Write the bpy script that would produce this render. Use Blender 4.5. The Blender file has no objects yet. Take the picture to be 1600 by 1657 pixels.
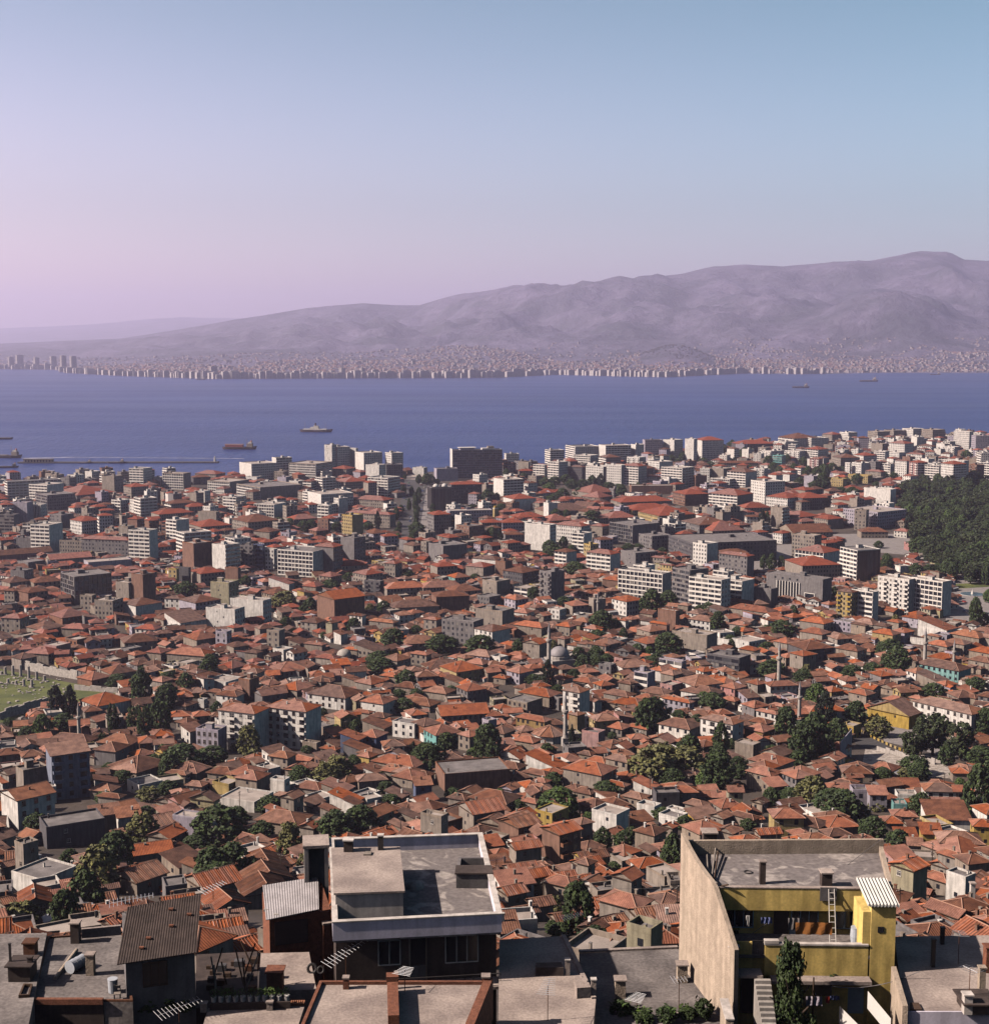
import bpy, math, random
from mathutils import Vector, noise
R = math.radians
rnd = random.Random(7)
scene = bpy.context.scene
COL = scene.collection

# ------------------------------------------------------------------ camera
F, CX, CY, HZ, CAMZ = 2286.0, 800.0, 828.5, 552.0, 187.0
K = CAMZ / 150.0
PITCH = math.atan((CY - HZ) / F)
cam_d = bpy.data.cameras.new('camera')
cam_d.sensor_fit = 'HORIZONTAL'; cam_d.sensor_width = 36.0
cam_d.lens = 36.0 * F / 1600.0
cam_d.clip_start = 1.0; cam_d.clip_end = 90000.0
cam = bpy.data.objects.new('camera', cam_d); COL.objects.link(cam)
cam.location = (0, 0, CAMZ); cam.rotation_euler = (math.pi / 2 - PITCH, 0, 0)
scene.camera = cam

# ------------------------------------------------------------------ sky, sun, exposure
SUN_AZ = R(-100.0)          # measured from the view direction, negative = left
SUN_EL = R(37.0)
w = bpy.data.worlds.new('World'); scene.world = w; w.use_nodes = True
nt = w.node_tree; nt.nodes.clear()
sky = nt.nodes.new('ShaderNodeTexSky'); sky.sky_type = 'NISHITA'; sky.sun_disc = False
sky.sun_elevation = SUN_EL; sky.sun_rotation = SUN_AZ
sky.altitude = 187; sky.air_density = 1.0; sky.dust_density = 3.0; sky.ozone_density = 3.0
tint = nt.nodes.new('ShaderNodeMix'); tint.data_type = 'RGBA'; tint.blend_type = 'MULTIPLY'; tint.inputs[0].default_value = 1.0
bg = nt.nodes.new('ShaderNodeBackground'); bg.inputs[1].default_value = 0.072
wo = nt.nodes.new('ShaderNodeOutputWorld')
# summer haze: the sky brightens and pales towards the horizon all the way round, and warms towards the sun's side
tc = nt.nodes.new('ShaderNodeTexCoord'); sz = nt.nodes.new('ShaderNodeSeparateXYZ'); nt.links.new(tc.outputs['Generated'], sz.inputs[0])
veil = nt.nodes.new('ShaderNodeValToRGB'); veil.color_ramp.interpolation = 'EASE'; nt.links.new(sz.outputs[2], veil.inputs[0])
els = veil.color_ramp.elements
els[0].position = 0.0; els[0].color = (3.5, 2.70, 2.65, 1)
els[1].position = 0.62; els[1].color = (0.27, 0.28, 0.29, 1)
e = els.new(0.10); e.color = (1.95, 1.66, 1.58, 1)
e = els.new(0.27); e.color = (1.08, 1.23, 1.10, 1)
dt = nt.nodes.new('ShaderNodeVectorMath'); dt.operation = 'DOT_PRODUCT'; nt.links.new(tc.outputs['Generated'], dt.inputs[0])
dt.inputs[1].default_value = (math.sin(SUN_AZ), math.cos(SUN_AZ), 0)
side = nt.nodes.new('ShaderNodeMapRange'); side.inputs[1].default_value = -0.45; side.inputs[2].default_value = 0.45; nt.links.new(dt.outputs['Value'], side.inputs[0])
warm = nt.nodes.new('ShaderNodeMix'); warm.data_type = 'RGBA'; warm.inputs[6].default_value = (0.78, 1.00, 0.99, 1); warm.inputs[7].default_value = (1.34, 1.05, 1.10, 1)
nt.links.new(side.outputs[0], warm.inputs[0])
vw = nt.nodes.new('ShaderNodeMix'); vw.data_type = 'RGBA'; vw.blend_type = 'MULTIPLY'; vw.inputs[0].default_value = 1.0
nt.links.new(veil.outputs[0], vw.inputs[6]); nt.links.new(warm.outputs[2], vw.inputs[7])
nt.links.new(vw.outputs[2], tint.inputs[7])
nt.links.new(sky.outputs[0], tint.inputs[6]); nt.links.new(tint.outputs[2], bg.inputs[0])
nt.links.new(bg.outputs[0], wo.inputs[0])
sun_d = bpy.data.lights.new('sun', 'SUN'); sun_d.energy = 5.0; sun_d.angle = R(0.5)
sun_d.color = (1.0, 0.87, 0.76)
sun = bpy.data.objects.new('sun', sun_d); COL.objects.link(sun)
SUNV = Vector((math.sin(SUN_AZ) * math.cos(SUN_EL), math.cos(SUN_AZ) * math.cos(SUN_EL), math.sin(SUN_EL)))
sun.rotation_euler = SUNV.to_track_quat('Z', 'Y').to_euler()
sun.location = (0, 0, 400)
vs = scene.view_settings
vs.view_transform = 'Standard'; vs.look = 'None'; vs.gamma = 1.0; vs.exposure = 0.72
scene.cycles.use_denoising = True
scene.cycles.max_bounces = 6; scene.cycles.diffuse_bounces = 0; scene.cycles.glossy_bounces = 2
scene.cycles.volume_bounces = 1; scene.cycles.transparent_max_bounces = 8

# ------------------------------------------------------------------ pixel <-> place
CP, SP = math.cos(PITCH), math.sin(PITCH)
def ray(px, py):
    u = CY - py
    return Vector((px - CX, F * CP + u * SP, -F * SP + u * CP))
def proj(x, y, z):
    dz = z - CAMZ
    dep = y * CP - dz * SP
    up = y * SP + dz * CP
    if dep < 1: return None
    return (CX + F * x / dep, CY - F * up / dep, dep)
def atz(px, py, z):
    r = ray(px, py); t = (z - CAMZ) / r.z
    return Vector((r.x * t, r.y * t, z))
def aty(px, py, y):
    r = ray(px, py); t = y / r.y
    return Vector((r.x * t, y, CAMZ + r.z * t))
PROF = [(-5000, 183), (-20, 184), (0, 183), (20, 175), (60, 155), (85, 142), (100, 135), (130, 123), (154.5, 111.8), (220, 86.9), (295, 63.1),
        (374, 42.3), (474, 27.4), (598.6, 16.2), (735.7, 9.9), (929, 6.2), (1247, 3.7), (1870, 1.95), (8000, 1.8)]
def ground(x, y):
    for (a, za), (b, zb) in zip(PROF, PROF[1:]):
        if y <= b:
            return za + (zb - za) * (y - a) / (b - a)
    return 1.8
def hit(px, py, H=0.0):
    r = ray(px, py).normalized()
    lo = 60.0
    while lo < 3800 and CAMZ + r.z * lo <= ground(r.x * lo, r.y * lo) + H: lo += 15   # step out past the slope right below
    hi = lo
    while hi < 5000:
        if CAMZ + r.z * hi <= ground(r.x * hi, r.y * hi) + H: break
        lo = hi; hi += 25
    for _ in range(18):
        m = (lo + hi) / 2; p = r * m
        if CAMZ + p.z <= ground(p.x, p.y) + H: hi = m
        else: lo = m
    p = r * hi
    return Vector((p.x, p.y, CAMZ + p.z))
REG = {'A1': (0, 690, 6.667), 'A2': (220, 690, 6.667), 'A3': (440, 690, 6.667), 'A4': (660, 690, 6.667), 'A5': (880, 690, 6.667),
       'A6': (1100, 690, 6.667), 'A7': (1320, 690, 5.714), 'B1': (0, 880, 6.154), 'B2': (240, 880, 6.154), 'B3': (480, 880, 6.154),
       'B4': (720, 880, 6.154), 'B5': (960, 860, 6.154), 'B6': (1180, 860, 7.273), 'B7': (1340, 860, 6.154), 'C1': (0, 1060, 5.714),
       'C2': (260, 1060, 5.714), 'C3': (520, 1060, 5.714), 'C4': (780, 1060, 5.714), 'C5': (1040, 1060, 5.714), 'C6': (1300, 1060, 5.333),
       'D1': (0, 1230, 5.333), 'D2': (280, 1230, 5.333), 'D3': (560, 1220, 5.333), 'D4': (820, 1220, 5.333), 'D5': (1080, 1220, 5.333),
       'D6': (1340, 1220, 6.154), 'D7': (1400, 1380, 5.98), 'N': (780, 1300, 3.81), 'P': (0, 0, 1.0)}
def rx(reg, x): return REG[reg][0] + x / REG[reg][2]
def ry(reg, y): return REG[reg][1] + y / REG[reg][2]

# ------------------------------------------------------------------ materials
MAT = {}
def mat(name, col, rough=0.85, var=0.25, scale=0.35, col2=None, fine=6.0, bump=0.0, metal=0.0, island=0.0, spec=0.3, stain=0.0):
    m = bpy.data.materials.new(name); m.use_nodes = True
    t = m.node_tree; n = t.nodes; b = n['Principled BSDF']
    geo = n.new('ShaderNodeNewGeometry')
    no = n.new('ShaderNodeTexNoise'); no.inputs['Scale'].default_value = scale; no.inputs['Detail'].default_value = 5
    no2 = n.new('ShaderNodeTexNoise'); no2.inputs['Scale'].default_value = fine; no2.inputs['Detail'].default_value = 3
    t.links.new(geo.outputs['Position'], no.inputs['Vector']); t.links.new(geo.outputs['Position'], no2.inputs['Vector'])
    ramp = n.new('ShaderNodeValToRGB'); ramp.color_ramp.elements[0].position = 0.36; ramp.color_ramp.elements[1].position = 0.64
    c2 = col2 or tuple(c * (1 - var) for c in col)
    ramp.color_ramp.elements[0].color = (*c2, 1); ramp.color_ramp.elements[1].color = (*col, 1)
    t.links.new(no.outputs[0], ramp.inputs[0])
    mr = n.new('ShaderNodeMapRange'); mr.inputs[1].default_value = 0.3; mr.inputs[2].default_value = 0.7
    mr.inputs[3].default_value = 1 - var * 0.7; mr.inputs[4].default_value = 1 + var * 0.45
    t.links.new(no2.outputs[0], mr.inputs[0])
    mul = n.new('ShaderNodeMix'); mul.data_type = 'RGBA'; mul.blend_type = 'MULTIPLY'; mul.inputs[0].default_value = 1
    t.links.new(ramp.outputs[0], mul.inputs[6]); t.links.new(mr.outputs[0], mul.inputs[7])
    out = mul.outputs[2]
    if stain:
        mp = n.new('ShaderNodeMapping'); mp.inputs['Scale'].default_value = (1.3, 1.3, 0.16)
        no3 = n.new('ShaderNodeTexNoise'); no3.inputs['Scale'].default_value = 1.0; no3.inputs['Detail'].default_value = 6
        t.links.new(geo.outputs['Position'], mp.inputs[0]); t.links.new(mp.outputs[0], no3.inputs['Vector'])
        m3 = n.new('ShaderNodeMapRange'); m3.inputs[1].default_value = 0.42; m3.inputs[2].default_value = 0.62
        m3.inputs[3].default_value = 1.0; m3.inputs[4].default_value = 1 - stain
        t.links.new(no3.outputs[0], m3.inputs[0])
        mu3 = n.new('ShaderNodeMix'); mu3.data_type = 'RGBA'; mu3.blend_type = 'MULTIPLY'; mu3.inputs[0].default_value = 1
        t.links.new(out, mu3.inputs[6]); t.links.new(m3.outputs[0], mu3.inputs[7]); out = mu3.outputs[2]
    if island:
        hs = n.new('ShaderNodeHueSaturation')
        mi = n.new('ShaderNodeMapRange'); mi.inputs[3].default_value = 1 - island; mi.inputs[4].default_value = 1 + island * 0.8
        t.links.new(geo.outputs['Random Per Island'], mi.inputs[0]); t.links.new(mi.outputs[0], hs.inputs['Value'])
        mh = n.new('ShaderNodeMath'); mh.operation = 'MULTIPLY'; mh.inputs[1].default_value = 7.31
        mf = n.new('ShaderNodeMath'); mf.operation = 'FRACT'
        mi2 = n.new('ShaderNodeMapRange'); mi2.inputs[3].default_value = 0.72; mi2.inputs[4].default_value = 1.12
        t.links.new(geo.outputs['Random Per Island'], mh.inputs[0]); t.links.new(mh.outputs[0], mf.inputs[0])
        t.links.new(mf.outputs[0], mi2.inputs[0]); t.links.new(mi2.outputs[0], hs.inputs['Saturation'])
        t.links.new(out, hs.inputs['Color']); out = hs.outputs[0]
    t.links.new(out, b.inputs['Base Color'])
    b.inputs['Roughness'].default_value = rough; b.inputs['Metallic'].default_value = metal
    b.inputs['Specular IOR Level'].default_value = spec
    if bump:
        bp = n.new('ShaderNodeBump'); bp.inputs['Strength'].default_value = bump; bp.inputs['Distance'].default_value = 0.05
        t.links.new(no2.outputs[0], bp.inputs['Height']); t.links.new(bp.outputs[0], b.inputs['Normal'])
    MAT[name] = m
    return m
def tile_mat(name, col, col2, island=0.25):
    m = mat(name, col, rough=0.9, var=0.32, scale=0.45, col2=col2, fine=2.2, island=island, spec=0.15)
    t = m.node_tree; n = t.nodes; b = n['Principled BSDF']
    uv = n.new('ShaderNodeUVMap'); uv.uv_map = 'UVMap'
    sep = n.new('ShaderNodeSeparateXYZ'); t.links.new(uv.outputs[0], sep.inputs[0])
    wv = n.new('ShaderNodeMath'); wv.operation = 'MULTIPLY'; wv.inputs[1].default_value = 2 * math.pi / 0.42
    sn = n.new('ShaderNodeMath'); sn.operation = 'SINE'
    t.links.new(sep.outputs[0], wv.inputs[0]); t.links.new(wv.outputs[0], sn.inputs[0])
    fr = n.new('ShaderNodeMath'); fr.operation = 'MULTIPLY'; fr.inputs[1].default_value = 1 / 0.38
    f2 = n.new('ShaderNodeMath'); f2.operation = 'FRACT'
    t.links.new(sep.outputs[1], fr.inputs[0]); t.links.new(fr.outputs[0], f2.inputs[0])
    ad = n.new('ShaderNodeMath'); ad.operation = 'MULTIPLY_ADD'; ad.inputs[1].default_value = -0.5
    t.links.new(f2.outputs[0], ad.inputs[0]); t.links.new(sn.outputs[0], ad.inputs[2])
    bp = n.new('ShaderNodeBump'); bp.inputs['Strength'].default_value = 0.55; bp.inputs['Distance'].default_value = 0.06
    t.links.new(ad.outputs[0], bp.inputs['Height']); t.links.new(bp.outputs[0], b.inputs['Normal'])
    return m
tile_mat('tile_orange', (0.335, 0.118, 0.062), (0.215, 0.074, 0.042), 0.32)
tile_mat('tile_brown', (0.185, 0.087, 0.058), (0.098, 0.047, 0.034), 0.32)
tile_mat('tile_pale', (0.285, 0.140, 0.092), (0.170, 0.082, 0.056), 0.32)
tile_mat('tile_red', (0.285, 0.092, 0.060), (0.180, 0.060, 0.043), 0.3)
mat('ridge_mortar', (0.36, 0.20, 0.14), var=0.2)
WALL = {'W': ('wall_white', (0.66, 0.61, 0.56), 'white'), 'C': ('wall_cream', (0.36, 0.29, 0.235), 'cream'), 'G': ('wall_grey', (0.24, 0.215, 0.215), 'grey'),
        'L': ('wall_lavender', (0.48, 0.42, 0.50), 'lavender'), 'B': ('wall_brick', (0.27, 0.125, 0.075), 'brick'), 'Y': ('wall_yellow', (0.52, 0.36, 0.11), 'yellow'),
        'D': ('wall_dark', (0.13, 0.12, 0.13), 'dark grey'), 'K': ('wall_khaki', (0.42, 0.36, 0.22), 'khaki'), 'U': ('wall_blue', (0.095, 0.125, 0.23), 'dark blue'),
        'M': ('wall_mint', (0.20, 0.46, 0.44), 'mint green'), 'P': ('wall_pink', (0.52, 0.28, 0.26), 'pink'), 'H': ('wall_slate', (0.24, 0.27, 0.37), 'slate blue'), 'O': ('wall_ochre', (0.34, 0.22, 0.09), 'ochre')}
for k, (nm, c, _) in WALL.items(): mat(nm, tuple(v * (1.0 if k == 'W' else .78) for v in c), var=0.22, scale=0.5, stain=0.3, island=0.15)
mat('trim_white', (0.66, 0.61, 0.56), var=0.1)
mat('deck_pale', (0.42, 0.355, 0.315), var=0.3, scale=0.25)
mat('deck_grey', (0.22, 0.195, 0.188), var=0.4, scale=0.3)
mat('sheet_metal', (0.38, 0.37, 0.38), var=0.25, rough=0.5)
mat('sheet_blue', (0.09, 0.17, 0.42), var=0.2, rough=0.5)
mat('wood_dark', (0.075, 0.045, 0.03), var=0.3)
mat('lead_dome', (0.27, 0.25, 0.26), var=0.3, rough=0.6)
mat('stone_pale', (0.44, 0.395, 0.36), var=0.25, stain=0.2)
mat('stone_ruin', (0.42, 0.38, 0.34), var=0.35, scale=0.8)
mat('glass_dark', (0.018, 0.02, 0.028), var=0.2, rough=0.22, spec=0.5)
mat('glass_mid', (0.055, 0.058, 0.066), var=0.2, rough=0.25, spec=0.5)
mat('curtain', (0.20, 0.18, 0.165), var=0.2)
mat('asphalt', (0.075, 0.07, 0.07), var=0.25)
mat('pavement', (0.27, 0.24, 0.23), var=0.25)
mat('metal_dark', (0.04, 0.035, 0.035), var=0.2, rough=0.6)
mat('metal_rust', (0.13, 0.055, 0.03), var=0.4)
mat('aluminium', (0.55, 0.55, 0.56), var=0.1, rough=0.45, metal=0.6)
mat('bark', (0.075, 0.052, 0.038), var=0.3)
for nm, c, c2 in (('leaf_dark', (0.072, 0.105, 0.034), (0.036, 0.058, 0.022)), ('leaf_green', (0.110, 0.165, 0.040), (0.052, 0.090, 0.026)),
                  ('leaf_olive', (0.215, 0.205, 0.072), (0.115, 0.120, 0.044)), ('leaf_cypress', (0.028, 0.040, 0.022), (0.016, 0.025, 0.015)),
                  ('leaf_pine', (0.066, 0.085, 0.034), (0.034, 0.048, 0.022))):
    c, c2 = tuple(v * .86 for v in c), tuple(v * .86 for v in c2)
    mat(nm, c, col2=c2, rough=0.8, var=0.35, scale=0.45, fine=3.0, island=0.3, spec=0.2)

# ------------------------------------------------------------------ mesh builder and objects
class MB:
    def __init__(s): s.v = []; s.f = []; s.m = []; s.uv = []; s.names = []; s.hasuv = False
    def mi(s, name):
        if name not in s.names: s.names.append(name)
        return s.names.index(name)
    def poly(s, pts, mt, uv=None):
        k = len(s.v); s.v.extend(tuple(p) for p in pts); s.f.append(tuple(range(k, k + len(pts)))); s.m.append(s.mi(mt))
        s.uv.append(uv)
        if uv: s.hasuv = True
    def hexa(s, b, t, mt, bottom=True, top=True):
        """solid between polygon b (ccw from above) and t"""
        k = len(s.v); n = len(b); s.v.extend(tuple(p) for p in b); s.v.extend(tuple(p) for p in t); m = s.mi(mt)
        for i in range(n):
            j = (i + 1) % n
            s.f.append((k + i, k + j, k + n + j, k + n + i)); s.m.append(m); s.uv.append(None)
        if top: s.f.append(tuple(k + n + i for i in range(n))); s.m.append(m); s.uv.append(None)
        if bottom: s.f.append(tuple(k + n - 1 - i for i in range(n))); s.m.append(m); s.uv.append(None)
    def box(s, x0, x1, y0, y1, z0, z1, mt, bottom=True):
        if x0 > x1: x0, x1 = x1, x0
        if y0 > y1: y0, y1 = y1, y0
        q = [(x0, y0), (x1, y0), (x1, y1), (x0, y1)]
        s.hexa([(a, b, z0) for a, b in q], [(a, b, z1) for a, b in q], mt, bottom)
    def bar(s, p, q, r, mt, n=4, r2=None):
        p = Vector(p); q = Vector(q); d = (q - p)
        if d.length < 1e-6: return
        d.normalize(); a = d.orthogonal().normalized(); b = d.cross(a); r2 = r if r2 is None else r2
        ang = [2 * math.pi * (i + .5) / n for i in range(n)]
        s.hexa([p + (a * math.cos(t) + b * math.sin(t)) * r for t in ang], [q + (a * math.cos(t) + b * math.sin(t)) * r2 for t in ang], mt)
    def lathe(s, prof, mt, n=16, c=(0, 0, 0), smooth=False):
        k = len(s.v); m = s.mi(mt)
        for r, z in prof:
            for i in range(n):
                t = 2 * math.pi * i / n
                s.v.append((c[0] + r * math.cos(t), c[1] + r * math.sin(t), c[2] + z))
        for j in range(len(prof) - 1):
            for i in range(n):
                a = k + j * n + i; b = k + j * n + (i + 1) % n
                s.f.append((a, b, b + n, a + n)); s.m.append(m); s.uv.append(None)
        s.f.append(tuple(k + n - 1 - i for i in range(n))); s.m.append(m); s.uv.append(None)
        q = k + (len(prof) - 1) * n
        s.f.append(tuple(q + i for i in range(n))); s.m.append(m); s.uv.append(None)
    def add(s, o, mtx=None, loc=(0, 0, 0), rz=0.0):
        k = len(s.v); c, si = math.cos(rz), math.sin(rz)
        s.v.extend((loc[0] + c * x - si * y, loc[1] + si * x + c * y, loc[2] + z) for x, y, z in o.v)
        s.f.extend(tuple(k + i for i in f) for f in o.f)
        mp = [s.mi(nm) for nm in o.names]
        s.m.extend(mp[i] for i in o.m); s.uv.extend(o.uv); s.hasuv = s.hasuv or o.hasuv
    def mesh(s, name):
        me = bpy.data.meshes.new(name); me.from_pydata(s.v, [], s.f)
        for nm in s.names: me.materials.append(MAT[nm])
        me.polygons.foreach_set('material_index', s.m)
        if s.hasuv:
            lay = me.uv_layers.new(name='UVMap'); d = []
            for f, u in zip(s.f, s.uv):
                for i in range(len(f)): d.extend(u[i] if u else (0, 0))
            lay.data.foreach_set('uv', d)
        me.update()
        return me
    def build(s, name, parent=None, kind=None, smooth=False):
        if not s.f: return None
        me = s.mesh(name)
        if smooth: me.polygons.foreach_set('use_smooth', [True] * len(me.polygons))
        o = bpy.data.objects.new(name, me); COL.objects.link(o); o.parent = parent
        if kind: o['kind'] = kind
        return o
def tag(o, label, cat, group=None, kind=None):
    if label: o['label'] = label
    if cat: o['category'] = cat
    if group: o['group'] = group
    if kind: o['kind'] = kind
    return o
def thing(name, label, cat, loc=(0, 0, 0), rz=0.0, group=None):
    o = bpy.data.objects.new(name, None); COL.objects.link(o); o.empty_display_size = 0.5
    o.location = loc; o.rotation_euler = (0, 0, rz)
    return tag(o, label, cat, group)
def inst(name, me, parent=None, loc=(0, 0, 0), rz=0.0, scale=None):
    o = bpy.data.objects.new(name, me); COL.objects.link(o); o.parent = parent
    o.location = loc; o.rotation_euler = (0, 0, rz)
    if scale: o.scale = scale
    return o
# ------------------------------------------------------------------ the setting
mat('earth', (0.085, 0.066, 0.054), var=0.35, scale=0.06, col2=(0.050, 0.040, 0.034), fine=0.8)
SHORE = [(x_ * K, y_ * K) for x_, y_ in [(-6000, 1500), (-1200, 1500), (-531, 1512), (-320, 1518), (-250, 1560), (-105, 1606), (-56, 1616), (28, 1650), (250, 1900), (760, 2180), (1400, 2380), (6000, 2600)]]
def shore(x):
    for (a, ya), (b, yb) in zip(SHORE, SHORE[1:]):
        if x <= b: return ya + (yb - ya) * (x - a) / (b - a)
    return SHORE[-1][1]
def grid_mesh(name, rows, mt, smooth=True):
    """rows: list of equal-length lists of points"""
    m = len(rows[0]); v = [p for r in rows for p in r]
    f = [(j * m + i, j * m + i + 1, (j + 1) * m + i + 1, (j + 1) * m + i) for j in range(len(rows) - 1) for i in range(m - 1)]
    me = bpy.data.meshes.new(name); me.from_pydata(v, [], f); me.materials.append(MAT[mt])
    if smooth: me.polygons.foreach_set('use_smooth', [True] * len(f))
    me.update()
    o = bpy.data.objects.new(name, me); COL.objects.link(o)
    return o
ys = [-4000, -800, -200, -60, -20, 0, 20, 40, 60, 85, 100, 115, 130, 154.5, 185, 220, 257, 295, 334, 374, 424, 474, 536, 598.6, 667, 735.7, 830, 929, 1085, 1247, 1500, 1750]
xs = [-6000, -3000, -1500, -1000] + [i * 50 for i in range(-16, 25)] + [1400, 1900, 3100, 6000]
rows = [[(x, y, ground(x, y)) for x in xs] for y in ys]
rows += [[(x, 1750 + (shore(x) - 1750) * t, ground(x, 1750 + (shore(x) - 1750) * t)) for x in xs] for t in (0.33, 0.66, 1.0)]
rows.append([(x, shore(x) + 0.3, -1.0) for x in xs])
tag(grid_mesh('ground', rows, 'earth', False), 'brown earth and lanes of the hillside town', None, kind='structure')

# sea
m = mat('sea_water', (0.012, 0.034, 0.150), rough=0.36, var=0.2, scale=0.0012, spec=0.20)
t = m.node_tree; n = t.nodes; b = n['Principled BSDF']; b.inputs['IOR'].default_value = 1.33
geo = n.new('ShaderNodeNewGeometry')
mp = n.new('ShaderNodeMapping'); mp.inputs['Scale'].default_value = (0.05, 0.022, 1)
n1 = n.new('ShaderNodeTexNoise'); n1.inputs['Scale'].default_value = 1.0; n1.inputs['Detail'].default_value = 6; n1.inputs['Roughness'].default_value = 0.65
t.links.new(geo.outputs['Position'], mp.inputs[0]); t.links.new(mp.outputs[0], n1.inputs['Vector'])
bp = n.new('ShaderNodeBump'); bp.inputs['Strength'].default_value = 1.0; bp.inputs['Distance'].default_value = 5.0
t.links.new(n1.outputs[0], bp.inputs['Height']); t.links.new(bp.outputs[0], b.inputs['Normal'])
mpb = n.new('ShaderNodeMapping'); mpb.inputs['Scale'].default_value = (0.0007, 0.0042, 1); nb_ = n.new('ShaderNodeTexNoise'); nb_.inputs['Scale'].default_value = 1.0; nb_.inputs['Detail'].default_value = 4
t.links.new(geo.outputs['Position'], mpb.inputs[0]); t.links.new(mpb.outputs[0], nb_.inputs['Vector'])
mrb = n.new('ShaderNodeMapRange'); mrb.inputs[1].default_value = .35; mrb.inputs[2].default_value = .65; mrb.inputs[3].default_value = .33; mrb.inputs[4].default_value = .39
t.links.new(nb_.outputs[0], mrb.inputs[0]); t.links.new(mrb.outputs[0], b.inputs['Roughness'])
q = [-26000 + 2600 * i for i in range(21)]
rows = [[(x, y, 0.0) for x in q] for y in (1780, 2500, 3700, 5600, 8100, 11200, 17400, 25000, 40000)]
tag(grid_mesh('sea', rows, 'sea_water'), 'calm blue bay between the town and the far shore', None, kind='structure')

# far shore land and hills
FS = [(-400, 594), (0, 597), (95, 598), (110, 603), (200, 608), (350, 613), (560, 612), (800, 611), (900, 606), (1020, 609), (1080, 610), (1200, 604), (1300, 605), (1420, 603), (1600, 603), (2000, 602)]
SKY = [(-900, 556), (0, 556), (200, 548), (250, 540), (330, 527), (400, 515), (500, 500), (590, 493), (640, 496), (680, 496), (720, 484), (800, 470), (840, 466), (890, 467), (980, 460), (1010, 454), (1100, 443), (1150, 432),
       (1200, 429), (1260, 433), (1330, 428), (1400, 424), (1440, 417), (1475, 409), (1500, 411), (1525, 412), (1548, 425), (1600, 428), (1750, 440), (2000, 430), (2400, 470)]
def lerp(tab, x):
    for (a, ya), (b, yb) in zip(tab, tab[1:]):
        if x <= b: return ya + (yb - ya) * max(0, min(1, (x - a) / (b - a)))
    return tab[-1][1]
def fshore(px): return CAMZ * F / (lerp(FS, px) - HZ)
def sstep(t): t = max(0, min(1, t)); return t * t * (3 - 2 * t)
def bumpf(x, y, cx, cy, rx_, ry_): return math.exp(-(((x - cx) / rx_) ** 2 + ((y - cy) / ry_) ** 2))
RIDGE = 12800.0
def far_h(px, y): return K * far_h0(px, y / K)
def far_h0(px, y):
    x = (px - CX) / F * y
    y0 = fshore(px) / K
    h = 1.5 + (16 + 66 * sstep((px - 60) / 420)) * max(0, min(1, (y - y0 - 150) / 2300)) ** 1.15
    hr = 150.0 + (HZ - lerp(SKY, px)) / F * RIDGE
    start = 8300 - 500 * sstep((px - 900) / 500)
    tt = (y - start) / (RIDGE - start)
    if tt > 0:
        k = min(tt, 1.0); s = 0.55 * k ** 1.25 + 0.45 * sstep(k)
        if tt > 1: s = 1 - 0.25 * (tt - 1)
        nz = noise.fractal(Vector((x / 1500, y / 1500, 3.1)), 0.9, 2.1, 5)
        rg = 1 - abs(noise.fractal(Vector((x / 1900 + 9, y / 2600, 1.7)), 0.8, 2.2, 4))
        amp = min(1, hr / 500)
        env = 4 * k * (1 - k) if k < 1 else 0
        n3 = noise.fractal(Vector((x / 420, y / 520, 7.7)), 0.7, 2.0, 4)
        h += max(hr - h, 0) * s + amp * env * (210 * (rg - 0.72) + 100 * nz + 80 * n3) + amp * 16 * nz * min(1, k * 3)
    # cone hill behind the waterfront and the darker foothill on the right
    hx = (1095 - CX) / F * 7600; h += 78 * bumpf(x, y, hx, 7600, 190, 420)
    hx = (1430 - CX) / F * 8700; h += 205 * bumpf(x, y, hx, 8900, 430, 500)
    hx = (740 - CX) / F * 7700; h += 42 * bumpf(x, y, hx, 8100, 330, 700)
    hx = (1640 - CX) / F * 7500; h += 60 * bumpf(x, y, hx, 7700, 500, 600)
    return h
mat('far_land', (0.138, 0.120, 0.175), var=0.5, scale=0.0022, col2=(0.055, 0.058, 0.070), fine=0.012, bump=0.0)  # bluish violet of the distant haze is mixed into the hill colour
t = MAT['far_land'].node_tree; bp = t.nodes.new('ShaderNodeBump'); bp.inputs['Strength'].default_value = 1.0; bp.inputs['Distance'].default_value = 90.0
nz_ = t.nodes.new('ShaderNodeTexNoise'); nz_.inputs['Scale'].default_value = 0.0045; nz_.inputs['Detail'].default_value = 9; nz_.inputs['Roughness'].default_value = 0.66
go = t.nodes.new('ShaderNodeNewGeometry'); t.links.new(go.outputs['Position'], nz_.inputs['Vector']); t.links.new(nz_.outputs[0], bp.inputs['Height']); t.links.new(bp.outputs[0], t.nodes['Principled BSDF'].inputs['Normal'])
pxs = [-900 + 10 * i for i in range(331)]
T = [0, .01, .03, .06, .1, .14, .18] + [.22 + .78 * i / 84 for i in range(85)]
rows = []
for k, tt in enumerate(T):
    r = []
    for px in pxs:
        y0 = fshore(px); y = y0 + (14500 * K - y0) * tt
        r.append(((px - CX) / F * y, y, far_h(px, y) if k else -1.0))
    rows.append(r)
tag(grid_mesh('far_hills', rows, 'far_land'), 'long bare hills rising behind the far shore', None, kind='structure')
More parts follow.
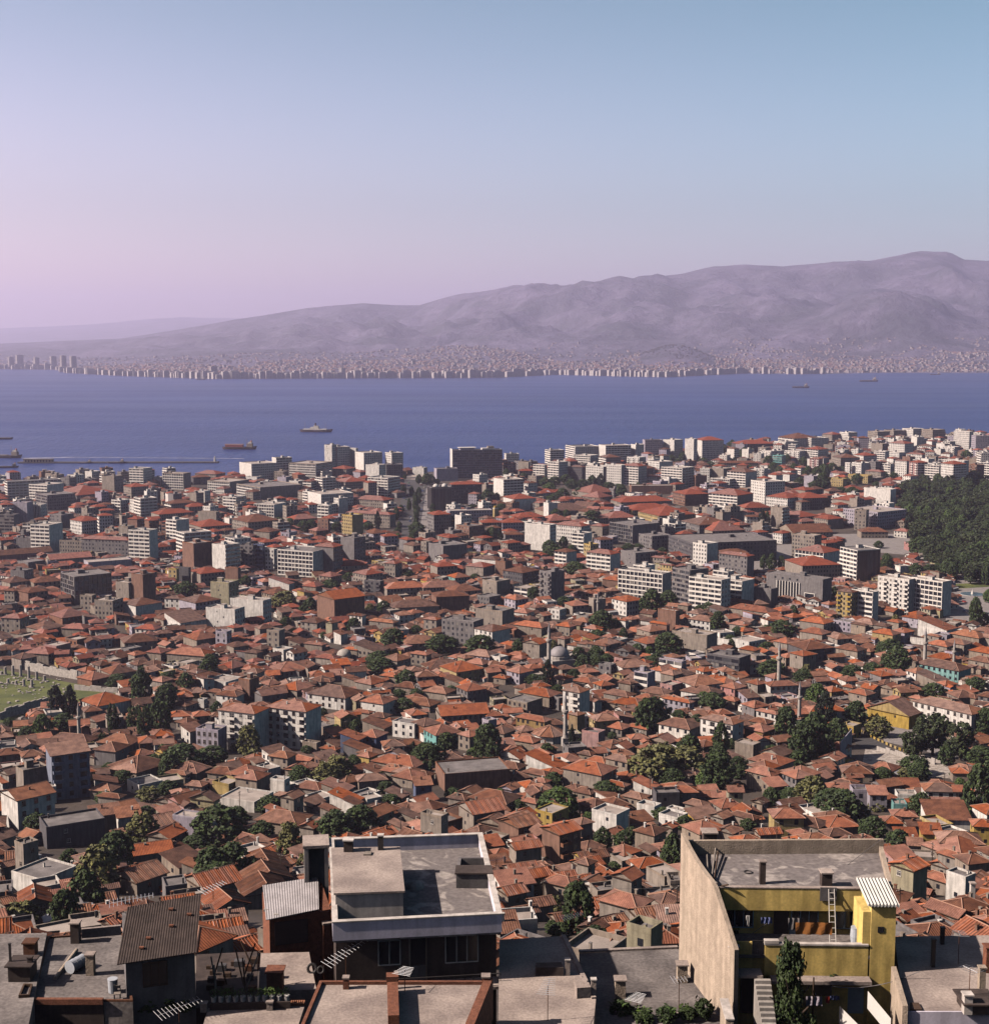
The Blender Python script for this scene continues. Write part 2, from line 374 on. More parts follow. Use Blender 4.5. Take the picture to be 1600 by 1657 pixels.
# faint ranges far beyond on the left
FAR = [(-900, 546), (-300, 534), (0, 533), (60, 529), (140, 526), (200, 522), (260, 514), (300, 512), (340, 515), (420, 518), (520, 522), (700, 524), (900, 530), (1200, 540), (2400, 545)]
rows = []
for k in range(9):
    y = (14600 + 1700 * k) * K; r = []
    for px in [-900 + 20 * i for i in range(166)]:
        top = CAMZ + (HZ - lerp(FAR, px)) / F * 27000 * K
        s = sstep((k - 1) / 6.5)
        x = (px - CX) / F * y
        r.append((x, y, 3 + max(0, top) * s * (1 + 0.10 * noise.noise(Vector((x / 1800, y / 2400, 5))))))
    rows.append(r)
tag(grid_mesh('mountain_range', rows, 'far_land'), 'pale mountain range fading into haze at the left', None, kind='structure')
# ------------------------------------------------------------------ the town on the far shore
FTL = 'apartment block on the far waterfront'
mat('far_white', (0.29, 0.255, 0.245), var=0.15, island=0.15)
mat('far_front', (0.42, 0.375, 0.36), var=0.12, island=0.12)
mat('far_roof', (0.24, 0.125, 0.09), var=0.25, island=0.2)
mat('far_glass', (0.06, 0.06, 0.08), var=0.2, rough=0.4)
def far_block(mb, b, a, H, lit='far_white', roof='far_white', bands=True):
    st = max(2, int(H / 3.2))
    mb.box(-b / 2, b / 2, -a / 2, a / 2, -3, H, lit)
    mb.box(-b * .2, b * .15, -a * .2, a * .3, H + .01, H + 2.6, roof)
    if bands:
        for i in range(st):
            z0 = i * H / st + 1.1; z1 = (i + 1) * H / st - .5
            y = -a / 2 - .06; mb.poly([(-b / 2 + .8, y, z0), (b / 2 - .8, y, z0), (b / 2 - .8, y, z1), (-b / 2 + .8, y, z1)], 'far_glass')
rf = random.Random(21)
proto = []
for k in range(7):
    mb = MB(); far_block(mb, 22 + 6 * (k % 4), 16 + 2 * (k % 3), 25 + 3.1 * (k % 4), 'far_front', 'far_front'); proto.append(mb.mesh('apartment_block'))
tall = [(22, 577, 9), (36, 574, 12), (63, 578, 8), (90, 576, 10), (106, 575, 9), (122, 576, 10), (347, 592, 13), (555, 595, 9), (587, 595, 8), (1003, 594, 9), (1286, 594, 7), (1297, 595, 7)]
front = []
px = 2
while px < 1330:
    if not (1210 < px < 1280) or rf.random() < .4: front.append((px, None, None))
    px += rf.choice((4, 5, 6, 7, 8, 11))
ORD = ['first', 'second', 'third', 'fourth', 'fifth', 'sixth', 'seventh', 'eighth', 'ninth', 'tenth', 'eleventh', 'twelfth', 'thirteenth', 'fourteenth', 'fifteenth', 'sixteenth',
       'seventeenth', 'eighteenth', 'nineteenth', 'twentieth']
def ordw(i):
    if i < 20: return ORD[i]
    tens = ['', '', 'twenty', 'thirty', 'forty', 'fifty', 'sixty', 'seventy', 'eighty', 'ninety']
    u = (i + 1) % 10; t_ = (i + 1) // 10
    if t_ >= 10: return 'hundred and ' + ordw((i + 1) % 100 - 1) if (i + 1) % 100 else 'hundredth'
    return tens[t_][:-1] + 'ieth' if u == 0 else tens[t_] + '-' + ORD[u - 1]
row = 0
for px, yt, wd in front:
    y = fshore(px) + 50 + rf.uniform(0, 25)
    me = rf.choice(proto)
    s = rf.uniform(.75, 1.25)
    o = inst('apartment_block', me, None, ((px - CX) / F * y, y, far_h(px, y)), R(rf.uniform(14, 42)), (rf.uniform(.8, 1.25), 1, s))
    tag(o, f'pale block in the far waterfront row, {ordw(row)} from the left', 'apartment block', 'blocks along the far waterfront'); row += 1
for k, (px, yt, wd) in enumerate(tall):
    y = fshore(px) + 160
    mb = MB(); b = wd / F * y; H = CAMZ + (HZ - yt) / F * y - far_h(px, y)
    far_block(mb, b, 18, max(18, H))
    o = mb.build('tower_block'); o.location = ((px - CX) / F * y, y, far_h(px, y)); o.rotation_euler.z = R(52)
    tag(o, f'tall pale tower rising above the far waterfront, {ordw(k)} from the left', 'tower block', 'towers on the far shore')
big = MB()
for i in range(11500):
    px = rf.uniform(-120, 1750); y0 = fshore(px)
    dep = (rf.random() ** 1.2) * 3100 + 100
    y = y0 + dep
    # the town thins out away from the water and climbs the low hills
    lim = 2150 + 850 * noise.noise(Vector((px / 170, 0, 4)))
    if px < 420: lim *= .75
    if px > 1180: lim += 600
    if 650 < px < 860: lim += 300
    if dep > lim and rf.random() < .85: continue
    h = far_h(px, y)
    if h > 210: continue
    if abs(px - 1095) < 60 and 7100 * K < y < 8100 * K: continue
    apt = rf.random() < (.30 if dep < 500 else .10)
    b = rf.uniform(13, 26) if apt else rf.uniform(9, 19); a = rf.uniform(10, 16); H = rf.uniform(10, 17) if apt else rf.uniform(4, 7.5)
    o = MB(); o.box(-b / 2, b / 2, -a / 2, a / 2, -4, H, 'far_white')
    if not apt:
        r_ = a * .24; e = .5
        A, B_, C_, D_ = (-b/2-e, -a/2-e, H), (b/2+e, -a/2-e, H), (b/2+e, a/2+e, H), (-b/2-e, a/2+e, H); r1, r2 = (-b*.2, 0, H+r_), (b*.2, 0, H+r_)
        for f_ in ([A, B_, r2, r1], [B_, C_, r2], [C_, D_, r1, r2], [D_, A, r1]): o.poly(f_, 'far_roof')
    elif rf.random() < .7:
        for z in range(int(H // 3.2)):
            o.poly([(-b/2+1, -a/2-.06, z*3.2+1.2), (b/2-1, -a/2-.06, z*3.2+1.2), (b/2-1, -a/2-.06, z*3.2+2.7), (-b/2+1, -a/2-.06, z*3.2+2.7)], 'far_glass')
    big.add(o, loc=((px - CX) / F * y, y, h), rz=R(rf.choice((15, 30, -20, 50)) + rf.uniform(-8, 8)))
tag(big.build('far_town'), 'houses and blocks of the town spread along the far shore', 'town', kind='stuff')
# dark tree clumps in the far town
def blob(mb, x, y, z, r, mt):
    pts = [(-.9, -.3, 0), (-.2, -.9, 0), (.8, -.5, 0), (.9, .5, 0), (0, .9, 0), (-.8, .5, 0)]
    b = [(x + r * p[0] * rf.uniform(.8, 1.2), y + r * p[1], z - 1) for p in pts]
    c = [(x + r * p[0] * .9 * rf.uniform(.8, 1.2), y + r * p[1] * .9, z + r * rf.uniform(.45, .8)) for p in pts]
    mb.hexa(b, c, mt, False, False); tp = (x + rf.uniform(-.2, .2) * r, y, z + r * rf.uniform(.9, 1.2))
    for i in range(6): mb.poly([c[i], c[(i + 1) % 6], tp], mt)
mat('far_scrub', (0.052, 0.050, 0.034), var=.4, island=.3)
fw = MB()
for i in range(4200):
    px = rf.uniform(-100, 1700); y = fshore(px) + 60 + rf.random() ** 1.1 * 3300
    if noise.noise(Vector((px / 60, y / 420, 8))) < .02 and rf.random() < .8: continue
    h = far_h(px, y)
    if h > 210: continue
    blob(fw, (px - CX) / F * y, y, h, rf.uniform(4, 9), 'far_scrub')
for i in range(260):
    a = rf.uniform(0, 6.28); r_ = rf.random() ** .5
    y = 7600 * K + 580 * r_ * math.sin(a); x = (1095 - CX) / F * 7600 * K + 260 * r_ * math.cos(a)
    blob(fw, x, y, far_h(CX + F * x / y, y), rf.uniform(4, 8), 'far_scrub')
tag(fw.build('far_trees'), 'dark trees scattered through the far shore town', 'trees', kind='stuff')

# ------------------------------------------------------------------ haze
hz = MB(); hz.box(-28000, 28000, -5600, 43000, -4.0, 1550.0, 'earth')
ho = hz.build('haze'); ho['kind'] = 'stuff'; ho['label'] = 'thin lavender haze over the bay and the far hills'; ho['category'] = 'haze'
hm = bpy.data.materials.new('haze_air'); hm.use_nodes = True
t = hm.node_tree; t.nodes.clear(); o_ = t.nodes.new('ShaderNodeOutputMaterial'); pv = t.nodes.new('ShaderNodeVolumePrincipled')
pv.inputs['Color'].default_value = (0.78, 0.73, 1.0, 1); pv.inputs['Density'].default_value = 5.4e-5; pv.inputs['Anisotropy'].default_value = 0.35
t.links.new(pv.outputs[0], o_.inputs['Volume'])
ho.data.materials.clear(); ho.data.materials.append(hm)
# ------------------------------------------------------------------ building generator
WIN = {}
def window_mesh(wd, h, col='trim_white'):
    key = (round(wd, 1), round(h, 1), col)
    if key not in WIN:
        wd, h = key[0], key[1]; m = MB()
        # local: x along wall, -y outward, z up from sill
        m.box(-wd/2, wd/2, -.012, .05, 0, h, 'glass_dark')
        m.box(-wd/2-.07, -wd/2, -.06, .05, 0, h, col); m.box(wd/2, wd/2+.07, -.06, .05, 0, h, col)
        m.box(-wd/2-.07, wd/2+.07, -.06, .05, h, h+.07, col); m.box(-wd/2-.15, wd/2+.15, -.17, .05, -.09, 0, col)
        m.box(-.03, .03, -.05, -.012, 0, h, col); m.box(-wd/2, wd/2, -.045, -.012, h*.62, h*.62+.05, col)
        WIN[key] = m
    return WIN[key]
WINME = {}
def roof_faces(mb, b, a, H, kind, mt, o=0.45, pitch=0.42, ridge=True):
    """tiled roof over a footprint b (x) by a (y); returns ridge bars"""
    x0, x1, y0, y1 = -b/2-o, b/2+o, -a/2-o, a/2+o; z = H; th = .16
    bars = []
    def face(pts):
        e = Vector(pts[1]) - Vector(pts[0]); L = e.length; e.normalize()
        nrm = e.cross(Vector(pts[2]) - Vector(pts[0])).normalized(); up = nrm.cross(e)
        uv = [((Vector(p) - Vector(pts[0])).dot(e), (Vector(p) - Vector(pts[0])).dot(up)) for p in pts]
        mb.poly(pts, mt, uv)
    if kind == 's':
        rise = (y1 - y0) * .22
        A, B_, C_, D_ = (x0, y0, z), (x1, y0, z), (x1, y1, z+rise), (x0, y1, z+rise)
        face([A, B_, C_, D_])
        lo = [(p[0], p[1], p[2]-th) for p in (A, B_, C_, D_)]
        mb.hexa(lo, [A, B_, C_, D_], mt, True, False)
        return bars, rise
    if kind == 'g': rise = (y1-y0)/2*pitch; r1, r2 = (x0, 0, z+rise), (x1, 0, z+rise)
    elif kind == 'q': rise = (x1-x0)/2*pitch; r1, r2 = (0, y0, z+rise), (0, y1, z+rise)
    elif b >= a: rise = (y1-y0)/2*pitch; k = (y1-y0)/2*.95; r1, r2 = (min(x0+k, -.05), 0, z+rise), (max(x1-k, .05), 0, z+rise)
    else: rise = (x1-x0)/2*pitch; k = (x1-x0)/2*.95; r1, r2 = (0, min(y0+k, -.05), z+rise), (0, max(y1-k, .05), z+rise)
    A, B_, C_, D_ = (x0, y0, z), (x1, y0, z), (x1, y1, z), (x0, y1, z)
    lo = [(p[0], p[1], p[2]-th) for p in (A, B_, C_, D_)]
    mb.hexa(lo, [A, B_, C_, D_], 'wood_dark', True, False)
    if kind == 'g': face([A, B_, r2, r1]); face([C_, D_, r1, r2])
    elif kind == 'q': face([D_, A, r1, r2]); face([B_, C_, r2, r1])
    elif b >= a: face([A, B_, r2, r1]); face([B_, C_, r2]); face([C_, D_, r1, r2]); face([D_, A, r1])
    else: face([A, B_, r1]); face([B_, C_, r2, r1]); face([C_, D_, r2]); face([D_, A, r1, r2])
    bars.append((r1, r2))
    if kind == 'R':
        near1, near2 = (r1, r2)
        bars += [(A, r1), (D_, r1 if b >= a else r2), (B_, r2 if b >= a else r1), (C_, r2)]
    if kind in 'gq':   # gable triangles in the wall
        pass
    return bars, rise
def gen(sp):
    """sp: dict b a H st sL sR roof col tile d rise seed -> dict of part name -> MB, plus list of windows"""
    b, a, H, st, d = sp['b'], sp['a'], sp['H'], sp['st'], sp['d']
    g = random.Random(sp['seed']); wm = WALL[sp['col']][0]
    P = {}; wins = []; bands = []
    wall = P['wall'] = MB(); sh = H / st
    drop = sp.get('drop', 3.0)
    wall.box(-b/2, b/2, -a/2, a/2, -drop, H, wm, False)
    roof = P['roof'] = MB(); rk = sp['roof']
    if sp.get('wing') and b > 5:
        wl_ = g.uniform(.38, .55) * b; wd_ = g.uniform(2.2, 4.2); hw = H - g.uniform(.1, .9); x0 = -b/2 + (0 if g.random() < .5 else b - wl_)
        ww = P['wing_wall'] = MB(); ww.box(x0+.05, x0+wl_-.05, -a/2-wd_, -a/2-.01, -drop, hw, wm, False)
        rr_ = wl_/2*.40; xm_ = x0 + wl_/2; ye = -a/2-wd_; ww.poly([(x0+.05, ye, hw), (x0+wl_-.05, ye, hw), (xm_, ye, hw+rr_)], wm)
        wr = P['wing_roof'] = MB(); o_ = .4; yb = -a/2 + min(a*.3, 2.0); A_, B2, Rf, Rb = (x0-o_, ye-o_, hw-.05), (x0+wl_+o_, ye-o_, hw-.05), (xm_, ye-o_, hw+rr_+.12), (xm_, yb, hw+rr_+.12)
        C2, D2_ = (x0+wl_+o_, yb, hw-.05), (x0-o_, yb, hw-.05); Ls = yb-ye+o_; Lh = math.hypot(wl_/2+o_, rr_)
        wr.poly([D2_, A_, Rf, Rb], sp['tile'], [(0, 0), (Ls, 0), (Ls, Lh), (0, Lh)]); wr.poly([B2, C2, Rb, Rf], sp['tile'], [(0, 0), (Ls, 0), (Ls, Lh), (0, Lh)])
        wr.poly([A_, D2_, C2, B2], 'wood_dark')
    if sp.get('annex'):
        ax = P['annex'] = MB(); w_ = g.uniform(1.8, 3.0); l_ = g.uniform(.4, .9); h_ = min(H - .3, g.uniform(2.2, 2.9)); wa = g.choice(('wall_cream', 'wall_grey', 'wall_white', wm))
        if g.random() < .5:
            y0, y1 = -a/2-w_, -a/2-.01; x0 = -b/2 + g.uniform(0, 1-l_)*b; x1 = x0 + l_*b
            ax.box(x0, x1, y0, y1, -drop, h_-.5, wa, False); top = [(x0-.2, y0-.25, h_-.45), (x1+.2, y0-.25, h_-.45), (x1+.2, y1, h_+.2), (x0-.2, y1, h_+.2)]
        else:
            x0, x1 = -b/2-w_, -b/2-.01; y0 = -a/2 + g.uniform(0, 1-l_)*a; y1 = y0 + l_*a
            ax.box(x0, x1, y0, y1, -drop, h_-.5, wa, False); top = [(x0-.25, y1+.2, h_-.45), (x0-.25, y0-.2, h_-.45), (x1, y0-.2, h_+.2), (x1, y1+.2, h_+.2)]
        lo_ = [(p[0], p[1], p[2]-.1) for p in top]; mt_ = g.choice((sp['tile'], sp['tile'], 'tile_brown', 'sheet_metal', 'deck_pale'))
        ax.hexa(lo_, top, mt_)
    if rk in 'Rgqs':
        pitch = sp.get('pitch', .42)
        bars, rise = roof_faces(roof, b, a, H + .02, rk, sp['tile'], o=sp.get('over', .55), pitch=pitch)
        if rk == 'g':
            r_ = a/2*pitch
            for x, s_ in ((-b/2, 1), (b/2, -1)):
                pts = [(x, a/2*s_, H), (x, -a/2*s_, H), (x, 0, H+r_)]; wall.poly(pts, wm)
        if rk == 'q':
            r_ = b/2*pitch
            for y, s_ in ((-a/2, 1), (a/2, -1)): wall.poly([(-b/2*s_, y, H), (b/2*s_, y, H), (0, y, H+r_)], wm)
        if rk == 's':
            r_ = a*.2
            for x, s_ in ((-b/2, 1), (b/2, -1)): wall.poly([(x, a/2*s_, H), (x, -a/2*s_, H), (x, a/2, H+r_)], wm)
            wall.poly([(b/2, a/2, H), (-b/2, a/2, H), (-b/2, a/2, H+r_), (b/2, a/2, H+r_)], wm)
        if d < 775 and rk != 's':
            rc = P['ridge_cap'] = MB()
            for p, q_ in bars: rc.bar(Vector(p) + Vector((0, 0, .03)), Vector(q_) + Vector((0, 0, .03)), .13, 'ridge_mortar', 4)
        if sp.get('ribs') and rk in 'gq':
            rb = P['tile_ribs'] = MB(); o = .45
            L = (b if rk == 'g' else a) + 2*o; Wd = (a if rk == 'g' else b)/2 + o; n_ = int(L / .52); rz_ = Wd*pitch
            for i in range(n_):
                u = -L/2 + (i + .5) * L / n_
                for s_ in (-1, 1):
                    p = (u, s_*Wd, H+.07) if rk == 'g' else (s_*Wd, u, H+.07); q_ = (u, 0, H+rz_+.07) if rk == 'g' else (0, u, H+rz_+.07)
                    rb.bar(p, q_, .11, sp['tile'], 4)
        nch = sp.get('chim', 1 if g.random() < .55 else 0)
        for i in range(nch):
            c_ = P['chimney' if i == 0 else 'chimney#%d' % i] = MB()
            x, y = g.uniform(-.3, .3)*b, g.uniform(-.3, .3)*a
            mt = g.choice(('wall_cream', 'wall_brick', 'wall_white'))
            zt = H + rise*.6 + g.uniform(.7, 1.3)
            c_.box(x-.25, x+.25, y-.25, y+.25, H+.05, zt, mt); c_.box(x-.32, x+.32, y-.32, y+.32, zt+.003, zt+.12, mt)
    else:
        deck = g.choice(('deck_pale', 'deck_pale', 'deck_grey')) if not sp.get('deck') and sp['col'] not in 'DG' else sp.get('deck', 'deck_grey')
        roof.poly([(-b/2+.2, -a/2+.2, H+.02), (b/2-.2, -a/2+.2, H+.02), (b/2-.2, a/2-.2, H+.02), (-b/2+.2, a/2-.2, H+.02)], deck)
        pr = P['parapet'] = MB(); ph = sp.get('par', g.choice((.5, .7, .9))); o = .04
        pr.box(-b/2-o, b/2+o, -a/2-o, -a/2+.22, H, H+ph, wm); pr.box(-b/2-o, b/2+o, a/2-.22, a/2+o, H, H+ph, wm)
        pr.box(-b/2-o, -b/2+.22, -a/2+.22, a/2-.22, H, H+ph, wm); pr.box(b/2-.22, b/2+o, -a/2+.22, a/2-.22, H, H+ph, wm)
        if st >= 3 and min(a, b) > 6.5:
            sh_ = P['stair_head'] = MB(); x, y = g.uniform(-.2, .2)*b, g.uniform(-.1, .25)*a; ww = min(b*.3, g.uniform(2.4, 4.5)); hh = min(a*.3, g.uniform(2.4, 4.5))
            sh_.box(x-ww/2, x+ww/2, y-hh/2, y+hh/2, H+.03, H+2.5, wm); sh_.box(x-ww/2-.2, x+ww/2+.2, y-hh/2-.2, y+hh/2+.2, H+2.503, H+2.7, deck)
            if st >= 4 and g.random() < .6:
                x2 = x + ww/2 + 1.2; wt = P['water_tank'] = MB()
                if x2 + .7 < b/2 - .3: wt.box(x2-.6, x2+.6, y-.6, y+.6, H+.03, H+1.3, 'sheet_metal')
        for i in range((2 if st > 2 else 1) if d < 1600 else 0):
            c_ = P['chimney' if i == 0 else 'chimney#%d' % i] = MB(); x, y = g.uniform(-.42, .42)*b, g.uniform(-.42, .42)*a
            zt = H + g.uniform(.8, 1.4); c_.box(x-.2, x+.2, y-.2, y+.2, H+.03, zt, wm); c_.box(x-.25, x+.25, y-.25, y+.25, zt+.003, zt+.08, 'deck_grey')
    gl = MB()
    def fb(mb, side, u0, u1, n0, n1, z0, z1, mt):
        if side == 'R': mb.box(-b/2+u0, -b/2+u1, -a/2-n1, -a/2-n0, z0, z1, mt)
        else: mb.box(-b/2-n1, -b/2-n0, -a/2+u0, -a/2+u1, z0, z1, mt)
    def pane(side, u0, u1, z0, z1, n_=.03, mt='glass_dark'):
        if mt == 'glass_dark' and u1 - u0 > 3.4:
            k_ = int((u1 - u0) / 2.3)
            for i_ in range(k_): pane(side, u0 + (u1-u0)*i_/k_, u0 + (u1-u0)*(i_+1)/k_, z0, z1, n_, 'glass_dark_')
            return
        if mt != 'curtain': q_ = g.random(); mt = 'glass_dark' if q_ < .6 else 'glass_mid' if q_ < .86 else 'curtain'
        if side == 'R': y = -a/2-n_; gl.poly([(-b/2+u0, y, z0), (-b/2+u1, y, z0), (-b/2+u1, y, z1), (-b/2+u0, y, z1)], mt)
        else: x = -b/2-n_; gl.poly([(x, -a/2+u1, z0), (x, -a/2+u0, z0), (x, -a/2+u0, z1), (x, -a/2+u1, z1)], mt)
    near = d < 790
    def win(side, u, z, wd, h):
        if near: wins.append((side, u, z, wd, h))
        else:
            pane(side, u-wd/2, u+wd/2, z, z+h)
    for side, sty, L in (('R', sp['sR'], b), ('L', sp['sL'], a)):
        if L < 1.6: continue
        tr = 'trim_white' if sp['col'] in 'WCLP' else wm
        if sty == 'win':
            bay = g.choice((2.3, 2.6, 3.0)) if L > 5 else L/2; nb = max(1, int((L-.6)/bay))
            ww = min(1.25, bay*.48)
            for i in range(st):
                hh = min(1.6, sh*.5)
                for k in range(nb):
                    if near and g.random() < .1: continue
                    win(side, (k+.5)*L/nb, i*sh+sh*.30, ww, hh)
        elif sty == 'band':
            for i in range(st):
                pane(side, .3, L-.3, i*sh+sh*.36, (i+1)*sh-.22)
                m_ = MB(); fb(m_, side, -.0, L, .0, .42, i*sh-.15, i*sh+sh*.36, tr); bands.append(('spandrel', m_))
            nb = max(1, int(L/4.2)); m_ = MB()
            for k in range(1, nb): fb(m_, side, k*L/nb-.22, k*L/nb+.22, .001, .2, 0, H, tr)
            if nb > 1: P['mullion' + side] = m_
        elif sty in ('grid', 'frame'):
            nb = max(2, int(L/3.1)); mt = 'wall_grey' if sty == 'frame' else tr
            for i in range(st):
                pane(side, .15, L-.15, i*sh+.3, (i+1)*sh-.1, .02, 'glass_dark')  # behind an open frame the dark panes stand in for shaded voids
                m_ = MB(); fb(m_, side, 0, L, .0, .36, i*sh-.1, i*sh+(.75 if sty == 'grid' else .4), mt); bands.append(('spandrel', m_))
            m_ = P['pilaster' + side] = MB()
            for k in range(nb+1): u = .2+(L-.4)*k/nb; fb(m_, side, u-.2, u+.2, .002, .42, 0, H, mt)
        elif sty == 'fins':
            nb = max(3, int(L/1.6)); m_ = P['fin' + side] = MB()
            pane(side, .3, L-.3, sh*.8, H-sh*.35, .02)
            for k in range(nb+1): u = .2+(L-.4)*k/nb; fb(m_, side, u-.18, u+.18, .002, .55, sh*.6, H, tr)
        elif sty == 'glass':
            pane(side, .1, L-.1, .4, H-.3, .03)
            m_ = P['mullion' + side] = MB()
            for k in range(int(L/1.8)+1): fb(m_, side, k*1.8, k*1.8+.07, .03, .1, .4, H-.3, 'metal_dark')
        elif sty == 'balc':
            nb = max(1, round(L/4.0))
            for i in range(st):
                for k in range(nb):
                    u0, u1 = k*L/nb, (k+1)*L/nb; um = (u0+u1)/2
                    if (k % 2 == 0 or nb == 1) and i > 0:
                        m_ = MB(); fb(m_, side, u0+.25, u1-.25, .0, 1.25, i*sh-.14, i*sh, tr); fb(m_, side, u0+.25, u1-.25, 1.14, 1.25, i*sh+.001, i*sh+.95, tr)
                        fb(m_, side, u0+.25, u0+.36, .0, 1.139, i*sh+.001, i*sh+.95, tr); fb(m_, side, u1-.36, u1-.25, .0, 1.139, i*sh+.001, i*sh+.95, tr)
                        bands.append(('balcony', m_)); win(side, um, i*sh+.08, min(2.2, (u1-u0)*.6), sh*.72)
                    else: win(side, um, i*sh+sh*.3, 1.3, min(1.6, sh*.5))
        elif sty == 'strip':
            pane(side, .4, L-.4, H-sh*.9, H-.4, .03)
        elif sty == 'few':
            for i in range(st):
                if g.random() < .7: win(side, L*g.uniform(.3, .7), i*sh+sh*.35, .9, 1.1)
    if gl.f: P['glazing'] = gl
    return P, wins, bands
NOBJ = [0]
def emit(sp, name, label, cat, group=None):
    P, wins, bands = gen(sp)
    root = thing(name, label, cat, sp['loc'], sp['rz'], group)
    for k, mb in P.items():
        nm = k.split('#')[0].rstrip('LR') if k[-1] in 'LR' else k.split('#')[0]
        o = mb.build(nm, root)
        if o is not None and nm in ('glazing', 'tile_ribs', 'pilaster', 'fin', 'mullion'): o['kind'] = 'stuff'
    if sp['d'] < 1450:
        for nm, mb in bands: mb.build(nm, root)
    elif bands:
        tot = MB()
        for nm, mb in bands: tot.add(mb)
        tot.build('balcony_bands', root, 'stuff')
    for side, u, z, wd, h in wins:
        fc = ('wood_dark', 'wall_cream', 'trim_white')[sp['seed'] % 3]; key = (round(wd, 1), round(h, 1), fc)
        if key not in WINME: WINME[key] = window_mesh(wd, h, fc).mesh('window')
        b, a = sp['b'], sp['a']
        if side == 'R': inst('window', WINME[key], root, (-b/2+u, -a/2, z))
        else: inst('window', WINME[key], root, (-b/2, -a/2+u, z), -math.pi/2)
    return root
def emit_stuff(big, sp):
    P, wins, bands = gen(sp)
    for k, mb in P.items(): big.add(mb, loc=sp['loc'], rz=sp['rz'])
    for nm, mb in bands: big.add(mb, loc=sp['loc'], rz=sp['rz'])
    b, a = sp['b'], sp['a']; c, s_ = math.cos(sp['rz']), math.sin(sp['rz'])
    for side, u, z, wd, h in wins:
        m_ = MB()
        if side == 'R': m_.box(-b/2+u-wd/2, -b/2+u+wd/2, -a/2-.04, -a/2+.02, z, z+h, 'glass_dark')
        else: m_.box(-b/2-.04, -b/2+.02, -a/2+u-wd/2, -a/2+u+wd/2, z, z+h, 'glass_dark')
        big.add(m_, loc=sp['loc'], rz=sp['rz'])
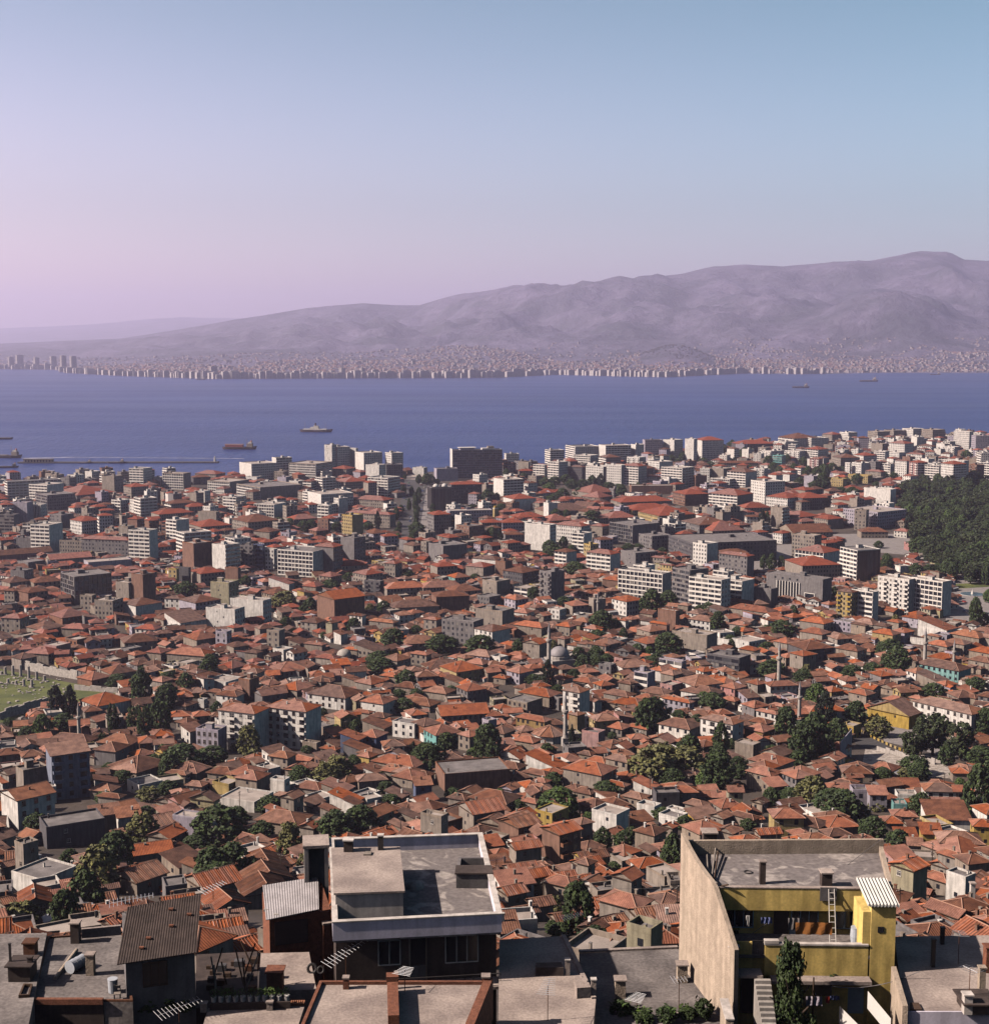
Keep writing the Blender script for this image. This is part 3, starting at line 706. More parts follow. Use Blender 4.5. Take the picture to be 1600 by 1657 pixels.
# ------------------------------------------------------------------ buildings read off the photograph, one per line:
# left edge, near corner, right edge, top of wall at the corner, visible bottom, storeys, style of left and right face, roof, wall colour
SPECS = {
'A1': '''-20 80 640 600 780 7 band band F W|320 508 680 640 820 7 band blank F W|385 510 800 750 890 5 band win F G|560 830 1240 745 830 3 win win R G|1100 1230 1330 545 700 7 blank win F C
1395 1545 1640 460 620 8 band win F W|1335 1415 1600 655 760 4 win win R C|120 290 300 830 1050 6 blank blank F L|270 440 450 850 1000 5 fins win F W|1205 1300 1400 805 930 4 band win F W
1445 1515 1690 785 980 6 band band F W|0 150 165 960 1130 5 band blank F G|335 530 670 1075 1370 8 band blank F W|540 660 790 960 1100 4 win blank F G|760 880 1095 1025 1180 4 win win R W
650 890 905 1245 1390 4 win blank F C|890 1380 1390 1230 1390 5 win blank R G|1390 1610 1700 1135 1390 8 band blank F W|740 800 910 880 920 2 win win R W|890 950 1060 830 870 2 win win R C|180 330 340 1210 1340 4 blank blank F G|250 400 420 1050 1110 4 band win F C|880 940 1030 890 970 3 few win F C''',
'A2': '''290 510 590 515 690 6 grid blank F C|640 860 965 515 560 3 win win R C|590 620 800 550 650 3 win win R D|775 1010 1220 605 740 4 grid blank F C|1115 1245 1530 410 580 7 blank win F W|1085 1340 1800 665 780 4 grid blank F C
940 1080 1190 770 920 6 band band F W|1275 1490 1620 850 940 4 grid blank F W|1035 1210 1550 1035 1170 4 win win R C|325 435 570 1020 1220 7 band blank F W|310 380 650 835 900 4 band win R C|500 570 750 870 920 3 win win R C|670 865 900 930 1040 5 blank win F C
570 700 1030 1085 1120 3 blank win R C|435 520 810 1160 1270 6 band band F W|500 620 815 1275 1400 7 blank blank F B|165 250 620 950 1000 3 blank win R C|960 1060 1240 1220 1330 5 band win F W|1270 1440 1560 1140 1180 3 blank win R C''',
'B2': '''635 765 910 20 275 7 blank band F W|910 1040 1060 25 210 6 balc win F G|1045 1140 1160 20 240 6 band win F U|1160 1250 1290 60 260 5 win win F W|1285 1640 1820 90 360 6 grid blank F W|620 800 900 400 630 6 few win F K|815 1140 1225 575 770 5 few win F W
575 860 960 665 840 4 few win F W|165 310 330 550 630 3 win blank R W|310 470 720 590 660 3 blank win R L|165 320 575 790 830 2 blank blank s W|200 280 300 260 360 4 win blank F Y|280 400 420 250 400 4 blank blank F D|765 890 920 250 380 4 blank blank F B
190 560 575 1120 1150 2 blank blank R C|1200 1400 1450 400 450 2 blank blank s W|1130 1250 1440 510 560 2 win win R C|670 780 830 890 1000 3 win win F L|350 480 720 960 990 2 blank blank R C|1060 1110 1260 850 870 2 blank blank R C|1180 1300 1360 880 990 3 win blank F C
960 1080 1130 1090 1140 2 blank blank R C|60 150 320 760 800 2 blank blank R C|410 520 760 300 350 3 blank win R C|790 850 950 840 870 2 blank blank R C|780 850 1000 1030 1060 2 blank blank R C''',
'A3': '''0 45 215 345 460 9 blank band F W|185 470 650 410 580 7 grid grid F C|565 645 700 205 360 12 few win F W|640 705 840 225 375 11 few win F W|815 905 930 240 380 10 blank win F W|895 990 1190 290 480 9 blank win F W|1220 1290 1415 290 420 9 win win F W
1010 1155 1230 420 550 7 blank win F W|1215 1235 1412 415 560 6 win win F G|640 800 905 460 540 4 win win R C|465 545 690 560 720 6 band band F W|690 790 1030 600 680 4 win win R C|1030 1250 1385 565 760 7 band band F W|385 530 880 740 960 6 few win F W|490 610 640 860 990 5 band win F W
790 1270 1320 955 1110 4 win blank R C|880 1200 1315 800 850 4 win win R C|755 865 985 970 1160 6 win blank F Y|490 605 625 1005 1090 4 win blank F B|160 235 490 1005 1040 2 blank win R C|740 885 1010 1215 1390 7 blank win F G|400 480 610 1130 1200 2 win win R B|460 620 760 1300 1390 5 few win R C''',
'B3': '''180 365 460 35 270 7 blank win R G|200 375 680 555 740 5 blank blank g B|870 900 1290 450 480 2 blank win R C|1195 1260 1650 440 470 2 blank win R C|1380 1390 1720 530 640 3 blank blank R B|810 920 1110 610 640 1 blank blank s W|670 830 870 380 470 3 balc blank F D
560 690 860 310 390 3 win win R C|1330 1400 1600 230 290 3 blank win R C|870 980 1050 200 350 4 win win R C|1440 1760 1800 790 940 4 win blank F G|40 200 290 790 860 2 win win R C|500 650 690 720 770 2 win blank R W|370 440 510 905 960 2 blank blank s W|290 350 410 790 900 3 blank blank g K
1075 1090 1420 1000 1030 2 blank win R C|1130 1290 1340 1110 1200 2 win win R C|850 1000 1140 1170 1200 2 blank win R C|570 820 850 1080 1150 2 win win s C|470 600 640 1060 1110 2 few win R C|930 960 1420 640 660 2 blank blank R C|190 370 440 1150 1180 2 blank win R C
75 250 290 1010 1040 2 blank blank R C|1265 1390 1400 760 830 3 win blank R C|720 960 1010 790 820 2 few win R C|380 420 700 225 270 2 blank win R C|220 340 450 330 370 2 win win R C|60 190 280 430 460 2 blank win R C''',
'A4': '''300 310 540 460 610 5 blank blank F L|445 470 800 628 850 7 win win R D|920 1030 1250 580 740 8 blank band F W|1025 1140 1385 785 890 4 blank blank R W|440 450 910 915 980 4 win win F L|205 280 465 955 1160 6 win win R G
1000 1020 1250 1040 1120 3 win win R L|770 800 1010 1040 1060 3 blank win R C|1255 1530 1600 1075 1300 7 blank win F W|515 660 820 1085 1180 4 win win F B|220 380 640 1300 1400 4 blank blank F G|1030 1060 1250 1170 1240 3 blank win R G|140 200 250 1250 1350 3 win win F C
60 110 220 1230 1260 2 win win R C|1300 1540 1560 1060 1080 3 blank blank R Y|1090 1180 1480 985 1000 3 blank win R C|1040 1060 1200 300 400 7 win win F W|1190 1300 1320 390 440 6 blank win F C|1170 1200 1360 480 520 3 win win R C|1350 1475 1500 420 540 6 band win F W''',
'A5': '''10 70 220 260 380 8 band band F W|230 340 610 225 300 8 band win F W|590 665 940 210 330 9 blank band F W|935 990 1080 200 310 9 blank win F W|1070 1090 1280 150 290 10 blank win F L|1285 1405 1500 150 290 10 few win F W|320 500 590 320 400 5 band win F W|590 670 830 335 400 5 band win R C
895 1030 1100 340 400 5 balc win F W|1105 1245 1390 390 450 5 win blank F W|40 160 260 390 540 8 band win F W|270 410 430 440 550 6 win win R D|450 640 680 440 570 7 win blank F W|675 835 860 425 600 8 win blank F W|855 1020 1110 430 605 8 band win R W|1070 1235 1260 550 610 3 win win R W
1265 1490 1620 455 620 8 band grid F W|865 945 1390 645 720 3 blank blank F B|720 830 1390 820 880 3 win win R C|1010 1240 1640 965 1020 3 win win R Y|830 950 1400 905 950 3 win win R Y|-100 20 500 920 970 2 blank blank R C|110 400 500 1080 1280 5 win win R W|300 430 520 1165 1400 6 band blank F W
430 500 590 1285 1400 4 win win F Y|705 960 1250 1075 1240 5 frame blank F G|1020 1165 1380 1190 1330 4 win win F G|300 500 780 720 745 2 blank win R C|400 590 740 770 790 2 win win R C|600 700 1000 990 1020 2 blank win R C|500 630 700 1080 1180 3 few win R C|370 470 590 925 960 2 blank blank R C|300 500 610 870 880 2 blank blank q C|-60 60 300 1020 1060 2 blank win R Y''',
'A6': '''55 150 165 140 250 11 few win F W|160 240 470 150 290 10 blank win R W|145 170 290 535 640 5 blank blank F B|310 470 560 460 560 7 blank blank F C|330 535 640 575 660 4 grid band F W|510 710 830 495 670 7 band blank R W|700 840 980 475 560 5 band win F W|765 920 1130 605 835 8 win win F W
930 1160 1330 775 880 4 win win R W|1180 1325 1590 775 940 4 blank win R D|310 620 790 745 860 5 band blank R C|-75 55 310 735 870 4 win blank R B|10 210 570 1065 1110 3 win win R G|1015 1140 1280 170 250 8 balc win F W|555 640 1010 190 240 6 win win R D|1000 1100 1110 320 430 6 band win F M|1400 1500 1510 350 460 5 balc win R P
45 260 320 325 365 2 win win R O|980 1105 1180 885 1090 6 blank band F C|380 400 840 395 420 3 win win R C|1200 1350 1460 690 720 3 blank win R C|700 720 860 975 1060 3 win win R W|620 700 980 880 920 2 blank win R C|1080 1290 1500 980 1060 3 blank win R C|1180 1310 1460 1030 1065 2 win win R C|180 350 700 1130 1160 2 blank win R C
-100 0 200 1190 1210 2 blank blank R C|440 460 740 1370 1400 5 win win R G|1060 1220 1640 1150 1180 3 blank win g C|880 980 1100 270 330 6 balc win F W|1130 1290 1400 270 340 6 balc win F W|1350 1490 1600 250 330 7 band win R W|1060 1230 1480 130 200 9 band win R W|1300 1420 1600 130 230 9 band win F W|670 740 800 250 310 6 few win F W''',
'A7': '''1160 1270 1385 350 530 9 win band R W|1010 1140 1155 365 480 7 band win F W|865 940 1030 335 465 8 balc band R P|735 840 862 320 455 8 win win R W|610 690 720 350 450 6 band win F W|270 315 325 340 435 6 win blank F W|335 420 520 345 435 6 win blank F W|1280 1420 1430 50 200 12 win win F W
890 935 1000 100 200 8 blank win F W|515 615 660 165 240 6 blank win F C|640 770 830 245 300 5 win win F W|540 640 655 235 330 6 band win F W|840 980 1000 260 300 5 win win R W|945 1070 1110 185 240 5 balc win R W|1175 1280 1330 195 260 5 balc win F W|380 395 490 105 210 7 blank win R L|1530 1700 1720 345 500 7 band win F W
1490 1530 1640 250 330 10 band win F W|450 690 715 590 720 5 blank blank F W|150 365 515 690 760 4 few blank R C|255 570 830 800 930 5 win win F L|85 240 260 770 810 3 few win F C|100 250 270 490 560 3 win win F Y|300 480 495 460 540 3 win win F Y|-20 110 250 860 900 3 win blank R C|410 420 660 975 990 2 blank win R C|725 840 850 975 1000 2 win win R W
815 860 980 1090 1120 2 blank blank F P|950 960 1070 1190 1230 2 blank band F C|715 780 870 1300 1345 2 blank blank F W|1450 1590 1620 590 610 2 blank blank F W|75 120 240 600 620 2 blank win R C|250 300 460 590 600 2 blank win R C|1180 1370 1400 320 350 10 win win F W|1440 1480 1640 90 210 11 win win F L|150 230 400 290 330 6 win win R C|350 440 560 270 320 6 win win R W
630 720 830 40 90 8 win win F C|680 820 900 160 230 8 win win R W|800 900 1000 25 80 9 win win F W|980 1080 1190 35 90 9 win win F C|480 570 680 50 110 8 win win F C|220 300 380 60 110 8 win win F W|60 150 240 75 120 7 win win R C|460 600 620 420 440 4 win win R C''',
'B1': '''610 740 1100 335 640 6 frame frame F G|1155 1280 1390 395 530 5 few blank F C|1310 1420 1545 315 530 7 blank blank F B|800 915 960 525 670 3 win win F C|945 1120 1225 575 720 4 win win F C|1200 1350 1610 620 690 3 few blank R W|15 195 290 745 860 3 win win R C|-200 -150 500 130 160 2 blank blank g P|480 500 900 160 180 2 blank blank g C|860 880 1300 190 210 2 blank blank F L
180 280 440 190 240 2 blank blank F G|110 240 330 280 330 3 few win F G|45 140 210 470 580 3 win win R C|180 280 470 490 600 3 blank win R B|300 340 600 390 420 2 blank win R C|500 620 880 740 790 2 blank win R B|270 420 640 860 900 2 blank win R C|620 830 850 850 900 2 blank win R C|655 765 900 970 1020 2 win blank F B|1190 1240 1560 990 1030 2 blank win R C
1350 1540 1560 855 890 2 win win R W|260 480 600 1100 1160 2 blank win R C|120 210 360 1150 1190 2 blank win R C|1460 1600 1700 1090 1140 2 blank win R C|440 560 700 1030 1060 2 blank blank F P|20 100 290 390 430 2 blank win R C|1280 1410 1560 300 330 3 blank win R C|900 980 1120 620 690 2 few win R C|880 900 1050 860 900 2 blank win R C''',
'B4': '''575 770 940 290 400 4 win win R D|940 1055 1190 295 550 7 balc blank F G|370 515 650 385 510 3 few blank F C|500 600 670 185 290 4 blank blank F B|270 500 520 160 210 3 blank blank R W|205 380 500 235 330 3 few blank R C|290 470 650 875 950 3 win blank R W|300 570 690 685 800 4 few blank F C|1020 1140 1205 665 740 2 win win F W
1090 1210 1310 85 200 4 band blank R W|590 700 830 560 610 2 win win R L|20 100 250 340 380 2 few win R M|320 440 560 540 600 2 win win F G|1190 1270 1430 620 660 2 blank win R C|1430 1480 1600 560 690 3 blank blank F C|640 890 950 830 900 2 few win R C|1100 1240 1310 830 900 2 win win R C|775 940 1010 1000 1110 3 few blank g C|1410 1600 1640 1020 1080 2 win win R C
200 440 460 1130 1180 2 win win R L|0 180 240 250 270 2 blank win R C|1330 1420 1500 200 220 2 win win R C|690 820 930 450 510 2 band win F C|600 680 740 400 430 2 win blank R W|0 90 360 480 520 2 blank win R C|1480 1600 1640 480 510 2 win win R C|520 600 690 1050 1080 1 blank win R C|680 960 1050 840 870 2 few win R C|1120 1190 1250 950 1010 2 few win R C|900 980 1060 720 760 2 few win g C
80 220 260 710 760 2 few blank R C|840 900 990 640 690 2 blank win R C''',
'B5': '''-70 170 270 230 390 5 band blank R W|738 985 1830 125 260 5 win win F D|990 1130 1240 135 300 6 win blank F W|1250 1530 1600 250 410 6 win blank R G|240 690 750 435 640 6 grid blank F W|395 520 615 355 400 4 band blank F W|785 960 1145 400 640 8 band blank F G|950 1275 1285 495 770 7 band win F W|1280 1480 1600 505 690 6 band blank F W
270 420 640 225 380 4 few win F G|640 820 860 800 960 4 blank win F B|180 330 500 700 750 3 win win R W|560 730 760 930 980 2 few win R B|200 320 350 890 960 2 few win R W|940 1160 1190 900 980 2 win win R W|780 1130 1180 1050 1190 3 few blank F C|400 530 690 1120 1170 2 few blank R G|0 140 270 1130 1170 2 blank win R C|1400 1510 1530 940 1000 2 few win R Y|1170 1260 1400 1020 1080 2 blank win F W
430 560 720 1000 1040 2 few win R C|1200 1350 1390 1090 1120 1 blank blank F W|570 720 760 270 330 3 win win R C|660 780 800 340 400 3 win win R Y|1190 1340 1400 410 470 3 band win F W|0 60 150 600 660 2 few win R C|90 240 260 490 560 2 blank win R B|1450 1600 1620 1190 1220 2 few win R C|860 940 960 1190 1220 1 few win R O|300 380 460 880 940 2 few win R C|840 940 950 740 790 2 blank win R C''',
'B6': '''285 490 570 690 930 4 blank blank F G|1270 1440 1460 720 960 6 balc win R Y|775 1110 1310 255 320 4 grid blank R W|650 860 1300 405 530 4 blank win R C|740 1000 1010 60 300 6 win win F C|-10 450 470 960 1010 2 few win R C|440 640 700 1050 1110 2 few win R C|830 1110 1125 1090 1170 2 few win R C|830 1090 1110 1215 1290 2 few win R C|1225 1430 1440 1080 1140 2 win win F L
1435 1600 1640 1110 1180 2 few win R C|1160 1270 1440 1270 1310 2 few win R C|520 680 800 1320 1380 2 few win R C|690 900 1220 1395 1440 3 blank win R D|0 180 190 1110 1190 2 few win R C|-30 240 300 850 900 2 blank win R O|230 300 460 860 900 2 blank blank R O|500 610 730 940 980 2 few win R C|1255 1510 1530 1410 1440 2 blank win R C|60 160 310 1180 1210 1 blank win R C|30 230 420 1310 1400 2 few win F W|890 1000 1080 1310 1340 2 blank win R C''',
'B7': '''235 445 500 615 830 6 band blank F W|500 805 815 490 850 7 balc blank F W|800 1140 1225 515 890 7 grid blank F W|120 290 515 195 460 8 band glass F W|440 640 660 1035 1120 2 few win R Y|640 760 850 1010 1080 2 few win R L|740 890 905 870 960 2 few win R L|590 700 740 910 960 2 few win R C|450 580 600 950 980 2 few win R C|240 440 450 930 980 2 few win R C
980 1180 1200 1150 1190 2 few win R C|985 1100 1120 1050 1120 2 few win R C|80 290 300 1195 1231 2 blank win R C|845 940 960 1160 1180 1 blank win R C|1220 1500 1520 1065 1140 2 few win R C|1390 1640 1700 1070 1140 2 few win R C|1150 1350 1370 1130 1180 2 few win R C|1410 1640 1660 1225 1231 2 few win R C|900 1180 1200 985 1010 2 blank blank s W|300 420 430 1200 1231 1 few win R C''',
}
SPECS2 = {
'C1': '''745 905 1200 475 580 2 win blank R W|790 890 1010 620 690 1 blank blank g C|450 800 910 815 830 1 blank blank R G|880 1065 1195 895 1000 2 blank few R G|910 1190 1330 835 860 1 blank few R G|1200 1280 1420 940 1000 1 blank few R C|1440 1530 1680 920 970 2 blank win g Y|430 475 815 935 1500 5 blank balc s H|150 215 430 1085 1143 3 blank few F C
720 850 1020 235 270 1 blank few R B|940 1030 1250 180 230 1 blank few R C|1330 1420 1530 100 140 1 few win R C|0 80 210 1110 1143 2 blank few g C|810 870 935 945 970 1 blank few g C|1020 1260 1460 1090 1120 1 blank few R C|1400 1500 1600 250 290 1 blank few R C''',
'C2': '''515 700 770 385 440 2 win blank R W|720 820 910 240 370 3 few blank F B|420 600 760 265 300 1 blank blank F W|110 230 340 475 520 1 few few R C|345 400 415 430 490 1 blank few F W|145 240 350 640 680 1 win win R C|190 270 400 710 800 2 win blank s W|330 530 545 710 860 3 win blank F L|535 865 1000 545 880 5 balc blank R W
970 1340 1485 525 880 5 balc blank R W|870 940 1165 380 440 2 blank few g G|930 1000 1110 280 300 1 blank few R G|1005 1170 1250 955 1010 2 win blank R C|0 40 260 915 970 2 blank few g Y|530 660 800 125 170 1 blank few R G|1000 1100 1360 160 200 1 blank win R G|770 890 960 170 230 2 few blank R C|1090 1260 1420 330 370 1 blank few R C|1130 1280 1380 150 200 1 blank few s G
1390 1480 1600 250 280 1 few few R C|110 330 450 1095 1143 1 few few R C|260 390 440 900 940 1 blank blank s C|1150 1290 1360 1075 1110 1 blank few g C|1310 1440 1480 830 880 1 blank few F C|830 880 960 1000 1030 1 blank blank s C|440 560 600 350 380 1 few few R C|620 830 990 1130 1143 1 few few R C''',
'C3': '''-130 220 385 400 500 2 win few R W|90 100 250 190 240 1 blank few s L|190 315 330 240 262 1 blank few s C|210 235 415 160 190 2 blank blank g W|545 690 700 205 250 1 few few R C|880 890 1070 205 260 2 blank win R G|925 1010 1330 130 150 1 blank few R C|1095 1250 1500 160 260 2 blank win R Y|1250 1350 1530 335 410 2 win win R G|730 1000 1100 475 520 1 few win R C
365 570 690 455 510 2 few few R W|1040 1110 1550 565 620 2 blank win g C|655 860 945 650 760 2 win win F W|840 950 1100 660 690 2 blank few R B|945 1060 1290 745 830 2 win win R M|1265 1370 1480 760 900 2 win blank R C|175 345 370 785 860 2 few win s U|345 505 610 765 870 2 win blank R U|205 380 400 885 910 1 blank few s G|625 700 960 865 920 1 blank few R C
580 730 780 935 975 2 win blank g L|465 850 1000 1045 1065 1 blank few R C|385 510 590 1090 1110 1 blank few s W|540 740 770 1085 1110 1 blank few R C|-5 130 170 880 910 1 few few R C|-30 80 100 250 280 1 few few R C|310 460 600 275 310 1 few few R C|450 580 640 580 620 1 few few R C|300 440 470 540 580 1 few few R C|40 150 270 590 620 1 blank few R C
1470 1590 1640 300 340 1 few few R C|680 860 880 310 340 1 blank few R C|940 1150 1180 360 390 1 blank few R C|1330 1490 1570 90 130 2 blank few R C|380 580 600 680 710 1 few few s C|660 850 940 1110 1143 1 few few R C|340 440 520 950 1000 1 few few R Y|1250 1410 1440 980 1010 1 few few R C|1140 1300 1310 270 300 1 few few s C|570 650 700 620 650 1 few few R C''',
'C4': '''65 225 260 130 190 2 win win R C|225 345 470 170 250 2 win blank R L|690 740 845 135 180 1 blank few R C|640 760 840 230 300 2 few few R C|890 930 1075 165 190 1 few few R C|1220 1300 1560 120 160 2 blank win R W|1075 1190 1205 105 150 2 win win F G|1405 1530 1600 175 280 3 band blank F L|335 620 730 390 480 2 few win R C|745 900 995 350 480 4 balc blank R W
230 415 560 450 570 2 win blank F C|310 575 640 620 710 2 win blank R O|800 880 950 560 680 3 few blank R O|990 1060 1260 615 720 2 win few R Y|1110 1290 1380 690 740 1 win win R C|1120 1340 1415 390 440 2 few few R C|920 1075 1085 740 870 2 blank few F P|1075 1190 1350 865 890 1 few few R G|400 720 810 1060 1090 1 blank few s W|745 1100 1115 1115 1143 2 few win R C
1140 1340 1420 995 1090 2 win blank R C|960 1130 1142 1005 1040 1 few few R W|0 60 135 620 660 2 few few F L|130 345 430 965 1000 1 blank few g W|290 470 490 815 860 1 blank few R C|60 200 300 730 780 1 few few R C|105 215 230 220 240 1 few few R C|-20 40 180 360 400 1 blank few R C|300 400 490 320 350 1 few few R C|840 1000 1020 260 290 1 blank few R C
1410 1560 1640 420 460 1 few few R C|1010 1230 1270 450 490 1 few few R C|1190 1450 1480 480 520 1 few few R C|1430 1560 1640 880 930 1 few few R Y|1340 1520 1560 690 720 1 few few R C|140 330 360 1060 1100 1 few few R C|380 580 640 1120 1143 1 few few R C|1180 1330 1400 870 890 1 blank few g W|890 1000 1010 930 960 1 few few R C|1260 1370 1390 270 310 2 few few R C''',
'C5': '''590 890 920 45 130 3 band blank F D|310 480 730 290 350 2 few win R W|720 850 950 315 400 2 win win R P|960 1060 1150 275 380 2 few blank R C|1130 1180 1420 290 370 2 blank win R W|190 430 470 445 500 2 win win R L|350 640 655 380 400 1 few few R W|145 430 450 690 790 2 win blank R W|530 830 930 645 870 3 balc few R W|1050 1230 1260 550 630 2 win win R W
940 1110 1215 715 760 2 few few R O|850 1020 1045 845 930 2 few few F C|915 1030 1160 490 560 2 few win R G|980 1250 1390 1030 1100 2 few few R C|1090 1270 1395 940 980 2 few blank g C|960 1180 1285 1125 1143 2 few few R C|1280 1470 1640 1135 1160 2 win win R C|745 875 885 970 990 1 blank few s C|45 240 255 820 840 1 few few g C|-20 110 180 900 930 1 few few g C
-20 190 210 370 400 1 few few R C|150 360 400 70 130 2 band few F L|1270 1400 1420 160 200 1 few few R C|1030 1140 1240 100 180 1 few few R C|720 850 870 430 470 1 few few R C|1180 1290 1310 480 520 1 few few R C|1290 1410 1430 490 520 1 few few R C|985 1140 1160 640 680 1 few few R C|470 560 680 850 900 1 few few R C|290 420 470 820 860 1 few few R C|330 490 500 1110 1143 1 few few R C
210 370 480 200 250 1 few few R C|780 890 960 220 240 1 few few s C|-10 60 80 110 140 2 few few R C|1360 1480 1600 10 130 3 few few R C''',
'C6': '''950 1450 1580 515 620 3 win few R W|555 910 920 530 580 2 few blank g Y|975 1340 1365 140 215 2 win blank R M|500 600 665 300 330 2 blank few q C|390 540 610 350 390 2 few few R C|0 60 360 495 570 2 blank win R W|690 840 910 410 430 1 few few R C|1240 1340 1500 370 400 1 few few R C|340 480 600 1000 1030 1 few few R C|15 130 270 980 1010 1 few few g C|1420 1550 1640 865 900 1 few few g C
400 570 580 400 440 1 few few R C|450 540 560 195 230 1 few few s C|590 660 680 90 120 1 few few s C|915 1010 1020 385 420 1 few few R C|640 780 790 300 330 1 few few g C|1310 1480 1530 375 410 1 few few R C|1410 1530 1560 120 170 1 few few R C|1430 1600 1620 70 100 2 few few R C|1370 1440 1460 230 260 1 few few R C|880 980 1040 50 130 2 few few R C|1080 1280 1300 50 90 2 few few R C|980 1170 1200 235 260 1 few few s C|340 420 440 285 310 1 few few R C|50 170 250 1040 1067 1 few few g C|1270 1430 1450 1010 1040 1 few few R C|1530 1640 1700 910 940 1 few few g C''',
'D1': '''15 150 460 350 620 3 blank win g W|395 400 890 600 870 2 blank few F D|790 800 1040 490 600 2 blank few s C|1010 1020 1210 500 600 2 blank few s W|110 360 660 1050 1067 1 few few F W|1110 1130 1480 830 920 1 blank few g C|640 700 850 880 900 1 few few R C|780 950 1050 275 300 1 few few R C|945 1180 1460 110 160 1 few few R C|-30 60 200 125 170 2 few few F C
1350 1480 1600 380 420 1 blank few g C|850 1030 1060 330 360 1 few few R C|1280 1460 1600 680 720 1 few few g C|1000 1180 1440 1060 1067 1 blank few g C|-80 0 130 690 740 2 blank few g C|130 200 325 750 890 3 few few F C|980 1000 1090 660 690 1 few few s C|-40 20 180 200 230 1 few few s W|1100 1200 1400 230 260 1 few few F W|1440 1600 1640 130 170 1 few few R C''',
'D2': '''-20 110 320 115 180 1 few few R C|150 350 405 355 450 2 few few g K|340 480 600 230 300 1 few win F Y|400 700 870 375 420 1 blank blank F W|540 720 830 175 250 2 few blank R C|930 1040 1125 335 430 2 few win g C|1280 1480 1510 275 310 1 few few s C|800 970 1000 480 510 1 few few s L|1270 1390 1410 455 490 1 few few s C|715 1060 1090 565 600 1 few few R C|1350 1560 1640 370 400 1 few few s W|115 245 255 230 270 1 few few R C
0 185 270 510 610 2 blank blank F L|870 1050 1080 330 360 1 few few R C|1060 1260 1290 260 300 1 few few R C|1090 1210 1240 590 640 1 few few g C|1200 1330 1390 560 600 1 few few R C|300 500 530 130 170 1 few few R C|970 1120 1150 100 140 1 few few R C|140 330 410 905 950 1 few few s C|-60 40 90 770 800 1 few few g C|80 270 330 960 1000 1 few few s C|230 370 400 210 240 1 few few R C|840 960 975 190 260 2 few few F W''',
'D3': '''90 110 350 240 280 1 few few R C|300 480 510 170 200 1 few few R C|400 570 700 225 250 1 few few R C|845 850 1420 185 340 2 blank blank F B|590 600 740 275 370 2 blank few s U|975 1090 1170 345 370 1 few few g C|1320 1430 1500 315 370 1 few few g L|1060 1380 1400 435 460 1 few few R C|640 820 880 560 690 3 few few F C|970 1100 1370 525 570 2 few few g C
1310 1480 1640 620 720 2 blank few g B|580 590 740 510 550 1 few few s C|450 600 640 560 600 1 few few s C|110 180 310 405 430 1 few few F W|1130 1330 1350 620 650 1 few few g C|590 700 760 200 230 1 few few R C|340 480 550 380 420 1 few few s G|-20 90 140 440 470 1 few few s W|880 1020 1030 400 430 1 few few R C|800 900 920 690 720 1 few few g C|760 840 860 150 180 1 few few R C|370 480 500 640 670 1 few few s C''',
'D4': '''300 455 640 700 950 3 blank balc g B|-40 100 290 640 800 2 blank few g B|20 80 300 830 930 2 blank few g C|730 945 1060 545 630 2 few blank F W|620 760 905 480 500 1 few few R C|480 690 830 195 260 1 few win R C|850 1010 1050 285 310 1 few few R C|1105 1270 1375 705 780 2 few win R C|870 1010 1150 880 940 1 few few R C|830 920 1010 700 720 1 few few g C|1000 1160 1180 395 420 1 few few R C|1390 1400 1640 335 390 2 few few R C
1280 1290 1490 360 420 2 few few F D|570 640 740 610 640 2 few few R C|1150 1240 1270 850 880 1 few few s C|1120 1270 1290 480 520 1 few few F W|1310 1470 1560 570 600 1 few few F W|500 600 680 320 350 1 few few R C|570 720 740 350 370 1 few few R C|230 330 350 250 280 1 few few R C|1070 1170 1180 220 250 1 few few g C|1090 1250 1260 300 320 1 few few s W|130 250 280 430 460 1 few few R C|630 700 720 960 1000 2 few few R C''',
'D5': '''5 20 240 325 420 2 few win R C|240 250 385 375 410 1 few few g C|385 390 520 375 400 1 few few g C|525 530 650 330 390 2 blank win g K|910 920 1170 555 650 2 few win R Y|990 1110 1250 215 330 2 win win R G|370 470 640 470 500 1 few few R C|545 740 790 570 600 1 few few R C|-10 130 180 510 570 1 few few F W|120 280 480 695 720 1 few few R C|690 910 980 220 250 1 few few R C|1190 1300 1440 155 190 1 few few g C
1390 1400 1640 305 330 1 few few R C|1065 1300 1310 640 660 1 few few R C|1290 1400 1640 640 660 1 few few R C|750 800 980 700 720 1 few few g C|370 480 560 560 590 1 few few g C|1200 1350 1420 220 260 1 few few g C|700 850 970 140 170 2 few few R C|730 820 860 430 460 1 few few g C|1500 1600 1640 150 180 1 few few R C|100 190 250 190 220 1 few few g C|430 560 640 690 720 1 few few g C|150 300 320 460 490 1 few few R C|-40 40 90 640 670 1 few few g C''',
'D6': '''410 415 580 405 520 2 blank win s L|5 240 270 355 380 1 few few R C|240 245 400 380 480 2 blank win F L|680 690 910 335 360 1 few few s C|960 970 1260 370 460 2 blank win R W|1250 1255 1440 375 460 2 blank few g C|640 650 780 510 570 1 blank few F M|930 940 1120 795 920 2 blank win s Y|1115 1120 1520 885 970 2 blank win R Y|550 560 740 690 720 1 few few R C|750 800 930 720 750 1 few few g C|990 1000 1400 650 680 1 blank blank s W
670 690 880 840 890 1 few few s C|930 1330 1640 1050 1080 1 few few R C|640 650 870 620 650 1 few few R C|140 150 430 190 220 1 few few R C|1230 1240 1400 190 220 1 few few R C|1440 1450 1640 720 760 2 few few R Y|1035 1040 1320 530 560 1 few few s C|170 200 340 240 260 1 few few g C|680 690 880 420 440 1 few few F W|780 800 930 910 940 1 few few g C|1060 1100 1350 1000 1030 1 few few g C|830 850 1060 1040 1080 1 few few F C''',
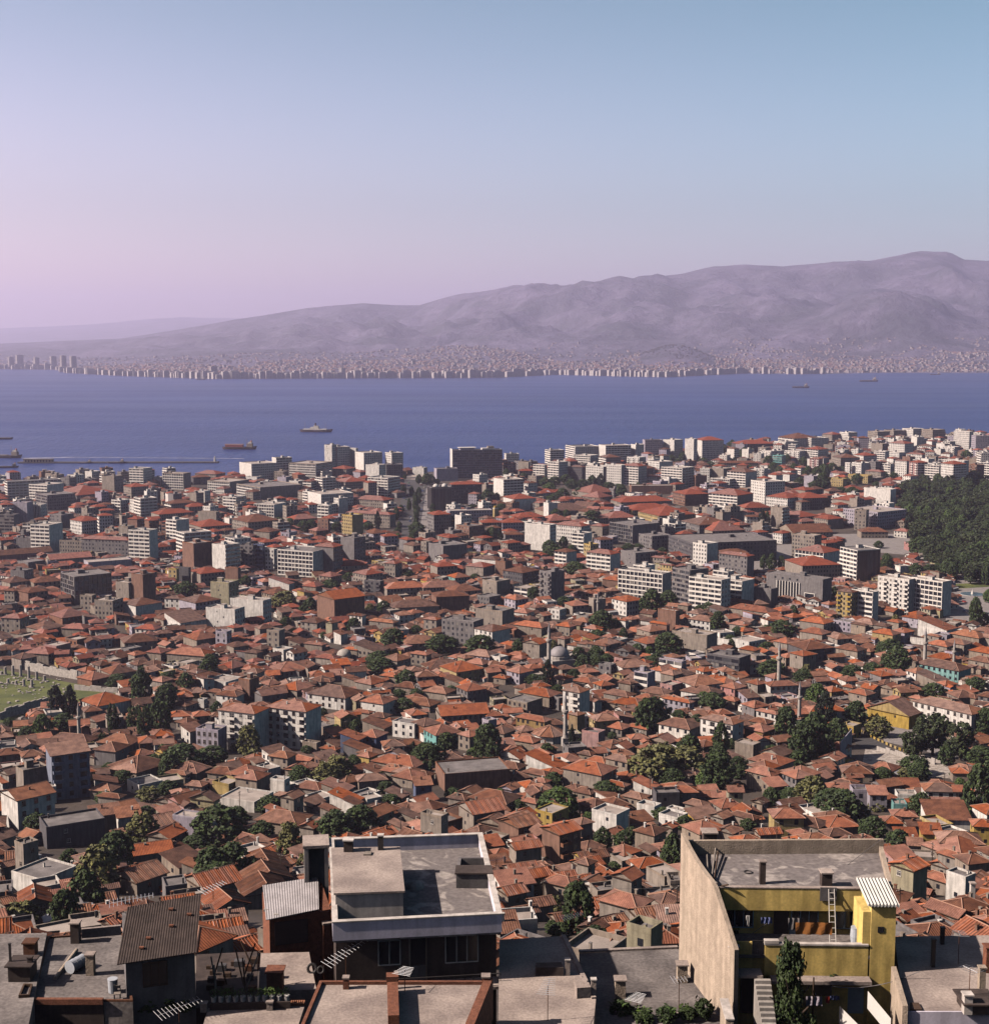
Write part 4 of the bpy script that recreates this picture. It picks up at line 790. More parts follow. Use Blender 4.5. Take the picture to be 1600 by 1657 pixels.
'D7': '''250 465 595 175 440 3 few blank g K|600 890 1000 630 690 1 blank few q C|790 970 1060 255 330 2 few few F W|570 780 800 290 330 1 few few R C|290 400 480 660 690 1 few few g C|640 790 860 150 180 1 few few g C|870 1000 1190 110 150 2 few few R C|1120 1200 1260 500 540 1 few few g C|710 900 960 60 100 2 few few R C''',
'N': '''595 700 760 515 580 1 blank few g W|800 920 985 475 540 2 blank few g C|720 950 960 655 690 1 few win R C|280 330 440 640 670 1 few few g C|110 130 340 755 800 1 few few F W|890 1040 1060 815 900 2 few few F K|1105 1110 1235 755 800 1 few few s C|1040 1050 1225 860 890 1 few few R C|760 790 900 865 890 1 few few R C|380 545 552 520 550 1 few few R C|95 160 275 570 610 1 few few g C|1040 1110 1230 620 650 1 few few R C|1150 1160 1240 500 540 1 few few F C|100 110 210 800 830 1 few few s C|1230 1300 1340 320 350 1 few few g C|640 700 740 790 820 1 few few g C''',
'P': '''0 6 30 1404 1440 1 few few g C|0 8 32 1463 1490 1 few few g C|215 240 290 1345 1360 1 few few g C|185 205 262 1425 1450 1 blank few g C|390 400 468 1412 1450 1 blank few q C|392 402 470 1430 1460 1 blank few q C|388 396 466 1450 1480 1 blank few q C|262 290 330 1404 1420 1 few few s C|300 330 390 1440 1452 1 few few g C|165 182 205 1498 1520 1 few few g C|830 840 870 1480 1500 1 few few g C'''}
# ------------------------------------------------------------------ landmarks used in labels (pixel of the photograph)
LM = [('the tall grey waterfront hotel', 765, 745), ('the jetty lighthouse', 345, 765), ('the black glass tower', 1392, 910), ('the concrete building skeleton', 140, 955),
      ('the grey-domed mosque', 905, 1060), ('the slender white minaret', 915, 1155), ('the stone bank with tall fins', 1275, 955), ('the wooded park', 1520, 850),
      ('the ruined columns', 40, 1110), ('the dark blue apartment tower', 110, 1260), ('the twin apartment blocks', 435, 1175), ('the long brown brick wall', 780, 1262),
      ('the white roof terrace building', 670, 1400), ('the curved yellow building', 1275, 1400), ('the red brick hall', 550, 985), ('the round corner building', 710, 845),
      ('the wide avenue', 665, 830), ('the hilltop white minaret pair', 1520, 1050), ('the big white school', 1535, 1160), ('the blank cinema screen wall', 1368, 1215),
      ('the scaffolded grey building', 1005, 865), ('the bright white slab block', 1232, 795), ('the blank white gable wall', 870, 865), ('the banded white tower', 232, 880),
      ('the blue flat roof hut', 690, 1265), ('the big round green tree', 905, 1300), ('the corrugated metal shack', 470, 1455), ('the tall dark cypress', 886, 1085),
      ('the pink and white house trio', 1150, 1110), ('the white balcony house', 1165, 1180), ('the lone grey minaret', 1260, 1065), ('the white waterfront towers', 540, 745),
      ('the grey gridded office', 500, 775), ('the long low lavender hall', 765, 835), ('the factory with skylight dots', 900, 825), ('the seafront slab pair', 1140, 720),
      ('the tall cream tower at right', 1557, 715), ('the mint green block', 1258, 745), ('the two yellow villas', 1365, 775), ('the zigzag balcony hotel', 1445, 975),
      ('the light blue facade', 418, 900), ('the khaki blank block', 355, 965), ('the brick gable house', 885, 1345), ('the yellow house row', 1550, 1370),
      ('the concrete post', 1571, 1460), ('the yellow rooftop hut', 365, 1275), ('the olive tree clump', 470, 1370), ('the flat black-walled house', 120, 1350),
      ('the ochre shuttered house', 862, 1170), ('the curved fountain pool', 1570, 960)]
LABN = {}
def place_label(kind, px, py, desc, order=None):
    best = min(LM, key=lambda l: math.hypot(l[1] - px, (l[2] - py) * 1.6))
    dx, dy = px - best[1], (py - best[2]) * 1.6
    dr = ('left of' if dx < 0 else 'right of') if abs(dx) > abs(dy) else ('behind' if dy < 0 else 'in front of')
    k = (kind, best[0], dr); i = LABN.get(k, 0); LABN[k] = i + 1
    return f'{desc}, {ordw(i)} {dr} {best[0]}'

# ------------------------------------------------------------------ read the list
OCC = []; RECTS = []; BL = []
cell = {}
def occ_add(x, y, r):
    for i in range(int((x - r) // 30), int((x + r) // 30) + 1):
        for j in range(int((y - r) // 30), int((y + r) // 30) + 1): cell.setdefault((i, j), []).append((x, y, r))
def occ_hit(x, y, r, k=.85):
    for i in range(int((x - r) // 30), int((x + r) // 30) + 1):
        for j in range(int((y - r) // 30), int((y + r) // 30) + 1):
            for a, b, c in cell.get((i, j), ()):
                if (a - x) ** 2 + (b - y) ** 2 < ((c + r) * k) ** 2: return True
    return False
def tile_for(px, py, g):
    if py < 930: return g.choice(('tile_red', 'tile_red', 'tile_red', 'tile_brown'))
    if px < 620 and py < 1090: return g.choice(('tile_brown', 'tile_red', 'tile_red', 'tile_brown', 'tile_orange'))
    return g.choice(('tile_orange', 'tile_orange', 'tile_orange', 'tile_brown', 'tile_pale', 'tile_brown', 'tile_pale'))
def add_spec(xl, xm, xr, yt, yb, st, sL, sR, roof, col, seed, ribs=False):
    g = random.Random(seed)
    H = st * 3.15 + .4 if st > 2 else (3.3 if st == 1 else 6.1)
    p = hit(xm, yt, H); dep = proj(*p)[2]; mpp = dep / F
    wl, wr = max(0, xm - xl) * mpp, max(0, xr - xm) * mpp; tot = wl + wr
    az = math.atan2(p.x, p.y)
    if wl < .16 * tot: th = R(g.uniform(8, 14)); b = wr / math.cos(th); a = max(5.5, min(b * g.uniform(.6, .9), 16))
    elif wr < .14 * tot: th = R(60); a = wl / math.sin(th); b = max(wr / math.cos(th), min(a * .7, 12))
    else: th = max(R(22), min(R(57), math.atan2(wl, wr))); a = wl / math.sin(th); b = wr / math.cos(th)
    a = max(a, 3.2); b = max(b, 3.2)
    rz = th - az
    cx = p.x + math.cos(rz) * b/2 - math.sin(rz) * a/2; cy = p.y + math.sin(rz) * b/2 + math.cos(rz) * a/2
    base = p.z - H
    sp = dict(b=b, a=a, H=H, st=st, sL=sL, sR=sR, roof=roof, col=col, d=dep, loc=(cx, cy, base), rz=rz, seed=seed, tile=tile_for(xm, yt, g), px=(xl+xr)/2, py=yt, area=(xr-xl)*max(6, yb-yt), ribs=ribs,
              drop=5.5 if dep < 750 else 3.0)
    if roof != 'F' and st >= 3: sp['pitch'] = .32
    BL.append(sp); r = math.hypot(a, b) / 2
    if max(a, b) > 2.2 * min(a, b):    # long building: several circles
        n_ = int(max(a, b) / min(a, b) + .5)
        for i in range(n_):
            t_ = (i + .5) / n_ - .5
            ox, oy = (t_ * b, 0) if b > a else (0, t_ * a)
            occ_add(cx + math.cos(rz) * ox - math.sin(rz) * oy, cy + math.sin(rz) * ox + math.cos(rz) * oy, min(a, b) * .62)
    else: occ_add(cx, cy, r * .88)
    RECTS.append((xl, xr, yt - (4 if roof == 'F' else 9), yb, dep))
    return sp
seed = 100
RIBS = {('D3', 970), ('D3', 1310), ('D3', 1130), ('D4', 300), ('D4', -40), ('D4', 20), ('D7', 250), ('D5', 750), ('N', 280), ('N', 95), ('D1', 1000), ('D7', 640), ('D6', 1060)}
for tab in (SPECS, SPECS2):
    for reg, txt in tab.items():
        for e in txt.replace('\n', '|').split('|'):
            q = e.split()
            if len(q) < 10: continue
            seed += 1
            xl, xm, xr, yt, yb = (float(v) for v in q[:5])
            add_spec(rx(reg, xl), rx(reg, xm), rx(reg, xr), ry(reg, yt), ry(reg, yb), int(q[5]), q[6], q[7], q[8], q[9], seed,
                     (reg, int(xl)) in RIBS or (reg == 'P' and xm > 150))

# ------------------------------------------------------------------ places that stay open
def inpoly(px, py, poly):
    c = False; n_ = len(poly)
    for i in range(n_):
        (x1, y1), (x2, y2) = poly[i], poly[(i + 1) % n_]
        if (y1 > py) != (y2 > py) and px < (x2 - x1) * (py - y1) / (y2 - y1) + x1: c = not c
    return c
OPEN = {'avenue': [(648, 768), (722, 768), (702, 876), (634, 888)], 'agora': [(-40, 1072), (70, 1078), (200, 1112), (190, 1140), (80, 1150), (0, 1186), (-60, 1190)],
        'park': [(1452, 792), (1500, 782), (1660, 775), (1700, 1010), (1545, 945), (1490, 905)], 'court': [(1345, 862), (1480, 862), (1500, 905), (1420, 915), (1350, 885)],
        'plaza': [(1535, 930), (1700, 930), (1700, 1015), (1540, 1012)], 'yard': [(1372, 1195), (1440, 1185), (1580, 1245), (1560, 1262), (1390, 1248)],
        'school': [(1440, 1165), (1480, 1170), (1560, 1215), (1500, 1240), (1420, 1200)], 'grove': [(880, 775), (1010, 770), (1015, 795), (960, 815), (850, 800)],
        'mosque': [(858, 1055), (925, 1055), (930, 1085), (860, 1085)], 'mosque2': [(850, 1180), (920, 1180), (920, 1215), (850, 1215)], 'hotelfoot': [(715, 770), (820, 770), (800, 790), (720, 790)],
        'market': [(1180, 880), (1290, 880), (1290, 930), (1190, 930)], 'lane': [(1350, 1165), (1385, 1160), (1440, 1200), (1400, 1215)]}
def is_open(px, py):
    for poly in OPEN.values():
        if inpoly(px, py, poly): return True
    return False
TREES = {
'C1': '520 570 110 290 c|650 520 80 240 c|395 760 170 210 g|600 690 230 150 b|1045 690 100 240 p|950 840 80 120 p|1310 470 210 360 b|1250 700 150 230 p|1340 780 140 310 p|1480 730 220 300 p|1090 300 220 120 b|90 650 120 70 b|1560 440 180 170 b|1430 1030 190 110 b|1560 1120 200 200 b|250 770 170 110 b|1010 1080 150 80 b|220 520 80 40 b',
'C2': '440 190 170 150 b|230 350 160 180 b|200 1060 400 160 b|480 1020 300 100 b|820 910 230 260 o|520 560 110 130 b|40 500 200 220 b|60 250 160 80 b|1280 1143 200 120 b|1510 1140 160 140 o|700 880 120 70 o|1350 900 110 60 b',
'C3': '540 160 250 110 b|780 280 190 140 b|720 395 130 80 b|760 520 200 120 b|1010 1050 250 230 b|1160 940 200 220 b|950 960 170 150 b|1500 900 190 250 b|150 1140 280 200 o|320 1060 100 120 b|320 700 120 100 b|850 930 50 130 c|1400 960 120 100 g|880 390 130 80 b|1200 370 150 80 b|20 600 90 110 b|1580 1000 150 200 b',
'C4': '605 310 75 265 c|830 880 45 225 c|600 930 140 110 b|1530 700 260 300 b|930 120 150 120 b|1050 120 160 120 b|1150 90 140 100 b|60 960 230 320 b|1570 1100 200 150 g|480 270 160 60 b|700 340 120 60 b|930 830 110 60 b|850 200 110 70 b|1200 770 90 60 b',
'C5': '100 690 300 290 b|200 1080 320 260 o|430 960 240 220 b|720 900 150 280 b|700 1080 220 260 b|640 490 250 130 b|560 430 130 90 g|1320 780 230 300 b|1480 1000 280 380 b|500 640 140 90 b|560 1130 180 140 g|880 1050 160 110 b|110 110 200 120 b|330 600 150 90 b|1180 200 260 70 b|820 860 90 90 b|1480 260 170 130 b|1200 930 170 90 b',
'C6': '185 595 115 275 c|110 440 190 190 g|90 900 330 390 b|290 780 210 230 b|450 590 200 190 b|650 690 230 150 o|800 150 240 220 b|1110 830 300 320 n|930 870 200 210 n|1350 880 260 290 n|1520 940 240 150 b|1560 680 170 220 b|680 1060 160 80 b|950 1020 260 100 b|420 200 200 110 b|1120 360 200 80 b|1480 300 190 90 b|740 120 140 110 b|1290 880 160 150 n|1010 840 170 240 n|880 440 90 40 g|1230 940 150 160 b|590 160 170 90 b',
'D1': '320 610 220 150 b|1230 700 280 250 o|1050 780 200 150 o|960 940 260 180 o|830 1040 280 180 o|430 1100 90 150 c|1060 200 180 110 b|1280 340 200 110 o|600 900 160 130 b|1260 500 170 100 b|900 360 160 90 g|1440 290 180 110 b|1180 540 160 120 o|1100 850 170 150 b',
'D2': '400 690 450 290 b|770 720 220 190 b|1010 880 260 330 o|830 450 230 140 b|1060 220 170 120 b|1330 210 240 200 o|380 1100 380 170 b|1130 1000 150 190 o|1400 690 320 250 b|660 250 150 110 b|540 560 260 150 b|180 800 260 140 b|330 860 170 120 o|60 700 150 120 b|1560 600 200 180 b|500 900 170 70 o',
'D3': '120 690 320 240 b|340 330 150 90 b|60 120 120 110 b|380 460 190 80 b|300 230 120 70 o|920 380 150 60 b|640 40 180 60 b|250 690 200 110 b|1480 490 160 70 b',
'D4': '450 530 340 240 g|860 370 240 130 b|410 280 160 120 b|830 840 170 200 b|1250 760 250 110 b|1430 960 220 190 b|1250 220 380 280 o|1540 640 130 110 b|560 560 120 70 g|1430 280 200 150 b|1080 720 130 90 b|350 960 120 60 b|700 570 120 60 g|1340 560 170 80 b|1200 520 140 70 b',
'D5': '150 180 400 180 o|430 290 260 290 b|600 200 170 100 b|1240 420 280 220 o|1420 520 350 220 b|890 470 150 180 b|1060 410 200 80 b|690 650 130 90 b|1000 690 120 90 b|130 650 130 110 b|1540 500 180 130 b|320 300 160 160 g|1130 130 200 160 b|820 250 130 60 b|40 260 130 120 b',
'D6': '150 630 350 270 b|920 590 230 200 b|560 250 130 100 b|900 240 230 140 b|1480 600 280 500 b|430 830 300 200 b|700 960 250 200 b|760 230 150 70 o|310 620 200 120 b|480 560 190 100 o|1380 560 190 140 b|1570 800 140 110 g|620 730 170 90 b|1250 230 90 60 b|1590 420 200 340 b',
'N': '590 800 200 320 b|690 900 200 140 b|1170 450 150 260 b|870 270 120 100 b|480 830 150 90 b|450 680 90 110 o|980 600 110 90 b|810 420 90 60 b|560 620 120 130 b|430 800 90 70 b',
'B2': '370 520 320 120 b|970 420 120 100 b|1340 640 270 160 o|600 1210 180 110 b|330 380 120 120 b|1370 820 120 90 b|1230 880 70 40 b|1550 700 120 90 b',
'B3': '340 470 200 90 b|140 690 150 150 b|870 690 140 120 b|960 1040 260 190 b|1430 1080 300 150 b|570 860 140 120 b|1110 350 110 90 b|730 690 100 90 o|520 360 130 60 b|820 1210 240 60 b|1190 880 120 60 b',
'B4': '60 1040 150 110 b|350 1090 380 150 b|740 1100 150 150 b|1290 310 240 130 b|1560 880 200 210 b|1330 1180 150 150 b|1500 1170 170 150 b|1080 140 200 130 b|880 540 120 110 b|1180 620 160 60 b|1520 950 170 90 b|300 360 110 50 b',
'B5': '580 830 240 250 b|750 720 200 130 b|80 960 250 170 b|1240 980 160 180 b|740 1220 280 210 b|440 1220 150 100 b|1160 800 180 100 b|390 800 120 90 b|350 200 140 80 b|450 190 110 70 b|690 220 100 60 b|300 1070 90 110 b|1360 1120 130 90 b|1430 1030 110 70 b|220 1000 120 120 b|1060 800 120 60 b',
'B6': '500 440 120 180 b|400 430 100 150 b|610 440 100 150 b|600 1240 330 120 b|720 370 90 60 b|750 1000 110 130 b|1230 780 90 130 b|440 1430 190 130 b|90 1210 130 90 b|930 920 100 60 b|30 1380 90 110 b',
'B7': '570 400 120 130 b|870 430 140 110 b|990 420 110 90 b|1100 420 130 100 b|1180 400 110 100 b|1460 940 130 310 b|1600 700 120 120 g|1550 940 110 130 b|600 1240 280 90 b|20 700 80 140 b|500 140 60 40 b|410 130 80 40 b',
'A3': '340 1130 160 110 b|430 1100 130 90 b|700 1120 110 90 b|940 860 110 60 g|1090 850 130 50 g|1140 1090 50 170 c|1340 1000 70 130 b|80 1050 110 70 b|1350 780 50 60 b|1480 900 50 120 b|1550 840 60 130 b|1500 730 50 60 b|1040 1110 130 60 b|1560 1180 130 70 b',
'A4': '200 620 120 110 b|120 610 70 90 b|250 610 90 90 b|60 640 60 60 b|40 740 60 90 b|80 900 60 160 b|100 820 60 60 b|860 830 150 150 b|960 830 90 110 b|900 1200 150 110 b|1000 1270 40 160 c|780 1190 140 90 b|1350 1280 90 60 b|1480 1310 160 110 b|100 1150 190 110 b|390 890 110 50 b|1060 550 80 90 b|1250 560 90 60 b|700 900 110 50 b|1010 900 120 60 b|1570 1200 90 60 b|470 1130 90 160 b',
'A5': '60 720 160 110 g|200 800 190 130 b|300 660 150 90 b|420 650 140 80 b|520 640 110 110 b|610 640 60 130 c|520 640 40 110 c|700 680 140 70 b|800 690 120 70 b|120 620 130 80 b|240 600 140 80 b|840 760 120 130 b|100 820 150 90 b|10 640 120 90 b|510 1040 190 130 b|800 1020 110 80 b|130 990 120 100 b|240 990 100 90 b|620 720 140 60 b|380 740 140 70 b|430 560 60 70 b|910 1330 110 70 b|1010 1310 90 50 b|210 1290 100 100 b|60 1380 170 150 b|300 1390 110 110 b|1380 380 110 70 b|1450 400 90 60 b|1250 1010 60 40 b',
'A6': '160 370 120 60 b|590 400 50 70 c|1010 500 110 110 b|1070 520 100 90 b|950 450 110 140 b|1380 560 120 130 b|1470 580 120 140 b|1340 420 120 90 b|1230 470 90 70 b|1560 560 100 130 b|1290 650 110 100 b|1440 680 130 90 b|560 260 120 110 b|690 320 130 90 b|760 310 110 80 b|390 260 120 80 b|460 280 120 90 b|890 1080 60 180 c|940 1070 60 150 b|840 830 70 40 b|110 300 200 60 b|1160 410 80 110 b|20 370 70 90 b|330 440 110 60 b|250 400 110 50 b',
'A7': '60 560 130 170 b|150 430 150 90 b|70 470 120 120 b|230 430 110 60 b|380 530 110 90 b|280 540 90 70 b|330 640 190 70 b|860 970 60 250 c|580 1120 90 60 b|530 1110 70 50 b|650 1330 120 150 b|740 480 110 50 b|640 470 110 50 b|560 560 90 40 b|1370 470 150 110 b|1450 520 170 110 b|900 700 100 70 b|800 720 90 60 b|1530 540 110 60 b|1390 330 110 110 b|230 620 110 60 b',
'P': '160 1440 70 70 o|190 1405 60 60 b|140 1480 60 70 b|35 1500 60 40 o|105 1500 50 60 b|345 1430 60 60 b|375 1425 70 60 b'}
TL = []
for reg, txt in TREES.items():
    for e in txt.split('|'):
        x, yb, wd, h, k = e.split(); s_ = REG[reg][2]
        px, py = rx(reg, float(x)), ry(reg, float(yb))
        p = hit(px, py + .10 * float(h) / s_, 0.0); mpp = proj(*p)[2] / F
        W_, H_ = float(wd) / s_ * mpp, float(h) / s_ * mpp * 1.12
        W_ = min(W_, 18.0); H_ = min(max(H_, 2.6), 20.0)
        if k in 'bgon': H_ = max(H_, W_ * .62)
        TL.append((p, W_, H_, k, px, py - .4 * float(h) / s_))
        occ_add(p.x, p.y, W_ * .30); RECTS.append((px - float(wd) / s_ * .45, px + float(wd) / s_ * .45, py - float(h) / s_, py - .25 * float(h) / s_, proj(*p)[2]))
# ------------------------------------------------------------------ fill the town between them
FILL = []
gr = random.Random(5)
def fill_zone(y0, y1, p, rot, kind):
    c, s_ = math.cos(rot), math.sin(rot)
    lim = int((y1 * .9 + 400) / p)
    for iu in range(-lim, lim):
        for iv in range(0 - lim, lim * 2):
            u, v = iu * p, iv * p
            x, y = c * u - s_ * v, s_ * u + c * v
            if not (y0 <= y < y1) or abs(x) > .39 * y + 25: continue
            street = (iu % 11 == 0) or (iv % 9 == 0)
            x += gr.uniform(-.18, .18) * p; y += gr.uniform(-.18, .18) * p
            rr = [gr.random() for _ in range(10)]
            if street or rr[0] < .05: continue
            if y > shore(x) - 35: continue
            z = ground(x, y)
            q = proj(x, y, z)
            if is_open(q[0], q[1]): continue
            yaw = rot + R(gr.uniform(-9, 9)) + (math.pi / 2 if rr[1] < .3 else 0) + (R(25) if noise.noise(Vector((x / 120, y / 120, 2))) > .15 else 0)
            far_right = q[0] > 900 and y > 1680
            if kind == 'old':
                st = 1 if rr[2] < .64 else 2; b = p * (.80 + .42 * rr[3]); a = p * (.72 + .34 * rr[4])
                roof = 'R' if rr[5] < .38 else 'g' if rr[5] < .72 else 's' if rr[5] < .84 else 'F'
                col = ('WCWGCBCWLGKYPW' if y > 310 else 'CCGBCCWGCBCCGC')[int(rr[6] * 14)]
            else:
                apt = rr[2] < (.62 if far_right else .30 if y > 1310 else .12)
                if apt: st = 4 + int(rr[3] * (4 if far_right else 3)); roof = 'F' if rr[5] < (.6 if far_right else .75) else 'R'; col = 'WWWCCGLWWB'[int(rr[6] * 10)]; b = p * (.72 + .2 * rr[4]); a = p * (.68 + .2 * rr[7])
                else: st = 2 + int(rr[3] * 2); roof = 'R' if rr[5] < .72 else 'g' if rr[5] < .82 else 'F'; col = 'CCWGCBWL'[int(rr[6] * 8)]; b = p * (.78 + .3 * rr[4]); a = p * (.66 + .26 * rr[7])
            r_ = math.hypot(a, b) / 2 * .80
            if occ_hit(x, y, r_): continue
            H = st * 3.1 + .3 if st > 1 else 2.9
            if kind == 'old' and st == 2: H = 5.1 + .8 * rr[8]
            half = (a + b) / 2 * .6 * F / q[2]
            tp = proj(x, y, z + H + (1.2 if roof != 'F' else .6))[1]
            box_ = (q[0] - half, q[0] + half, tp, q[1]); ba = (box_[1]-box_[0]) * (box_[3]-box_[2]); bad = False
            for X0, X1, Y0, Y1, D_ in RECTS:
                if D_ > q[2] + 2:
                    iw = min(X1, box_[1]) - max(X0, box_[0]); ih = min(Y1, box_[3]) - max(Y0, box_[2])
                    if iw > 0 and ih > 0 and iw * ih > .14 * min(ba, (X1-X0)*(Y1-Y0)): bad = True; break
            if bad: continue
            sty = ('win' if st > 1 or rr[9] < .4 else 'few')
            if kind != 'old' and st >= 4: sL, sR = ('band', 'win', 'balc', 'win', 'blank')[int(rr[9] * 5)], ('win', 'win', 'blank', 'band')[int(rr[8] * 4)]
            else: sL = sR = sty
            FILL.append(dict(b=b, a=a, H=H, st=st, sL=sL, sR=sR, roof=roof, col=col, d=q[2], loc=(x, y, z), rz=yaw, seed=int(rr[0] * 1e6), tile=tile_for(q[0], q[1], gr), px=q[0], py=tp, area=ba,
                             annex=(kind == 'old' and rr[7] < .6), wing=(kind == 'old' and roof in 'Rg' and .45 < rr[7] < .9), drop=4.5 if y < 750 else 2.5, ribs=(y < 400 and roof in 'gq'), pitch=.42 if st < 3 else .34))
            occ_add(x, y, r_ * .9)
fill_zone(196, 410, 6.6, R(24), 'old'); fill_zone(410, 775, 7.6, R(21), 'old'); fill_zone(775, 1200, 9.0, R(28), 'old')
fill_zone(1200, 1620, 13.5, R(33), 'mid'); fill_zone(1620, 2950, 16.5, R(36), 'mid')

# ------------------------------------------------------------------ who is an individual
def kind_of(sp): return 'apartment_building' if sp['st'] >= 4 else 'town_building' if sp['st'] == 3 else 'house'
CATN = {'apartment_building': 'apartment block', 'town_building': 'building', 'house': 'house'}
ROOFW = {'tile_orange': 'orange', 'tile_brown': 'brown', 'tile_pale': 'faded', 'tile_red': 'red'}
NUMW = {3: 'three-storey', 4: 'four-storey', 5: 'five-storey', 6: 'six-storey', 7: 'seven-storey', 8: 'eight-storey', 9: 'nine-storey', 10: 'ten-storey', 11: 'eleven-storey', 12: 'twelve-storey'}
def describe(sp):
    c = WALL[sp['col']][2]
    if sp['st'] >= 4:
        s_ = {'band': ' with pale bands', 'grid': ' with gridded front', 'balc': ' with balconies', 'frame': ' with open frame', 'fins': ' with fins', 'glass': ' with black glass side'}.get(sp['sL'], '')
        if not s_ and sp['sR'] == 'glass': s_ = ' with black glass side'
        if not s_ and sp['roof'] != 'F': s_ = ' with tiled roof'
        return f'{c} {NUMW[sp["st"]]} block{s_}'
    if sp['roof'] == 'F': return f'{c} flat-roofed {"house" if sp["st"] < 3 else "building"}'
    k = {'R': 'hipped', 'g': 'gabled', 'q': 'gabled', 's': 'lean-to'}[sp['roof']]
    return f'{c} {"house" if sp["st"] < 3 else "building"} with {ROOFW[sp["tile"]]} {k} roof'
GROUPN = {'apartment_building': 'apartment and office blocks of the town', 'town_building': 'larger old buildings of the town', 'house': 'houses of the old town'}
ALL = [(0, sp) for sp in BL] + [(1, sp) for sp in FILL]
count = {}; town = MB(); IND = []
for pr, sp in sorted(ALL, key=lambda t_: (t_[0] if kind_of(t_[1]) != 'house' else 0, -t_[1]['area'])):
    k = kind_of(sp); vis = -30 < sp['px'] < 1630 and sp['py'] < 1640
    if vis and count.get(k, 0) < 300: count[k] = count.get(k, 0) + 1; IND.append(sp)
    else: emit_stuff(town, sp)
IND.sort(key=lambda s_: s_['area'], reverse=True)
for sp in IND:
    k = kind_of(sp)
    emit(sp, k, place_label(k, sp['px'], sp['py'] + 5, describe(sp)), CATN[k], GROUPN[k])
tag(town.build('distant_houses'), 'small tiled houses packed through the rest of the town', 'houses', kind='stuff')
print('BUILD', len(BL), len(FILL), count, len(town.f))
# ------------------------------------------------------------------ trees
def crown_mesh(name, mt, seed, n_cl, per, leaf, shape, squash=1.0):
    """unit crown: height 1 from z=0..1, radius .5; shape(t)-> radius factor at height t"""
    g = random.Random(seed); V = []; Fc = []
    for i in range(n_cl):
        t_ = g.uniform(.04, .97); rmax = shape(t_) * .5
        a = g.uniform(0, 6.283); rr = rmax * (g.uniform(.45, 1.0) ** .55) * g.uniform(.86, 1.08)
        c = Vector((rr * math.cos(a), rr * math.sin(a), t_)); cr = g.uniform(.06, .125)
        for k in range(per):
            d = Vector((g.gauss(0, 1), g.gauss(0, 1), g.gauss(0, 1) * .8))
            if d.length < 1e-3: continue
            d.normalize(); p = c + Vector((d.x, d.y, d.z * squash)) * cr * g.uniform(.35, 1.05)
            nr = (d + Vector((g.gauss(0, .5), g.gauss(0, .5), g.gauss(0, .5) + .35))).normalized()
            u = nr.orthogonal().normalized(); v = nr.cross(u); s_ = leaf * g.uniform(.6, 1.3)
            a2 = g.uniform(0, 6.283); u, v = u * math.cos(a2) + v * math.sin(a2), v * math.cos(a2) - u * math.sin(a2)
            k0 = len(V)
            V += [tuple(p - u * s_ - v * s_ * .6), tuple(p + u * s_ * .2 - v * s_ * .9), tuple(p + u * s_ + v * s_ * .3), tuple(p - u * s_ * .3 + v * s_ * .8)]
            Fc.append((k0, k0 + 1, k0 + 2, k0 + 3))
    me = bpy.data.meshes.new(name); me.from_pydata(V, [], Fc); me.materials.append(MAT[mt]); me.update()
    return me
def sh_round(t): return max(.05, math.sin(math.pi * min(1, (t * .92 + .10))) ** .6)
def sh_wide(t): return max(.05, (1 - (2 * t - .75) ** 2 * .62)) if t < .9 else .45
def sh_cyp(t): return .25 + .75 * math.sin(math.pi * min(1, t * .8 + .14)) if t < .75 else max(.04, (1 - t) * 2.4)
def sh_pop(t): return .45 + .55 * math.sin(math.pi * (t * .85 + .1))
def sh_umb(t): return .55 + .45 * t if t < .75 else max(.2, 1.0 - (t - .75) * 2.4)
KIND = {'b': ('leaf_dark', sh_round, 'dark green tree', 'broadleaf_tree', 150, 26, .042), 'g': ('leaf_green', sh_round, 'bright green tree', 'plane_tree', 150, 26, .042),  # bright green broadleaf trees, species left open
        'o': ('leaf_olive', sh_wide, 'olive green tree', 'olive_tree', 130, 26, .042), 'c': ('leaf_cypress', sh_cyp, 'dark slim cypress', 'cypress_tree', 130, 22, .045),
        'p': ('leaf_dark', sh_pop, 'dense upright poplar', 'poplar_tree', 140, 24, .042), 'n': ('leaf_pine', sh_umb, 'dark park pine', 'pine_tree', 120, 24, .046)}
CROWN = {}; TRUNK = {}
for k, (mt, shp, _, _, nc, per, lf) in KIND.items():
    CROWN[k] = [crown_mesh('crown', mt, 50 + 7 * i + ord(k), nc, per, lf, shp) for i in range(3)]
def trunk_mesh(seed):
    g = random.Random(seed); m_ = MB()
    m_.bar((0, 0, -.12), (0.01, .01, .28), .045, 'bark', 7, .032); m_.bar((.01, .01, .27), (.03, 0, .72), .032, 'bark', 6, .012)
    for i in range(6):
        a = i * 1.05 + g.uniform(-.3, .3); z = g.uniform(.22, .5); r_ = g.uniform(.2, .36)
        m_.bar((.01, .01, z), (r_ * math.cos(a), r_ * math.sin(a), z + g.uniform(.15, .34)), .016, 'bark', 5, .006)
    return m_.mesh('trunk')
TRUNKS = [trunk_mesh(s_) for s_ in (3, 4, 5)]
gt = random.Random(31); AVT = []
for i_ in range(15):
    for sx in (0, 1, 2):
        k_ = i_ / 14 + gt.uniform(-.02, .02); px = (656, 682, 708)[sx] - 14 * k_ + gt.uniform(-2, 2); py = 778 + 100 * k_ + gt.uniform(-1, 1)
        if gt.random() < .25: continue
        AVT.append((hit(px, py), gt.uniform(5, 8), gt.uniform(6, 10), gt.choice('bbbg'), px, py - 3, sx))
